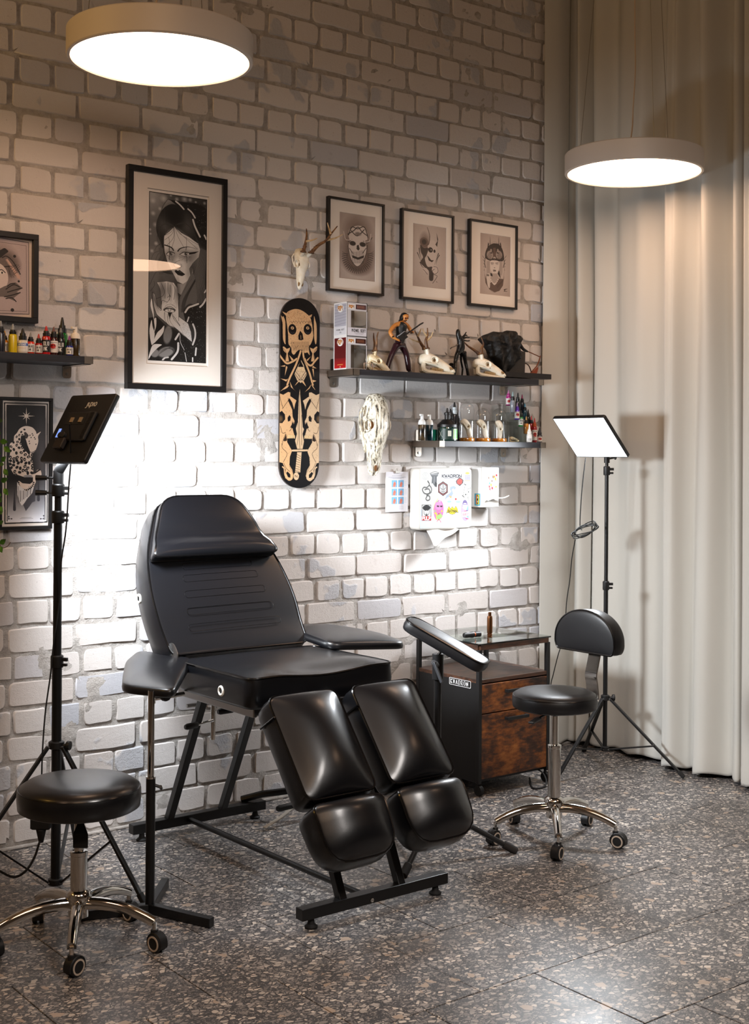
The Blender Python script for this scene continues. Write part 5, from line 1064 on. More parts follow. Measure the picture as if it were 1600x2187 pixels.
# thorny branches
skull_line([(650, 1250), (600, 1400), (540, 1560), (450, 1750), (400, 1860), (350, 2000)], 13); skull_line([(700, 1250), (720, 1400), (780, 1560), (850, 1750), (880, 1860), (920, 2000)], 13)
skull_line([(150, 1290), (240, 1420), (340, 1520), (470, 1480), (560, 1420)], 12); skull_line([(1030, 1400), (960, 1480), (880, 1570), (790, 1520), (740, 1420)], 12)
for P in ([(180, 1585), (310, 1555), (300, 1600)], [(290, 1830), (320, 1570), (360, 1600)], [(385, 1325), (500, 1440), (450, 1470)], [(1015, 1640), (920, 1570), (900, 1620)], [(950, 1860), (900, 1640), (940, 1640)], [(890, 1350), (800, 1480), (780, 1440)], [(500, 2040), (760, 1790), (640, 1830)], [(780, 2050), (560, 1820), (680, 1830)], [(180, 1850), (330, 1880), (380, 1850), (330, 1930)], [(160, 2170), (340, 2010), (400, 2010), (350, 2070), (250, 2120)], [(570, 2170), (430, 2050), (400, 1900), (480, 2080)], [(1010, 1910), (900, 1880), (920, 1950)], [(1010, 2170), (930, 2030), (870, 1990)], [(720, 2180), (850, 2080), (900, 1960), (830, 2060)]): c.poly(P, TN); c.line(P, 1.6, DK, 1, False, True)
c.poly([(560, 1640), (600, 1560), (660, 1450), (720, 1560), (740, 1650), (790, 1760), (720, 1900), (650, 1960), (570, 1900), (510, 1760)], TK, 1); c.poly([(590, 1600), (650, 1460), (715, 1600)], BK)
for k in range(6): c.poly([(580+26*k, 1620), (602+26*k, 1620), (600+26*k, 1700), (584+26*k, 1700)], (.9, .78, .6)); c.line([(580+26*k, 1620), (584+26*k, 1710)], 1.2, DK)
for P in ([(520, 1750), (650, 1900), (780, 1750)], [(540, 1700), (640, 1850), (600, 1900)], [(760, 1700), (660, 1860), (710, 1900)]): c.line(P, 2.6, DK)
c.dots(160, (510, 1640, 790, 1960), DK, (.5, 1.5), .8, lambda v: v > .5)
# lower half
c.z = Z4
for s, X_ in ((1, lambda x: x), (-1, lambda x: 1205-x)):
    T_ = TN if s > 0 else TK; f = lambda P: [(X_(x)*(1 if s > 0 else 1)-(0 if s > 0 else 70)+(0 if s > 0 else 0), y) for x, y in P]
    f = (lambda P: P) if s > 0 else (lambda P: [(1195-x+(0), y+8) for x, y in P])
    c.poly(f([(125, 80), (250, 130), (350, 70), (400, 80), (400, 160), (530, 250), (500, 330), (480, 440), (440, 300), (380, 200), (350, 250), (440, 450), (450, 600), (490, 690), (450, 860), (500, 1040), (340, 1060), (330, 1130), (420, 1290), (430, 1340), (390, 1450), (380, 1620), (440, 1720), (470, 1850), (380, 1950), (290, 1900), (270, 1720), (240, 1580), (125, 1550)]), T_, 1)
    c.poly(f([(125, 540), (220, 470), (285, 550), (290, 650), (230, 730), (125, 730)]), BK); c.ell(f([(185, 640)])[0], 55, 70, (.45, .34, .22), .8, .5)
    c.poly(f([(340, 620), (380, 560), (410, 600), (400, 680), (350, 700)]), BK); c.poly(f([(400, 820), (460, 700), (480, 780), (470, 860)]), BK); c.poly(f([(150, 80), (250, 20), (330, 10), (340, 80), (260, 110)]), BK)
    c.poly(f([(330, 1060), (500, 1040), (530, 1260), (430, 1290), (340, 1130)]), BK); c.poly(f([(250, 1100), (310, 960), (330, 1100), (280, 1120)]), DK)
    for k in range(5): c.poly(f([(345+32*k, 990), (370+32*k, 990), (365+32*k, 1060), (350+32*k, 1060)]), (.90, .76, .56)); c.line(f([(345+32*k, 985), (350+32*k, 1060)]), 1.2, DK)
    for P in ([(215, 1160), (230, 1260), (300, 1330), (330, 1400), (250, 1560)], [(230, 430), (300, 330), (350, 260)], [(190, 800), (230, 940), (300, 930)], [(240, 400), (210, 300), (160, 100)], [(300, 960), (250, 1080), (230, 1200)], [(350, 200), (400, 330), (470, 440)], [(260, 1580), (320, 1700), (420, 1780)], [(440, 700), (420, 850), (380, 900)]): c.line(f(P), 2.6, DK)
    for k in range(9): c.line(f([(380+10*k, 1660+26*k), (410+9*k, 1650+26*k)]), 1.8, DK)
    c.poly(f([(125, 1550), (240, 1590), (300, 1720), (290, 1900), (380, 1950), (450, 1940), (600, 1960), (600, 2187), (125, 2187)]), BK); c.line(f([(235, 1660), (270, 1700), (290, 1850), (370, 1940), (440, 1900), (430, 1800), (380, 1720)]), 9, T_)
    c.poly(f([(310, 1790), (340, 1760), (400, 1820), (400, 1890), (350, 1880)]), BK)
c.poly([(125, 1555), (240, 1590), (290, 1900), (380, 1950), (430, 1960), (430, 2187), (125, 2187)], BK, .0)
c.dots(420, (130, 100, 1000, 1650), DK, (.5, 1.6), .75, lambda v: v > .45)
c.poly([(600, 0), (640, 500), (665, 820), (690, 860), (660, 960), (690, 1120), (660, 1280), (545, 1280), (500, 1110), (540, 960), (515, 850), (560, 700), (580, 200)], TK); 
for P in ([(600, 100), (590, 900), (600, 1270)], [(640, 560), (640, 1200)], [(560, 700), (570, 1000), (540, 1200)]): c.line(P, 2.4, DK)
c.poly([(425, 1295), (770, 1290), (770, 1330), (430, 1335)], TK); c.poly([(545, 1350), (640, 1350), (610, 1780), (500, 1770)], TK); 
for k in range(8): c.line([(530-5*k, 1390+50*k), (620-4*k, 1440+46*k)], 2.2, DK)
c.ell((525, 1860), 62, 88, TK); c.line([(525+60*math.cos(a*.4), 1860+86*math.sin(a*.4)) for a in range(16)], 2.4, DK); c.text('N', 500, 1885, 50, 60, 2.5, DK)
c.grain(.02); deck_m = c.mat('deck_print', .32, coat=.3)
cxm, rr_ = (BX0+BX1)/2, (BX1-BX0)/2; O = []
for k in range(25): a = PI*k/24; O.append((cxm+rr_*math.cos(a), BZ1-.105+.105*math.sin(a)**.9))
for k in range(25): a = PI+PI*k/24; O.append((cxm+rr_*math.cos(a), BZ0+.10-.10*abs(math.sin(a))**.9))
me = bpy.data.meshes.new('skateboard_deck'); n = len(O)
def dy(z): return .018*max(0, (abs(z-(BZ0+BZ1)/2)-.29)/.11)**1.6
vs = [(x, yb_-.010-dy(z)*.0, z) for x, z in O]+[(x, yb_, z) for x, z in O]
me.from_pydata(vs, [], [tuple(range(n))[::-1], tuple(range(n, 2*n))]+[(i, (i+1) % n, n+(i+1) % n, n+i) for i in range(n)])
uv = me.uv_layers.new(name='UVMap')
for l in me.loops: v = me.vertices[l.vertex_index].co; uv.data[l.index].uv = ((v.x-BX0)/(BX1-BX0), (v.z-BZ0)/(BZ1-BZ0))
me.materials.append(deck_m); me.materials.append(flat('maple_edge', '2a2019', .5))
for p in me.polygons[1:]: p.material_index = 1
dk = bpy.data.objects.new('skateboard_deck', me); COL.objects.link(dk); tag(dk, 'black skateboard deck printed with tan skulls and thorns, hanging on the bricks', 'skateboard')
# ================================================================ wall shelves
steel_cap = bumpy('brushed_cap', 'a39a90', .35, 120, .05, .0004, metal=1)
def shelf(x0, x1, z0, z1, label, lugs, cap_left, cap_right):
    t = thing('wall_shelf', label, 'shelf', ((x0+x1)/2, WALL, z0), 'black shelves with steel end caps'); y = 4.318
    MB().box((x0+.002, y+.002, z0+.001), (x1-.002, WALL-.003, z1-.0005)).build('board', shelf_m, t, False, .0008)
    for on, xa, xb in ((cap_left, x0, x0+.034), (cap_right, x1-.034, x1)):
        if not on: continue
        m = MB().box((xa, y, z0), (xb, y+.0022, z1)); xs = x0 if xa == x0 else x1
        m.box((min(xs, xs+(.0022 if xs == x0 else -.0022)), y, z0), (max(xs, xs+(.0022 if xs == x0 else -.0022)), WALL-.003, z1)); m.build('end_cap', steel_cap, t, False)
    for x, s in lugs:
        m = MB(); m.prism(rpoly([(-.018, -.045), (.018, -.045), (.018, .0), (-.018, .0)], [.012, .012, .001, .001], 4), 0, .004, frame((x, WALL-.003, z0), (1, 0, 0), (0, 0, 1), (0, -1, 0)))
        m.box((x-.018, y+.02, z0-.0025), (x+.018, WALL-.003, z0)); b = m.build('bracket', steel_cap, t, False, .0006)
        MB().lathe([(.006, 0), (.0055, .002), (.002, .0025)], 12, frame((x, WALL-.007, z0-.028), (1, 0, 0), (0, 0, 1), (0, -1, 0))).build('screw', steel, b)
        if s: m = MB(); m.prism(rpoly([(-.016, 0), (.016, 0), (.016, .052), (-.016, .052)], [.001, .001, .010, .010], 4), 0, .003, frame((x, WALL-.003, z1), (1, 0, 0), (0, 0, 1), (0, -1, 0))); m.build('upper_lug', steel_cap, t, False, .0005)
    return t
US, LS, KS = 1.8245, 1.5255, 1.812
shelf(3.254, 4.396, 1.798, US, 'long upper black shelf holding boxes, skulls and figures', [(3.285, 1), (4.30, 0)], True, True)
shelf(3.736, 4.412, 1.4985, LS, 'shorter lower shelf holding jars, domes and ink bottles', [(3.772, 1), (4.31, 0)], True, True)
shelf(1.20, 2.0625, 1.785, KS, 'left shelf holding a row of ink bottles below the statue print', [(2.045, 0), (1.35, 0)], False, True)

# ================================================================ bottles
def ink_bottle(x, z, r, h, body, cap, tip, label, band=None, y=4.40, bh=.62, tiph=.20, grp='ink bottles', art=None, name='ink_bottle', cat='bottle', rough=.2):
    """stands on (x, y, z): body, shoulder, twist cap, nozzle, label band"""
    t = thing(name, label, cat, (x, y, z), grp); hb = h*bh; B = Vector((x, y, z)); hc = h*(1-bh-tiph)
    MB().lathe([(r*.9, 0), (r, .002), (r, hb*.86), (r*.9, hb*.96), (r*.55, hb)], 24, None, B).build('body', flat('ink_'+body, body, rough, coat=.3), t)
    MB().lathe([(r*.78, hb-.001), (r*.80, hb+hc*.55), (r*.62, hb+hc*.62), (r*.58, hb+hc)], 18, None, B).build('cap', flat('cap_'+cap, cap, .4), t)
    MB().lathe([(r*.42, hb+hc-.001), (r*.30, hb+hc+h*tiph*.5), (r*.16, h-.001), (r*.10, h)], 14, None, B).build('nozzle', flat('cap_'+tip, tip, .35), t)
    if art is not None or band:
        m = bpy.data.meshes.new('label_band'); vs = []; n = 14; a0, a1 = math.radians(150), math.radians(330); off = wt(t)
        for k in range(n+1):
            a = a0+(a1-a0)*k/n; 
            for zz in (hb*.14, hb*.78): vs.append((B.x+math.cos(a)*(r+.0005)-off.x, B.y+math.sin(a)*(r+.0005)-off.y, B.z+zz-off.z))
        m.from_pydata(vs, [], [(2*k, 2*k+2, 2*k+3, 2*k+1) for k in range(n)]); uv = m.uv_layers.new(name='UVMap')
        for l in m.loops: uv.data[l.index].uv = ((l.vertex_index//2)/n, l.vertex_index % 2)
        m.materials.append(art or flat('band_'+band, band, .5)); m.shade_smooth(); o = bpy.data.objects.new('label_band', m); COL.objects.link(o); o.parent = t
    return t
def label_art(name, bg, lines, fg=.08, w=150, h=110, extra=None):
    c = Cv(w, h, bg)
    for tx, x, y, hh, ww, lw in lines: c.text(tx, x, y, hh, ww, lw, fg)
    if extra: extra(c)
    return c.mat(name, .45)
solid = label_art('label_solid_ink', (.06, .06, .06), [('SOLID', .30, .46, .30, .48, 5), ('INK', .30, .88, .30, .34, 5)], .93)
solid_s = label_art('label_solid_small', (.90, .89, .87), [('SOLID', .34, .42, .22, .34, 4), ('INK', .34, .8, .22, .26, 4)], .06, extra=lambda c: c.poly([(.72, .1), (.8, .1), (.8, .95), (.72, .95)], .15))
intenze = label_art('label_intenze', (.93, .92, .90), [('INTENZE', .18, .30, .18, .62, 4)], .97, extra=None)
def _int(c):
    c.poly([(0, .05), (1, .05), (1, .36), (0, .36)], (.08, .32, .68)); c.text('INTENZE', .2, .29, .17, .6, 4, .97); c.line([(.25, .55), (.8, .55)], 2, (.8, .5, .3)); c.line([(.3, .68), (.75, .68)], 2, (.7, .6, .5))
intenze = label_art('label_intenze', (.93, .92, .90), [], extra=_int)
def _crab(c):
    c.ell((.48, .45), .22, .2, (.75, .12, .1)); c.ell((.42, .4), .05, .06, .1); c.ell((.58, .4), .05, .06, .1); c.line([(.2, .6), (.4, .7), (.7, .62)], 4, (.6, .1, .1)); c.line([(.2, .15), (.8, .15)], 3, .1)
crest = label_art('label_red_crest', (.90, .88, .86), [], extra=_crab)
def _gold(c):
    R = random.Random(2)
    for _ in range(26): c.line([(R.random(), R.random()), (R.random(), R.random())], 2, (.62, .45, .22), .8)
foamlab = label_art('label_foam', (.08, .08, .09), [], extra=_gold)
def kx(p, yy=4.37): return py(p, 755, yy).x
L_ = 'on the left shelf'
ink_bottle(kx(1), KS, .0165, .112, '1f2230', '0f0f10', '8a8f94', f'dark blue ink bottle cut by the left edge of the photo {L_}', None, 4.37, .66, .18, 'ink bottles on the left shelf')
ink_bottle(kx(14), KS, .0130, .080, 'e08a1c', '101010', 'd8a020', f'small orange ink bottle with yellow tip {L_}', None, 4.39, .60, .22, 'ink bottles on the left shelf', solid_s)
ink_bottle(kx(27), KS, .0155, .104, 'd9c01c', '121212', '9aa0a2', f'bright yellow ink bottle with grey tip {L_}', None, 4.37, .66, .20, 'ink bottles on the left shelf')
ink_bottle(kx(46), KS, .0175, .090, 'ddd6cc', '141414', '141414', f'white bottle with a blue label band {L_}', None, 4.36, .54, .2, 'ink bottles on the left shelf', intenze)
ink_bottle(kx(63), KS, .0130, .078, 'd8341a', '111111', '8d8f90', f'small bright red ink bottle with grey tip {L_}', None, 4.36, .58, .22, 'ink bottles on the left shelf', solid_s)
ink_bottle(kx(80), KS, .0130, .074, 'a81c1a', '111111', 'b0302c', f'small dark red ink bottle with red tip {L_}', None, 4.36, .56, .22, 'ink bottles on the left shelf', solid_s)
ink_bottle(kx(96), KS, .0155, .104, 'b81820', '121212', 'c02c30', f'tall red ink bottle with black lettered label {L_}', None, 4.36, .66, .17, 'ink bottles on the left shelf', solid)
ink_bottle(kx(112), KS, .0150, .103, '3a1616', '111111', '6c4a48', f'tall maroon ink bottle with brown tip {L_}', None, 4.36, .64, .17, 'ink bottles on the left shelf', crest)
ink_bottle(kx(127), KS, .0155, .101, '141414', '111111', '6e7074', f'tall black lettered ink bottle with grey tip {L_}', None, 4.36, .66, .17, 'ink bottles on the left shelf', solid)
ink_bottle(kx(135, 4.44), KS, .0200, .150, '1c7a34', '0f0f10', '0f0f10', f'tall green bottle behind the others {L_}', None, 4.45, .62, .2, 'ink bottles on the left shelf')
ink_bottle(kx(143), KS, .0135, .074, '1c2c86', '111111', '8a3a8a', f'small blue ink bottle with purple tip {L_}', None, 4.35, .52, .22, 'ink bottles on the left shelf', solid_s)
def foam(x, z, y, h, r, label, grp, art, top='e6ddcf', name='foam_bottle'):
    t = thing(name, label, 'bottle', (x, y, z), grp); B = Vector((x, y, z))
    MB().lathe([(r*.95, 0), (r, .002), (r, h*.60), (r*.97, h*.61)], 28, None, B).build('body', art, t); MB().lathe([(r*1.02, h*.60), (r*1.02, h*.68), (r*.85, h*.76), (r*.5, h*.80), (r*.42, h*.80), (r*.42, h*.97), (r*.38, h)], 24, None, B).build('pump_head', flat('pump_'+top, top, .4), t)
    m = MB(); m.bar(B+Vector((0, 0, h*.95)), B+Vector((-.020, -.012, h*.96)), .008, .008); m.build('spout', flat('pump_'+top, top, .4), t, False, .001); return t
gold_m = bumpy('black_gold_print', '0c0b0a', .25, 160, .0, .001, '4a3818')
foam(kx(158), KS, 4.36, .108, .0175, 'black and gold foam bottle with cream pump head on the left shelf', 'ink bottles on the left shelf', gold_m)
ink_bottle(kx(166, 4.40), KS, .0120, .060, '15151a', '141414', '141414', 'short black bottle half hidden at the end of the left shelf', None, 4.42, .7, .1, 'ink bottles on the left shelf')

# lower shelf, left to right
def lx(p, yy): return py(p, 940, yy).x
m1 = bumpy('black_gold_print2', '0a0a0e', .2, 160, .0, .001, '4a3c28')
foam(lx(901, 4.36), LS, 4.36, .118, .0165, 'black patterned foam bottle with clear cap, first on the lower shelf', 'bottles on the lower shelf', m1, 'cdd2d4')
foam(lx(917, 4.37), LS, 4.37, .118, .0165, 'dark teal foam bottle with clear cap, second on the lower shelf', 'bottles on the lower shelf', bumpy('teal_print', '071016', .2, 160, .0, .001, '143c48'), 'd6d8d6')
x = lx(929, 4.42); t = thing('small_tumbler', 'small green glass tumbler between the foam bottles and the big jar', 'tumbler', (x, 4.43, LS)); MB().lathe([(.014, 0), (.016, .002), (.016, .052), (.0145, .052), (.0145, .004)], 24, None, (x, 4.43, LS)).build('glass_body', flat('green_glass', '0e4a38', .08, coat=.5), t)
x = lx(955, 4.372); J_ = Vector((x, 4.372, LS)); t = thing('wide_jar', 'wide dark green jar with a bright green label on the lower shelf', 'jar', J_)
MB().lathe([(.043, 0), (.046, .003), (.046, .060), (.044, .066)], 40, None, J_).build('glass_body', flat('jar_green', '0a2c24', .06, coat=.8), t)
MB().lathe([(.0455, .062), (.046, .066), (.046, .074), (.030, .088), (.022, .096), (.018, .098)], 36, None, J_).build('lid', black_plastic, t)
MB().lathe([(.012, .096), (.012, .118), (.0145, .119), (.0145, .128), (.006, .132), (.003, .150)], 18, None, J_).build('nozzle', black_plastic, t)
def _jar(c):
    c.poly([(.60, .06), (.97, .06), (.97, .94), (.60, .94)], (.80, .85, .55)); c.poly([(.62, .09), (.95, .09), (.95, .91), (.62, .91)], (.20, .55, .16)); c.text('TATTOO', .66, .55, .12, .26, 2, (.05, .2, .08)); c.poly([(.40, .2), (.52, .2), (.52, .7), (.40, .7)], (.85, .86, .82))
    for k in range(5): c.line([(.41, .28+.09*k), (.51, .28+.09*k)], 1.5, .3)
    c.line([(.08, .2), (.14, .5), (.08, .8)], 4, (.8, .8, .75)); c.line([(.2, .2), (.16, .5), (.22, .8)], 3, (.7, .72, .68))
ja = label_art('label_jar', (.04, .17, .14), [], w=260, h=130, extra=_jar)
m = bpy.data.meshes.new('label_band'); vs = []; off = wt(t)
for k in range(21):
    a = math.radians(165)+math.radians(170)*k/20
    for zz in (.006, .056): vs.append((J_.x+math.cos(a)*.0466-off.x, J_.y+math.sin(a)*.0466-off.y, zz))
m.from_pydata(vs, [], [(2*k, 2*k+2, 2*k+3, 2*k+1) for k in range(20)]); uv = m.uv_layers.new(name='UVMap')
for l in m.loops: uv.data[l.index].uv = ((l.vertex_index//2)/20, l.vertex_index % 2)
m.materials.append(ja); m.shade_smooth(); o = bpy.data.objects.new('label_band', m); COL.objects.link(o); o.parent = t
for p_, lab, cap_ in ((963, 'square shouldered black bottle behind the green jar', '0f0f10'), (971, 'black bottle with a clear collar, tallest behind the green jar', 'b8c2c8'), (977, 'slim black bottle right behind the green jar', '15151a')):
    ink_bottle(lx(p_, 4.45), LS, .0165 if p_ < 975 else .014, .150 if p_ == 963 else (.182 if p_ == 971 else .135), '141318', cap_, '101012', lab, None, 4.452, .70, .13, 'bottles on the lower shelf', None, 'stock_bottle')

# ================================================================ skulls
def loft(st, M, n=22, wob=0, seed=1, push=()):
    """st: (x, z centre, half width, half height); pushes: (centre, radius, depth) dents towards the axis"""
    R = []; rg_ = random.Random(seed)
    P = catmull([(a, b, c_) for a, b, c_, d in st], 4); Q = catmull([(a, d, 0) for a, b, c_, d in st], 4)
    for p, q in zip(P, Q):
        ring = []
        for j in range(n):
            a = 2*PI*j/n; v = Vector((p.x, math.cos(a)*p.z, p.y+math.sin(a)*max(q.y, .001)))
            for c_, r_, d_ in push:
                L = (v-Vector(c_)).length
                if L < r_: v.y -= math.copysign(min(abs(v.y)*.9, d_*(1-(L/r_)**2)**.6), v.y)
            ring.append((v.x, v.y+rg_.uniform(-wob, wob), v.z+rg_.uniform(-wob, wob)))
        R.append(ring)
    return R
def deer_skull(M, label, ant, parts_mat=bone, s=1., mand=True, name='deer_skull', antler=True, loc=None, teeth=True, grp='deer skulls on the upper shelf'):
    t = thing(name, label, 'skull', loc or M.translation, grp); M = M @ Matrix.Scale(s, 4)
    st = [(-.056, .056, .004, .005), (-.052, .058, .020, .018), (-.035, .061, .029, .026), (-.012, .064, .031, .027), (.010, .062, .031, .025), (.030, .056, .025, .023), (.050, .046, .0185, .0225), (.072, .038, .0155, .020), (.090, .032, .012, .015), (.104, .028, .009, .009), (.113, .025, .003, .003)]
    pu = [((.012, sy*.031, .062), .0165, .017) for sy in (-1, 1)]+[((.094, sy*.011, .036), .010, .006) for sy in (-1, 1)]
    cr = MB().rings(loft(st, M, 26, .0004, 3, pu), M).build('cranium', parts_mat, t, ang=60)
    for sy in (-1, 1):
        rim = MB(); rim.tube([M @ Vector((.012+.0155*math.cos(a), sy*(.0285+.001*math.sin(2*a)), .062+.0145*math.sin(a))) for a in [2*PI*k/18 for k in range(18)]], .0022*s, 6, close=True); rim.build('eye_rim', parts_mat, cr)
        MB().ell((0, 0, 0), (.0115*s, .0115*s, .0030*s), frame(M @ Vector((.012, sy*.0125, .062)), M.to_3x3() @ Vector((1, 0, 0)), M.to_3x3() @ Vector((0, 0, 1)), M.to_3x3() @ Vector((0, -sy, 0))), 14, 6).build('eye_hollow', flat('hollow_brown', '7a6040', .9), cr)
        MB().tube([M @ Vector(p) for p in ((-.034, sy*.026, .048), (-.020, sy*.036, .046), (0, sy*.034, .045), (.022, sy*.026, .044))], .0026*s, 6).build('cheek_arch', parts_mat, cr)
        MB().ell((0, 0, 0), (.010*s, .003*s, .005*s), frame(M @ Vector((.092, sy*.0095, .037)), M.to_3x3() @ Vector((1, 0, -.35)), M.to_3x3() @ Vector((0, 1, 0)), M.to_3x3() @ Vector((.35, 0, 1))), 12, 6).build('nose_hollow', flat('hollow_tan', '8a6a42', .9), cr)
        if mand:
            MB().tube([M @ Vector(p) for p in ((-.030, sy*.021, .050), (-.034, sy*.021, .034), (-.030, sy*.020, .016), (-.014, sy*.018, .010), (.020, sy*.015, .009), (.060, sy*.010, .011), (.092, sy*.004, .014), (.108, sy*.002, .016))], [q*s for q in (.006, .011, .012, .010, .009, .008, .0055, .003)], 8).build('jaw', parts_mat, t)
            if teeth:
                th = MB()
                for k in range(8): xx = .004+.0066*k; th.box((xx, sy*.0150-.0026-.0007*k*sy, .0150), (xx+.0052, sy*.0150+.0026-.0007*k*sy, .0225+.0006*(k % 2)), M)
                for k in range(8): xx = .006+.0066*k; th.box((xx, sy*.0158-.0026-.0007*k*sy, .0225), (xx+.0052, sy*.0158+.0026-.0007*k*sy, .0310), M)
                th.build('teeth', flat('brown_teeth', 'a88a5e', .6), t, False, .0006)
        if antler and ant:
            b0 = M @ Vector((-.018, sy*.015, .083)); b1 = M @ Vector((-.026, sy*.020, .108))
            MB().tube([b0, b1], [.0085*s, .0075*s], 10).build('pedicle', parts_mat, t)
            br = MB(); rg_ = random.Random(9)
            for k in range(14): a = 2*PI*k/14; br.ell((b1.x+.010*s*math.cos(a), b1.y+.010*s*math.sin(a), b1.z+.002*math.sin(3*a)), (.0035*s,)*3, None, 7, 5)
            main = [Vector(q) for q in ant[0 if sy < 0 else 1]['beam']]; P = catmull([b1]+[M @ q for q in main], 5); nP = len(P)
            at = MB(); at.tube(P, [max(.0012, .0085*(1-.80*(k/nP)))*s for k in range(nP)], 9); a_ = at.build('antler', antler_m, t)
            for tn in ant[0 if sy < 0 else 1].get('tines', []):
                P = catmull([M @ Vector(q) for q in tn], 4); MB().tube(P, [max(.0009, .0052*(1-.8*k/len(P)))*s for k in range(len(P))], 8).build('tine', antler_tip, a_)
            br.build('burr', antler_m, a_)
            if ant[0].get('knob'):
                kb = MB()
                for k in range(26): q = b1.lerp(M @ main[0], rg_.random()); kb.ell((q.x+rg_.uniform(-.007, .007), q.y+rg_.uniform(-.007, .007), q.z+rg_.uniform(-.007, .007)), (.0028*s,)*3, None, 6, 4)
                kb.build('antler_beads', antler_m, a_)
    return t
def yawM(x, y, z, a, pitch=0, roll=0): return Matrix.Translation((x, y, z)) @ Matrix.Rotation(math.radians(a), 4, 'Z') @ Matrix.Rotation(math.radians(pitch), 4, 'Y') @ Matrix.Rotation(math.radians(roll), 4, 'X')
def ux(p, yy=4.40): return py(p, 798, yy).x
A1 = [{'beam': [(-.035, -.022, .14), (-.048, -.026, .175), (-.052, -.028, .205)]}, {'beam': [(-.035, .024, .14), (-.052, .032, .175), (-.062, .034, .200)]}]
deer_skull(yawM(ux(797, 4.38), 4.39, US-.002, -25, 22), 'small deer skull with thin antlers beside the stacked boxes', A1, bone, .82)
A2 = [{'beam': [(-.034, -.022, .14), (-.030, -.022, .165), (-.034, -.022, .195)], 'tines': [[(-.034, -.022, .138), (-.014, -.020, .158), (-.008, -.018, .182)], [(-.033, -.022, .16), (-.05, -.03, .175), (-.056, -.034, .190)]]},
      {'beam': [(-.044, .026, .13), (-.058, .034, .155), (-.076, .040, .185)], 'tines': [[(-.048, .028, .136), (-.070, .05, .142), (-.090, .07, .152)], [(-.060, .034, .160), (-.054, .03, .18), (-.050, .03, .196)]]}]
deer_skull(yawM(ux(918, 4.38), 4.385, US-.001, -28, 6), 'largest deer skull with dark branched antlers, between guitarist figure and black sculpture', A2, bone_white, 1.05)
A3 = [{'beam': [(-.030, -.022, .13), (-.024, -.022, .155), (-.040, -.022, .185)]}, {'beam': [(-.055, .022, .125), (-.085, .03, .140), (-.115, .038, .165)]}]
deer_skull(yawM(ux(1029, 4.38), 4.375, US-.001, -28, 8), 'deer skull with one curved pale antler, right of the spiky black sculpture', A3, bone_white, .98)
# mounted on the bricks
A4 = [{'knob': 1, 'beam': [(-.050, -.020, .125), (-.085, -.018, .140), (-.118, -.012, .135)], 'tines': [[(-.062, -.020, .138), (-.060, -.010, .165), (-.066, .006, .18)]]},
      {'knob': 1, 'beam': [(-.052, .040, .135), (-.070, .068, .155), (-.100, .092, .165), (-.135, .125, .170)], 'tines': [[(-.098, .090, .165), (-.122, .083, .165), (-.146, .078, .165)], [(-.072, .070, .155), (-.082, .11, .165), (-.100, .145, .175)]]}]
Mw = frame((3.107, WALL-.010, 2.288), (.0, -.16, -.987), (1, 0, 0), (0, -.987, .16)); Mw = Mw @ Matrix.Scale(.95, 4)
Mw = frame((3.062, WALL-.020, 2.262), (.02, -.16, -.985), (-1, 0, 0), (0, -.985, .16)); Mw = Matrix(Mw)
Mw = Mw @ Matrix.Scale(-1, 4, Vector((0, 1, 0))) 
deer_skull(Mw, 'antlered deer skull mounted on the bricks left of the first small print', A4, bone_white, 1.0, False, 'mounted_deer_skull', True, (3.062, WALL, 2.262), False, 'skulls on the bricks')
# carved long skull hanging under the upper shelf
def m_carved():
    t = NT('carved_bone'); w = t.noise(80, 6, .7, None, (1.5, 1.5, .22))
    return t.out(t.ramp(w, [(.37, '1c1a18'), (.43, '8f8570'), (.49, 'dcd5c0'), (.58, 'f2efe6')]), .32, t.bump(w, .6, .004), coat=.3)
carved = m_carved(); t = thing('carved_skull', 'large long skull with dark carved hair lines hanging on the bricks', 'skull', (3.475, WALL, 1.55))
Mc = frame((3.475, WALL-.045, 1.56), (-.03, -.02, -1), (1, 0, 0), (0, -1, .02))
st = [(-.172, .010, .008, .010), (-.165, .012, .034, .030), (-.135, .018, .052, .045), (-.09, .020, .062, .050), (-.04, .022, .070, .050), (.0, .022, .066, .046), (.04, .020, .052, .042), (.08, .016, .040, .036), (.12, .012, .033, .028), (.155, .008, .028, .020), (.18, .004, .022, .012), (.192, .0, .010, .006)]
pu = [((-.030, sy*.066, .030), .034, .034) for sy in (-1, 1)]+[((-.092, sy*.062, .010), .026, .022) for sy in (-1, 1)]
cr = MB().rings(loft(st, Mc, 34, .0008, 5, pu+[((.150, 0, .036), .001, .0)]), Mc).build('cranium', carved, t, ang=70)
for sy in (-1, 1):
    MB().tube([Mc @ Vector((-.030+.026*math.cos(a), sy*(.056), .034+.020*math.sin(a))) for a in [2*PI*k/20 for k in range(20)]], .004, 7, close=True).build('eye_rim', carved, cr)
    MB().ell((0, 0, 0), (.021, .018, .006), frame(Mc @ Vector((-.030, sy*.036, .036)), (0, 0, 1), (0, -1, 0), (sy, 0, 0)), 14, 6).build('eye_hollow', flat('hollow_amber', '6a4214', .7), cr)
    MB().tube([Mc @ Vector(p) for p in ((-.120, sy*.052, .006), (-.085, sy*.074, .004), (-.045, sy*.078, .006), (.0, sy*.070, .008), (.05, sy*.052, .004), (.09, sy*.040, .0))], [.005, .006, .006, .007, .007, .004], 8).build('cheek_arch', carved, cr)
    MB().tube([Mc @ Vector(p) for p in ((.10, sy*.030, .022), (.14, sy*.024, .026), (.17, sy*.018, .022), (.190, sy*.008, .010))], [.006, .006, .005, .004], 8).build('snout_bone', carved, cr)
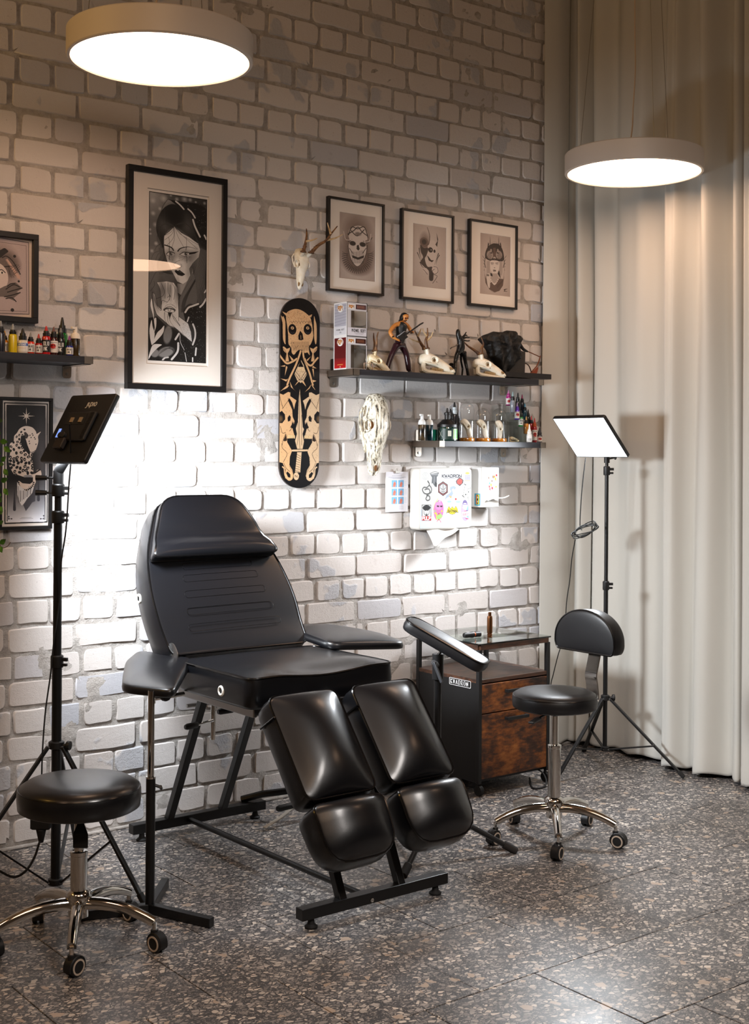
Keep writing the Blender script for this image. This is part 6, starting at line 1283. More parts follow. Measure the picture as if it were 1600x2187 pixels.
MB().ell((0, 0, 0), (.024, .010, .005), frame(Mc @ Vector((.150, 0, .027)), (0, 0, 1), (1, 0, 0), (0, -1, 0)), 14, 6).build('nose_hollow', flat('hollow_amber', '6a4214', .7), cr)
# ================================================================ glass domes with small skulls
amber = NT('amber_base').out(lin('a8681c'), .12, coat=.6)
for i, (p_, h, lab, la2) in enumerate(((997, .180, 'tallest glass dome with amber base, next to the green jar', 'small pale skull inside the tallest glass dome'), (1031, .156, 'middle glass dome with amber base on the lower shelf', 'small pale skull inside the middle glass dome'), (1066, .158, 'glass dome with amber base nearest the ink bottles', 'small pale skull inside the glass dome nearest the ink bottles'))):
    B = Vector((lx(p_, 4.385), 4.385, LS)); t = thing('glass_dome', lab, 'glass dome', B, 'glass domes with skulls'); r = .036
    MB().lathe([(r*.98, 0), (r, .002), (r, .014), (r*.97, .016)], 36, None, B).build('base', amber, t)
    pr = [(r*.95, .0155)]+[(r*.95, .03+(h-r-.03)*k/3) for k in range(4)]+[(r*.95*math.cos(a), h-r+r*math.sin(a)) for a in [PI/2*k/10 for k in range(1, 10)]]+[(.001, h)]
    n = 40; R = [[B+Vector((math.cos(2*PI*j/n)*q, math.sin(2*PI*j/n)*q, z)) for j in range(n)] for q, z in pr]
    m = MB(); m.rings(R, None, False); m.build('glass_cover', dome_glass, t, True, ang=180)
    Ms = yawM(B.x-.020, B.y, B.z+.062, -30, 52 if i != 2 else 72) @ Matrix.Translation((0, 0, -.02)); deer_skull(Ms, la2, None, bone_white, .62, False, 'small_skull', False, (B.x, B.y, B.z+.016), False, 'skulls inside glass domes')
deer_skull(yawM(lx(1096, 4.38), 4.385, LS-.001, -60, 0), 'tiny pale skull standing on the shelf beside the clear steps', None, bone, .30, True, 'tiny_skull', False, None, False, 'skulls on the lower shelf')

# ================================================================ acrylic steps with ink bottles
t = thing('acrylic_steps', 'clear acrylic display steps on the right of the lower shelf', 'display stand', (4.29, 4.40, LS))
for xa, xb, zt in ((4.198, 4.256, 1.665), (4.256, 4.316, 1.632), (4.316, 4.344, 1.600), (4.344, 4.374, 1.566)):
    for ya, yb, zz in ((4.352, 4.408, zt), (4.410, 4.470, zt+.035)):
        m = MB(); m.box((xa, ya, zz-.002), (xb, yb, zz)); m.box((xa, ya, LS), (xa+.002, yb, zz-.002)); m.box((xb-.002, ya, LS), (xb, yb, zz-.002)); m.build('step', acrylic, t, False)
D2 = 'on the clear steps'; G = 'ink bottles on the clear steps'
def sx(p, yy): return py(p, 900, yy).x
for p_, zz, yy, r, h, body, cap, tip, lab, art in (
    (1086, 1.700, 4.440, .0125, .076, 'b02c80', 'b02c80', 'd890b8', f'magenta ink bottle, topmost {D2}', crest), (1095, 1.665, 4.380, .0125, .100, '7c828c', '1c1c20', '9ab4b8', f'grey ink bottle with pale tip {D2}', None),
    (1106, 1.667, 4.440, .0125, .098, '1a1a1e', '101012', '101012', f'black ink bottle between grey and pink tipped ones {D2}', None), (1115, 1.667, 4.455, .0115, .092, '1e2430', '16181c', 'c03070', f'dark ink bottle with a pink tip {D2}', None),
    (1104.5, 1.632, 4.378, .0120, .082, '5a34a8', '5a34a8', 'b8a8d8', f'purple ink bottle with a crest label {D2}', crest), (1121, 1.635, 4.44, .0115, .080, '1c4050', '14181a', '5aa0c0', f'dark blue ink bottle at the back {D2}', None),
    (1112.5, 1.600, 4.378, .0120, .078, '1c8038', '122014', '2a3030', f'green ink bottle {D2}', solid_s), (1128, 1.601, 4.44, .0115, .086, '20241c', '141414', '141414', f'olive black ink bottle behind the orange one {D2}', None),
    (1124, 1.566, 4.378, .0120, .084, 'e08a20', '14140f', 'd8b070', f'orange ink bottle {D2}', None), (1135, 1.600-.035, 4.425, .0115, .090, 'b02428', '15151c', 'c04048', f'red ink bottle beside the orange one {D2}', None)):
    ink_bottle(sx(p_, yy), zz, r, h, body, cap, tip, lab, None, yy, .60, .22, G, art)
G = 'ink bottles at the end of the lower shelf'
ink_bottle(sx(1131, 4.345), LS, .0135, .086, 'dcdcd8', 'e2e2de', 'e6e6e2', 'white dropper bottle with a bar code, front right of the lower shelf', None, 4.345, .46, .30, G, label_art('label_bars', (.9, .9, .9), [], extra=lambda c: [c.poly([(.3+.06*k, .5), (.33+.06*k, .5), (.33+.06*k, .95), (.3+.06*k, .95)], .1) for k in range(7)] and None))
ink_bottle(sx(1142, 4.40), LS, .0120, .118, 'a82830', 'c05a30', 'c04048', 'tall red ink bottle behind the white dropper bottle', None, 4.40, .66, .18, G, crest)
ink_bottle(sx(1153, 4.40), LS, .0130, .074, '5a5a60', '3a3c42', '3a3c42', 'dark grey ink bottle last on the lower shelf', None, 4.40, .50, .22, G, crest)

# ================================================================ boxed collectibles
cardw = flat('white_card', 'c6c5ca', .45)
def figure_box(x, y, z, w, d, h, side, front_strip, lab, low, tag_):
    t = thing('window_box', lab, 'box', (x+w/2, y+d/2, z), 'collectible boxes on the upper shelf')
    MB().box((x, y, z), (x+w, y+d, z+.0015)).build('bottom_panel', cardw, t, False); MB().box((x, y, z+h-.0015), (x+w, y+d, z+h)).build('top_panel', cardw, t, False)
    MB().box((x, y+d-.0015, z+.0015), (x+w, y+d, z+h-.0015)).build('back_panel', flat('back_card', '8a8078', .6), t, False)
    MB().box((x, y, z+.0015), (x+.0015, y+d, z+h-.0015)).build('side_panel', cardw, t, False)
    uvquad('side_print', side, t, [(x-.0004, y+d, z), (x-.0004, y, z), (x-.0004, y, z+h), (x-.0004, y+d, z+h)])
    fr_ = MB(); wx = w*.27
    fr_.box((x, y, z+h-.036), (x+w, y+.0012, z+h)); fr_.box((x, y, z), (x+w*.20, y+.0012, z+h-.036)); fr_.box((x+w*.20, y, z), (x+w, y+.0012, z+(.038 if not low else .007)))
    fr_.box((x+w-.003, y, z), (x+w, y+.0012, z+h)); fr_.build('front_frame', cardw, t, False)
    uvquad('header_print', front_strip, t, [(x+.004, y-.0004, z+h-.032), (x+w-.004, y-.0004, z+h-.032), (x+w-.004, y-.0004, z+h-.006), (x+.004, y-.0004, z+h-.006)])
    MB().add([(x+w*.2, y+.002, z+.005), (x+w-.002, y+.002, z+.005), (x+w-.002, y+.002, z+h-.03), (x+w*.2, y+.002, z+h-.03)], [(0, 1, 2, 3)]).build('window', acrylic, t, False)
    MB().add([(x+w-.001, y, z+.005), (x+w-.001, y+d, z+.005), (x+w-.001, y+d, z+h-.03), (x+w-.001, y, z+h-.03)], [(0, 1, 2, 3)]).build('window', acrylic, t, False)
    return t
def pop_logo(c, x, y, s):
    c.ell((x, y), .17*s, .085*s, .95); c.text('POP!', x-.13*s, y+.04*s, .085*s, .28*s, 6*s, (.1, .05, .05)); c.text('POP!', x-.13*s, y+.04*s, .085*s, .28*s, 3.4*s, (.95, .60, .12))
def side1(bg, stripes, grad):
    c = Cv(190, 300, .93); c.poly([(.06, .04), (.95, .04), (.95, .955), (.06, .955)], bg)
    if stripes:
        for k in range(7): c.line([(.06, .12+.09*k), (.95, .10+.085*k)], 2, (.45, .45, .50), sm=False)
        c.poly([(.06, .70), (.95, .70), (.95, .955), (.06, .955)], (.85, .85, .88)); c.text('MICHAEL SCOTT', .20, .82, .035, .62, 2, .15); c.text('175', .42, .90, .03, .16, 2, .2)
    else:
        for k in range(30): c.poly([(.06, .65+.01*k), (.95, .65+.01*k), (.95, .66+.01*k), (.06, .66+.01*k)], (.45+.01*k, .08, .09))
        c.text('251', .42, .93, .035, .16, 2, .85); c.line([(.3, .845), (.7, .845)], 6, (.85, .6, .3))
    pop_logo(c, .5, .17, 1.4); return c
s1 = side1((.70, .70, .75), True, 0); s1.a *= .84; s1 = s1.mat('box_side_grey', .4); s2 = side1((.36, .05, .06), False, 1); s2.a *= .84; s2 = s2.mat('box_side_red', .4)
def head(bg, txt, col): c = Cv(260, 70, bg); c.poly([(.42, .1), (.98, .1), (.98, .9), (.42, .9)], txt); c.ell((.20, .5), .19, .42, .95); c.text('POP!', .07, .72, .42, .30, 9, (.1, .05, .05)); c.text('POP!', .07, .72, .42, .30, 5, (.95, .6, .12)); [c.line([(.5+.05*k, .3), (.52+.05*k, .7)], 4, col) for k in range(8)]; return c
h1 = head((.88, .88, .90), (.30, .20, .22), (.75, .5, .4)).mat('box_head_1', .4); h2 = head((.88, .88, .90), (.22, .08, .07), (.7, .45, .3)).mat('box_head_2', .4)
figure_box(3.262, 4.376, US, .109, .094, .143, s2, h2, 'lower white and dark red window box of the stack on the upper shelf', True, 0)
tb = figure_box(3.262, 4.376, US+.1433, .109, .094, .146, s1, h1, 'upper white and grey window box of the stack on the upper shelf', False, 0)
c = Cv(300, 90, (.86, .86, .90)); c.text('MICHAEL SCOTT', .22, .50, .34, .74, 6, .12); c.line([(.35, .66), (.85, .66)], 3, .35); c.line([(.42, .80), (.8, .80)], 2, .4)
uvquad('name_print', c.mat('box_name', .4), tb, [(3.266, 4.3754, US+.147), (3.368, 4.3754, US+.147), (3.368, 4.3754, US+.180), (3.266, 4.3754, US+.180)])
t = thing('wire_easel', 'small pale rectangular stand beside the stacked boxes', 'stand', (3.375, 4.37, US))
MB().tube([(3.345, 4.362, US+.001), (3.345, 4.362, US+.030), (3.392, 4.362, US+.030), (3.392, 4.362, US+.001)], .0018, 6).build('wire_frame', flat('pale_wire', 'b89a84', .5), t)

# ================================================================ figurines
def skin(name, V, E, mat, parent, lv=2, root=0, mul=1.28):
    off = wt(parent); me = bpy.data.meshes.new(name); me.from_pydata([tuple(Vector(v[0])-off) for v in V], E, [])
    o = bpy.data.objects.new(name, me); COL.objects.link(o); o.parent = parent; me.materials.append(mat)
    sk = o.modifiers.new('skin', 'SKIN'); sk.use_smooth_shade = True; sk.branch_smoothing = .3
    for i, v in enumerate(V):
        sv = me.skin_vertices[0].data[i]; r = v[1]*mul; sv.radius = (r, r) if not hasattr(r, '__len__') else r; sv.use_root = i == root
    sb = o.modifiers.new('sub', 'SUBSURF'); sb.levels = lv; sb.render_levels = lv; return o
G0 = (800, 660, 8.0)
def gp(x, y, dy=0.): return py(G0[0]+x/8, G0[1]+y/8, 4.385+dy)
t = thing('guitarist_figure', 'long haired guitarist figure in black vest and wine red trousers, playing a black guitar', 'figure', gp(400, 1060))
sk_m = flat('figure_skin', 'c8823c', .45); vest = flat('figure_vest', '12181c', .4); trous = bumpy('figure_trousers', '2a1018', .28, 120, .3, .002); hair_m = flat('figure_hair', '0d0f12', .4)
V = [(gp(440, 500), .010), (gp(445, 410), .013), (gp(455, 320), .017), (gp(470, 250), .014), (gp(505, 205, -.004), .0065), (gp(535, 165, -.008), .0105), (gp(530, 120, -.008), .0135), (gp(525, 88, -.006), .008),
     (gp(355, 275, -.002), .0080), (gp(300, 330, -.006), .0080), (gp(262, 395, -.012), .0070), (gp(300, 465, -.020), .0068), (gp(355, 505, -.026), .0050), (gp(385, 525, -.030), .0055),
     (gp(560, 275, .004), .0075), (gp(600, 330, -.004), .0070), (gp(630, 400, -.014), .0065), (gp(655, 400, -.026), .0050), (gp(668, 385, -.030), .0048)]
for a in range(4): V += [(gp(408+2*a, 528+9*a-12, -.033), .0019), (gp(428+3*a, 536+8*a-12, -.034), .0016)]
E_ = [(0, 1), (1, 2), (2, 3), (3, 4), (4, 5), (5, 6), (6, 7), (3, 8), (8, 9), (9, 10), (10, 11), (11, 12), (12, 13), (3, 14), (14, 15), (15, 16), (16, 17), (17, 18)]
for a in range(4): E_ += [(13, 19+2*a), (19+2*a, 20+2*a)]
skin('body', V, E_, sk_m, t)
MB().tube([gp(432, 540), gp(438, 500), gp(446, 420), gp(455, 340), (gp(462, 285)), gp(467, 250), gp(475, 232)], [.0195, .0205, .0215, .0245, .0265, .0215, .012], 18).build('vest', vest, t)
MB().tube([gp(432, 520), gp(431, 560), gp(430, 600)], [.0200, .0215, .0160], 16).build('hips', trous, t)
skin('trousers', [(gp(430, 560), .0175), (gp(370, 640, -.004), .0130), (gp(300, 770, -.006), .0105), (gp(240, 930, -.004), .0095), (gp(212, 1070, -.004), .0090), (gp(480, 640, .004), .0130), (gp(545, 770, .004), .0110), (gp(572, 930, .002), .0105), (gp(590, 1070, .002), .0095)], [(0, 1), (1, 2), (2, 3), (3, 4), (0, 5), (5, 6), (6, 7), (7, 8)], trous, t)
for x, dy in ((208, -.006), (600, 0)): MB().tube([gp(x, 1050, dy), gp(x+3, 1075, dy), gp(x+20, 1088, dy-.006), gp(x+50, 1092, dy-.014)], [.009, .009, .0065, .0035], 10).build('boot', hair_m, t)
hr = MB(); hr.ell(tuple(gp(510, 112, .001)), (.0165, .0165, .0135), None, 16, 10); hr.tube(catmull([gp(500, 110, .004), gp(470, 150, .004), gp(450, 185, .002), gp(415, 205, 0)], 4), [.014, .0135, .013, .0125, .012, .011, .010, .009, .008, .0065, .005, .0035, .002], 10); hr.tube([gp(560, 92, -.010), gp(572, 130, -.010), gp(570, 170, -.008)], [.005, .0045, .002], 8); hr.build('hair', hair_m, t)
sg = MB(); sg.ell(tuple(gp(535, 158, -.026)), (.0065, .002, .0038), None, 12, 8); sg.ell(tuple(gp(566, 160, -.022)), (.0050, .002, .0038), None, 12, 8); sg.build('sunglasses', flat('red_lens', '4a0d10', .1), t)
fc = MB(); fc.ell(tuple(gp(560, 175, -.026)), (.0018, .003, .0035), None, 8, 6); fc.build('nose', sk_m, t); MB().tube([gp(500, 190, -.016), gp(525, 215, -.020), gp(545, 195, -.022)], .0022, 6).build('beard', hair_m, t)
for x, y, w in ((318, 470, 0), (632, 405, 0)): MB().tube([gp(x-12, y+10, -.030), gp(x+14, y-8, -.030)], .0030, 6).build('wristband', hair_m, t)
gm = flat('guitar_black', '0d0e12', .15, coat=.6); q = MB(); O_ = [(395, 470), (430, 455), (470, 420), (520, 380), (555, 390), (540, 430), (575, 480), (520, 520), (490, 600), (455, 590), (465, 545), (430, 520)]
Rr = [[gp(x, y, dd) for x, y in O_] for dd in (-.030, -.040)]; q.rings(Rr); gt_ = q.build('guitar_body', gm, t, False, .001)
MB().bar(gp(510, 455, -.040), gp(790, 255, -.040), .0058, .004, (0, 1, 0)).build('guitar_neck', flat('guitar_neck', '17171b', .4), gt_, False)
hd_ = MB(); hd_.rings([[gp(x, y, dd) for x, y in ((780, 250), (815, 228), (845, 225), (835, 245), (800, 268))] for dd in (-.038, -.041)]); hd_.build('headstock', gm, gt_, False)
st_ = MB(); [st_.ell(tuple(gp(x, y, -.043)), (.0014, .001, .0014), None, 6, 4) for x, y in ((455, 600), (460, 575), (520, 525), (575, 480), (455, 550))]; st_.build('chrome_button', chrome, gt_)
MB().tube([gp(390, 470, -.034), gp(440, 440, -.036), (gp(515, 385, -.036))], .0030, 6).build('strap', flat('strap_pattern', '9aa0a8', .5), t)
# abstract black sculptures standing where the photo shows two dark statuettes
G1 = (960, 680, 7.27)
def sp(x, y, dy=0.): return py(G1[0]+x/7.27, G1[1]+y/7.27, 4.40+dy)
sc_m = bumpy('glossy_black_resin', '08090a', .18, 160, .5, .003)
t = thing('black_sculpture', 'thin glossy black abstract sculpture with prongs, between two deer skulls', 'sculpture', sp(190, 880))
skin('sculpture_body', [(sp(170, 480), .012), (sp(180, 400), .016), (sp(170, 320), .014), (sp(135, 270), .009), (sp(130, 200), .009), (sp(145, 170), .006), (sp(115, 560), .009), (sp(90, 680), .007), (sp(85, 780, -.01), .007), (sp(75, 902, -.01), .006), (sp(230, 560), .009), (sp(250, 680), .007), (sp(275, 790, -.006), .0055), (sp(295, 905, -.006), .006), (sp(180, 560, .01), .005), (sp(180, 660, .02), .004), (sp(205, 780, .02), .004), (sp(195, 900, .01), .004)],
     [(0, 1), (1, 2), (2, 3), (3, 4), (4, 5), (0, 6), (6, 7), (7, 8), (8, 9), (0, 10), (10, 11), (11, 12), (12, 13), (0, 14), (14, 15), (15, 16), (16, 17)], sc_m, t)
pr_ = MB()
for P in ([(150, 400), (90, 430), (30, 455), (15, 480)], [(210, 300), (250, 260), (275, 270)], [(220, 310), (270, 295), (310, 298)], [(225, 340), (280, 350), (315, 345)], [(200, 290), (235, 255), (262, 215)]): pr_.tube(catmull([sp(a, b) for a, b in P], 3), [.0045, .004, .0035, .003, .003, .0028, .0025, .002, .002, .001][:3*(len(P)-1)+1], 7)
pr_.build('prong', sc_m, t)
t = thing('black_rock', 'small glossy black lump behind the tip of the largest deer skull', 'sculpture', sp(30, 880, .02)); MB().ell(tuple(sp(30, 800, .025)), (.020, .018, .034), None, 14, 10).build('rock_body', sc_m, t)
t = thing('dark_cloth_statue', 'dark statue of billowing black cloth over a grey block with bronze hooked rods', 'statue', sp(950, 890)); clo = bumpy('black_cloth_resin', '0c0c0d', .6, 60, .8, .006)
blk_ = [sp(1030, 490, .0), sp(1160, 520, .0), sp(1150, 880, .0), sp(870, 880, .0), sp(880, 620, .0)]
m = MB(); m.rings([[p+Vector((0, -.010, 0)) for p in blk_], [p+Vector((0, .045, 0)) for p in blk_]]); m.build('stone_block', bumpy('statue_block', '2c2826', .6, 60, .4, .003), t, False, .002)
Oc = sp(800, 480); O_ = [(482, 322), (560, 262), (640, 236), (700, 212), (780, 224), (850, 222), (900, 196), (960, 205), (1000, 240), (1060, 262), (1095, 330), (1060, 430), (1035, 500), (1040, 640), (940, 760), (860, 880), (815, 895), (790, 820), (735, 690), (650, 600), (620, 500), (555, 400)]
def folds_(x, y, z): return z+(.012*math.sin(x*95+y*30)+.006*math.sin(x*210-y*60))*(1 if z > .02 else 0)
cushion('draped_cloth', [((p-Oc).x, (p-Oc).z) for p in (sp(a, b) for a, b in O_)], .034, frame(Oc+Vector((0, .024, 0)), (1, 0, 0), (0, 0, 1), (0, -1, 0)), clo, t, .028, .004, .006, False, folds_, bar=.3)
MB().tube(catmull([sp(1040, 320), sp(1090, 400), sp(1150, 480), sp(1215, 515)], 4), [.013, .012, .011, .0105, .0095, .009, .0085, .008, .0075, .007, .006, .005, .004], 10).build('cloth_strand', clo, t)
bzr = flat('old_bronze', '7a4426', .35, metal=.6)
MB().tube([sp(1200, 505), sp(1300, 550), sp(1400, 595)], .0024, 7).build('bronze_rod', bzr, t); MB().tube([sp(1415, 580), sp(1385, 680), sp(1350, 750), sp(1250, 860)], [.0022, .003, .003, .003], 7).build('bronze_rod', bzr, t)
MB().tube(catmull([sp(1140, 705), sp(1190, 700), sp(1240, 745), sp(1270, 830)], 4), .0028, 7).build('bronze_rod', flat('dark_bronze', '3a2418', .4), t)
m = MB(); O_ = [(1250, 870), (1370, 750), (1380, 780), (1350, 885)]; m.rings([[sp(x, y, dd) for x, y in O_] for dd in (-.003, .003)]); m.build('bronze_blade', flat('rust_orange', '8a3c14', .5), t, False)
MB().box(tuple(sp(870, 905, -.03)), tuple(sp(1400, 880, .05))).build('plinth', flat('dark_plinth', '1c1a1c', .5), t, False)

# ================================================================ towel dispenser, tissue box, hand washing sheet
DY = 4.445; DX0, DX1, DZ0, DZ1 = py(894, 1060, DY).x, py(1009, 1060, DY).x, py(950, 1131, DY).z, py(950, 999, DY).z
t = thing('towel_dispenser', 'white wall towel dispenser covered in stickers', 'dispenser', ((DX0+DX1)/2, WALL, DZ0))
O_ = rpoly([(DX0, DZ0), (DX1, DZ0), (DX1, DZ1), (DX0, DZ1)], .026, 5); cx_, cz_ = (DX0+DX1)/2, (DZ0+DZ1)/2
m = MB(); m.rings([[(cx_+(x-cx_)*s_, y_, cz_+(z-cz_)*s_) for x, z in O_] for s_, y_ in ((.955, DY), (.985, DY+.004), (1., DY+.014), (1., WALL-.003))]); m.build('housing', white_plastic, t, True, ang=40)
zd = (880, 990, 4.71); c = Cv(640, 540, (.93, .93, .90), wall_T(DX0, DX1, DZ0, DZ1, WALL-DY), zd); K = (.10, .10, .11)
c.poly([(40, 470), (330, 400), (480, 400), (620, 470), (620, 700), (40, 700)], (.80, .85, .91)); c.poly([(330, 405), (480, 405), (480, 440), (330, 440)], (.88, .90, .93)); c.poly([(355, 550), (440, 550), (450, 700), (340, 700)], (.72, .76, .82), .6); c.poly([(180, 610), (530, 610), (530, 700), (180, 700)], (.86, .90, .95), .8)
for k in range(6): c.line([(135+(38-6*k)*math.cos(a*.35), 126+(42-6*k)*math.sin(a*.35)) for a in range(19)], 3, (.55, .57, .57) if k % 2 else (.78, .8, .8))
c.poly([(180, 105), (270, 95), (260, 125), (250, 135), (250, 235), (230, 235), (205, 195), (195, 210), (200, 140)], (.32, .33, .35)); c.line([(180, 100), (230, 82), (270, 95)], 5, K); c.line([(195, 112), (260, 112)], 3, .85); c.line([(225, 130), (222, 200)], 3, .8); c.poly([(230, 180), (252, 200), (248, 240), (228, 215)], K)
c.poly([(290, 100), (500, 100), (500, 162), (290, 162)], (.90, .90, .90)); c.line([(290, 100), (500, 100), (500, 162), (290, 162)], 1.5, .6, 1, False, True); c.text('KWADRON', 302, 139, 27, 200, 8, (.15, .15, .2)); c.line([(322, 148), (440, 148)], 2.5, (.2, .2, .25))
c.poly([(440, 175), (478, 135), (518, 165), (515, 195), (480, 228), (445, 200)], (.28, .22, .24)); c.poly([(452, 175), (480, 148), (506, 170), (500, 200), (478, 212), (455, 200)], (.85, .25, .20)); c.line([(478, 150), (478, 205)], 2, K); c.line([(460, 180), (500, 178)], 2, K)
c.ell((557, 97), 22, 12, (.93, .65, .25)); c.poly([(530, 110), (582, 110), (584, 172), (530, 172)], (.96, .92, .88)); [c.ell((538+13*(k % 4), 120+13*(k//4)), 5, 5, (.35, .36, .75)) for k in range(16)]; c.line([(530, 172), (584, 172)], 4, (.9, .5, .2))
for P in ([(160, 180), (175, 210), (150, 240), (120, 240), (105, 265), (125, 300), (165, 305), (180, 280), (165, 255), (130, 262)], [(150, 320), (175, 330), (178, 360), (155, 372), (140, 355), (150, 330)], [(180, 225), (195, 250), (190, 290), (150, 315)]): c.line(P, 12, K); c.line(P, 3, (.6, .6, .6))
c.line([(160, 175), (165, 190)], 10, K)
hx_ = [(312, 178), (360, 212), (360, 292), (312, 328), (262, 290), (262, 212)]; c.poly(hx_, K); c.poly([(312+(x-312)*.86, 253+(y-253)*.86) for x, y in hx_], (.72, .25, .25)); c.poly([(312+(x-312)*.80, 253+(y-253)*.80) for x, y in hx_], K); c.poly([(312+(x-312)*.68, 253+(y-253)*.68) for x, y in hx_], .94)
for s_ in (-1, 1): c.line([(312+s_*6, 205), (312+s_*6, 305)], 6, K, 1, False); c.line([(312+s_*8, 262), (312+s_*26, 245), (312+s_*26, 220)], 6, K, 1, False); c.line([(312+s_*8, 285), (312+s_*24, 270)], 5, K, 1, False)
c.poly([(385, 235), (420, 222), (445, 240), (430, 265), (415, 250), (400, 262), (415, 300), (400, 330), (360, 340), (325, 368), (345, 320), (375, 300), (395, 280), (380, 258)], (.60, .66, .72)); c.poly([(430, 270), (470, 262), (490, 290), (500, 330), (460, 370), (420, 350), (425, 310)], (.94, .80, .74)); c.poly([(370, 320), (405, 335), (385, 350)], (.95, .65, .4)); c.ell((440, 358), 9, 10, (.85, .15, .15)); c.ell((375, 383), 22, 12, (.62, .80, .88)); c.ell((465, 385), 26, 12, (.62, .80, .88)); c.ell((488, 255), 12, 20, (.75, .8, .8))
c.line([(535, 210), (512, 330)], 4, K, 1, False); c.line([(522, 205), (545, 215)], 6, K); c.line([(505, 322), (525, 338)], 7, K); c.ell((540, 312), 7, 7, K)
c.line([(575, 380), (560, 330), (556, 270), (575, 250), (595, 270), (598, 400)], 3.5, K); c.ell((568, 285), 5, 7, K); c.line([(580, 240), (596, 240)], 3, K); c.line([(588, 230), (588, 252)], 3, K); [c.ell((566+8*math.sin(k), 300+12*k), 2, 3, K) for k in range(6)]
c.poly([(97, 413), (193, 413), (193, 575), (97, 575)], K); c.poly([(103, 419), (188, 419), (188, 528), (103, 528)], .93); c.ell((146, 480), 30, 38, .93); c.ell((146, 445), 40, 26, K); c.line([(118, 455), (120, 500), (146, 525), (172, 500), (174, 455)], 5, K); c.line([(128, 472), (142, 474)], 4, K); c.line([(152, 474), (166, 472)], 4, K); c.line([(136, 500), (156, 500)], 3.5, K); c.ell((146, 515), 10, 8, K, .8)
c.poly([(97, 528), (193, 528), (193, 573), (97, 573)], (.72, .18, .18)); c.text('PULP', 104, 566, 30, 88, 7.5, .96)
def sticker(cx, cy, rx, ry, cols, rot, seed):
    c.ell((cx, cy), rx+7, ry+8, .98, 1, 0, rot); R = random.Random(seed); c.ell((cx, cy), rx, ry, cols[0], 1, 0, rot)
    for _ in range(30): u, v = R.uniform(-.75, .75), R.uniform(-.85, .85); c.ell((cx+rx*u*(1-abs(v)*.5), cy+ry*v), R.uniform(5, 16), R.uniform(4, 12), R.choice(cols), .9, 0, R.uniform(0, 3))
sticker(268, 470, 50, 105, [(.80, .45, .68), (.93, .80, .85), (.30, .15, .25), (.92, .78, .25), (.55, .75, .5), (.85, .25, .4)], .1, 1); c.line([(215, 470), (230, 400), (262, 355)], 5, (.9, .75, .2)); c.ell((268, 425), 34, 40, (.86, .55, .74)); c.poly([(248, 420), (275, 424), (272, 438), (250, 436)], K); c.poly([(282, 424), (308, 422), (304, 438), (284, 438)], K); c.poly([(240, 530), (290, 505), (310, 530), (262, 575)], (.62, .78, .45)); c.line([(250, 585), (270, 560), (290, 590)], 5, (.8, .15, .3))
sticker(535, 480, 44, 100, [(.70, .64, .84), (.90, .86, .95), (.35, .30, .50), (.85, .35, .45), (.45, .80, .80)], -.05, 2); c.ell((532, 400), 24, 34, (.45, .40, .58)); c.ell((532, 430), 26, 34, (.80, .74, .88)); c.line([(512, 412), (555, 412)], 3, (.35, .3, .6)); c.poly([(500, 490), (575, 475), (580, 520), (505, 540)], (.96, .88, .90)); c.text('GUEST', 510, 520, 18, 62, 3, (.85, .3, .4))
bt = [(345, 500), (360, 450), (372, 430), (385, 455), (395, 445), (405, 432), (415, 445), (425, 455), (440, 428), (455, 450), (465, 495), (445, 485), (430, 505), (405, 512), (380, 505), (362, 488)]
c.poly([(405+(x-405)*1.12, 472+(y-472)*1.16) for x, y in bt], .98); c.poly(bt, (.90, .82, .18)); c.line(bt, 3, K, 1, False, True); c.text('BATMAN', 362, 492, 26, 90, 4.5, K)
c.a *= .90; uvquad('sticker_front', c.mat('dispenser_front', .4), t, [(DX0+.010, DY-.0006, DZ0+.010), (DX1-.010, DY-.0006, DZ0+.010), (DX1-.010, DY-.0006, DZ1-.010), (DX0+.010, DY-.0006, DZ1-.010)])
for l in bpy.data.objects[t.children[-1].name].data.uv_layers[0].data:
    u, v = l.uv; l.uv = ((.010+u*(DX1-DX0-.020))/(DX1-DX0), (.010+v*(DZ1-DZ0-.020))/(DZ1-DZ0))
# paper towel pulled out at the bottom
pt = MB(); nU, nV = 14, 8
for i in range(nV+1):
    for j in range(nU+1):
        u, v = j/nU, i/nV; x = DX0+.055+.175*u+.02*v*(1-u); z = DZ0+.012-v*(.085-.075*u**1.6)-.004*math.sin(u*9); y = DY+.020-.030*v-.012*math.sin(u*5+v*2)
        pt.v.append((x, y, z))
for i in range(nV):
    for j in range(nU): a = i*(nU+1)+j; pt.f.append((a, a+1, a+nU+2, a+nU+1))
o = pt.build('paper_towel', flat('white_paper', 'ece8e4', .8), None, True, ang=180); o.modifiers.new('s', 'SOLIDIFY').thickness = .0006; tag(o, 'white paper towel sheet hanging from the stickered dispenser', 'paper towel')
# tissue box to the right
TY = 4.435; TX0, TX1, TZ0, TZ1 = py(1029, 1040, TY).x, py(1066, 1040, TY).x, py(1030, 1084, TY).z, py(1030, 998, TY).z
t = thing('glove_dispenser', 'narrow white wall box with a cassette sticker, right of the towel dispenser', 'dispenser', ((TX0+TX1)/2, WALL, TZ0))
MB().box((TX0, TY, TZ0), (TX1, WALL-.003, TZ1), c=.002).build('housing', white_plastic, t, False)
c = Cv(110, 180, (.86, .86, .86)); c.poly([(.30, .66), (.90, .66), (.90, .97), (.30, .97)], (.25, .60, .70)); c.poly([(.45, .69), (.80, .69), (.80, .94), (.45, .94)], (.90, .80, .25)); c.poly([(.55, .71), (.70, .71), (.70, .92), (.55, .92)], (.12, .12, .15)); c.ell((.62, .76), .05, .03, .9); c.ell((.62, .87), .05, .03, .9); c.poly([(.45, .69), (.52, .69), (.52, .94), (.45, .94)], (.8, .25, .2))
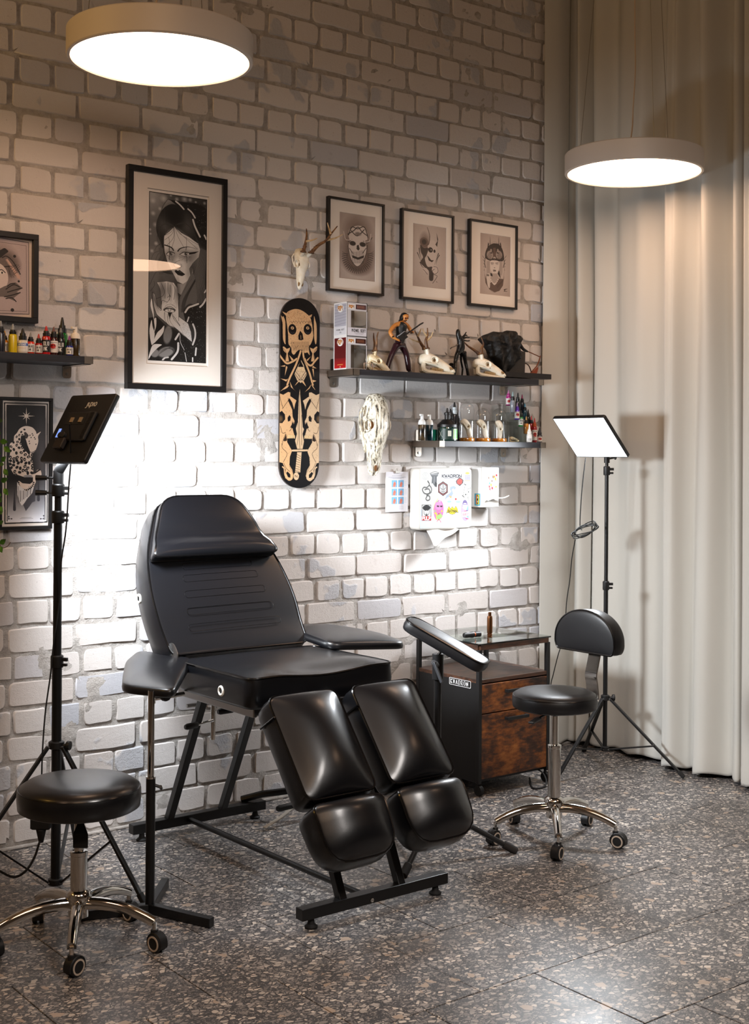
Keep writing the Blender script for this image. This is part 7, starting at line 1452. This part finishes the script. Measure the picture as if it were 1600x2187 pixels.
uvquad('side_sticker', c.mat('box_side_sticker', .4), t, [(TX0-.0004, WALL-.006, TZ0+.003), (TX0-.0004, TY+.003, TZ0+.003), (TX0-.0004, TY+.003, TZ1-.003), (TX0-.0004, WALL-.006, TZ1-.003)])
c = Cv(180, 230, (.93, .94, .94)); R = random.Random(8)
for k in range(12): a, b = R.uniform(.2, .8), R.uniform(.15, .6); c.poly([(a, b), (a+R.uniform(.05, .14), b+.03), (a+.08, b+R.uniform(.05, .14)), (a-.02, b+.07)], R.choice([(.85, .15, .2), (.92, .7, .15), (.35, .75, .65), (.45, .35, .3), (.9, .5, .2)]), .9)
c.line([(.2, .1), (.3, .6), (.35, .72)], 3, (.9, .7, .55), .7)
uvquad('front_sticker', c.mat('box_front_sticker', .3), t, [(TX0+.02, TY-.0006, TZ0+.03), (TX1-.003, TY-.0006, TZ0+.03), (TX1-.003, TY-.0006, TZ1-.003), (TX0+.02, TY-.0006, TZ1-.003)])
ts = MB(); P0 = [(TX0+.03, TY-.002, TZ0+.035), (TX0+.06, TY-.012, TZ0+.045), (TX0+.09, TY-.018, TZ0+.044), (TX0+.12, TY-.026, TZ0+.046), (TX0+.150, TY-.030, TZ0+.056)]
ts.tube(catmull(P0, 4), [.013, .014, .014, .013, .011, .010, .010, .009, .008, .008, .007, .007, .006, .006, .005, .004, .002], 8, prof=[(-1, -.25), (-.3, -.1), (.4, -.3), (1, 0), (.5, .3), (-.4, .15)]); o = ts.build('tissue', flat('white_paper', 'ece8e4', .8), None); tag(o, 'white tissue poking out of the narrow wall box', 'tissue')
# hand washing instructions
HX0, HX1, HZ0, HZ1 = 3.577, 3.706, 1.203, 1.384; t = thing('instruction_sheet', 'laminated hand washing instruction sheet on the bricks', 'sheet', ((HX0+HX1)/2, WALL, HZ0))
c = Cv(240, 340, (.93, .93, .96)); R = random.Random(6)
for y_, a, b in ((.10, .28, .72), (.135, .12, .9), (.155, .2, .8), (.17, .3, .7)): c.line([(a, y_), (b, y_)], 2, (.5, .52, .6), 1, False)
for r_ in range(3):
    for q_ in range(2):
        x_, y_ = (.26, .56)[q_], .21+.21*r_; c.poly([(x_, y_), (x_+.25, y_), (x_+.25, y_+.175), (x_, y_+.175)], (.50, .72, .88)); c.poly([(x_+.05, y_+.16), (x_+.09, y_+.06), (x_+.15, y_+.03), (x_+.20, y_+.09), (x_+.16, y_+.17)], (.85, .52, .45)); c.line([(x_+.08, y_+.11), (x_+.17, y_+.08)], 2, (.7, .35, .3))
        for k in range(4): c.line([((.05, .84)[q_], y_+.03+.035*k), ((.22, .95)[q_], y_+.03+.035*k)], 1.4, (.6, .6, .65), .8, False)
for k in range(5): c.line([(.28, .85+.022*k), (.50, .85+.022*k)], 1.2, (.6, .6, .65), .8, False); c.line([(.58, .85+.022*k), (.80, .85+.022*k)], 1.2, (.6, .6, .65), .8, False)
MB().box((HX0, WALL-.012, HZ0), (HX1, WALL-.0105, HZ1)).build('sheet_back', flat('white_paper', 'ece8e4', .8), t, False)
uvquad('sheet_print', c.mat('handwash_print', .25), t, [(HX0, WALL-.0125, HZ0), (HX1, WALL-.0125, HZ0), (HX1, WALL-.0125, HZ1), (HX0, WALL-.0125, HZ1)])
k = MB(); k.box(((HX0+HX1)/2-.012, WALL-.018, HZ1-.006), ((HX0+HX1)/2+.014, WALL-.004, HZ1+.004)); k.tube([((HX0+HX1)/2-.006, WALL-.012, HZ1+.003), ((HX0+HX1)/2, WALL-.012, HZ1+.016), ((HX0+HX1)/2+.006, WALL-.012, HZ1+.003)], .0015, 6); k.build('clip', white_plastic, t, False)

# ================================================================ trailing plant at the left edge
t = thing('trailing_plant', 'trailing green plant hanging at the left edge beside the spotted cat print', 'plant', dp(-6, 1000, 3.95))
lf = NT('leaf_green'); lfm = lf.out(lf.ramp(lf.noise(30, 3), [(.3, '1f4a14'), (.6, '4c8a28')]), .35)
ZV = (0, 840, 6.246); V_ = lambda x, y, d=3.95: dp(ZV[0]+x/ZV[2], ZV[1]+y/ZV[2], d)
st_ = [(-60, -200), (-20, 300), (0, 600), (-15, 900), (10, 1000), (-10, 1250), (0, 1450), (-20, 1750), (-10, 1950), (20, 2060), (100, 2040), (140, 1985)]
MB().tube(catmull([V_(*p) for p in st_], 4), .0012, 5).build('vine_stem', flat('vine_brown', '5a3a22', .7), t)
lm = {}
for i, (x, y, dx, dy_, s_) in enumerate(((0, 640, 110, 10, 1), (50, 715, 90, 70, 1), (20, 910, 60, -70, 1), (50, 1010, 60, 90, 1), (15, 1180, 90, -50, 1), (50, 1270, 60, 90, 1), (-10, 360, 50, 10, .8), (-20, 1450, 50, -60, .8), (-10, 1600, 50, -30, .8), (-15, 1740, 60, -40, 1), (0, 2010, 80, -65, 1.1), (0, 2040, 30, 90, 1.1), (-5, 940, 60, 10, .7), (-10, 760, -50, 60, .8), (-5, 1090, -60, 50, .8), (0, 1330, -30, 80, .8), (5, 820, -50, -60, .8), (-10, 560, -20, -90, .9), (-5, 1510, 40, 70, .8))):
    a, b = V_(x, y), V_(x+dx, y+dy_, 3.93); d = b-a; L = d.length; ax_ = d.normalized(); sd = ax_.cross(Vector((.62, .78, 0))).normalized(); nn = ax_.cross(sd)
    m = MB(); P = [(0, 0), (.18, .16), (.42, .25), (.7, .17), (1, 0), (.7, -.17), (.42, -.25), (.18, -.16)]
    m.v = [tuple(a+ax_*L*u+sd*L*w+nn*(abs(w)*.25*L-.03*L*math.sin(u*PI))) for u, w in P]+[tuple(a+ax_*L*u-nn*.04*L*math.sin(u*PI)) for u in (.25, .5, .75)]
    m.f = [(0, 1, 8), (1, 2, 9, 8), (2, 3, 10, 9), (3, 4, 10), (4, 5, 10), (5, 6, 9, 10), (6, 7, 8, 9), (7, 0, 8)]
    m.build('leaf', lfm, t, True, ang=180)
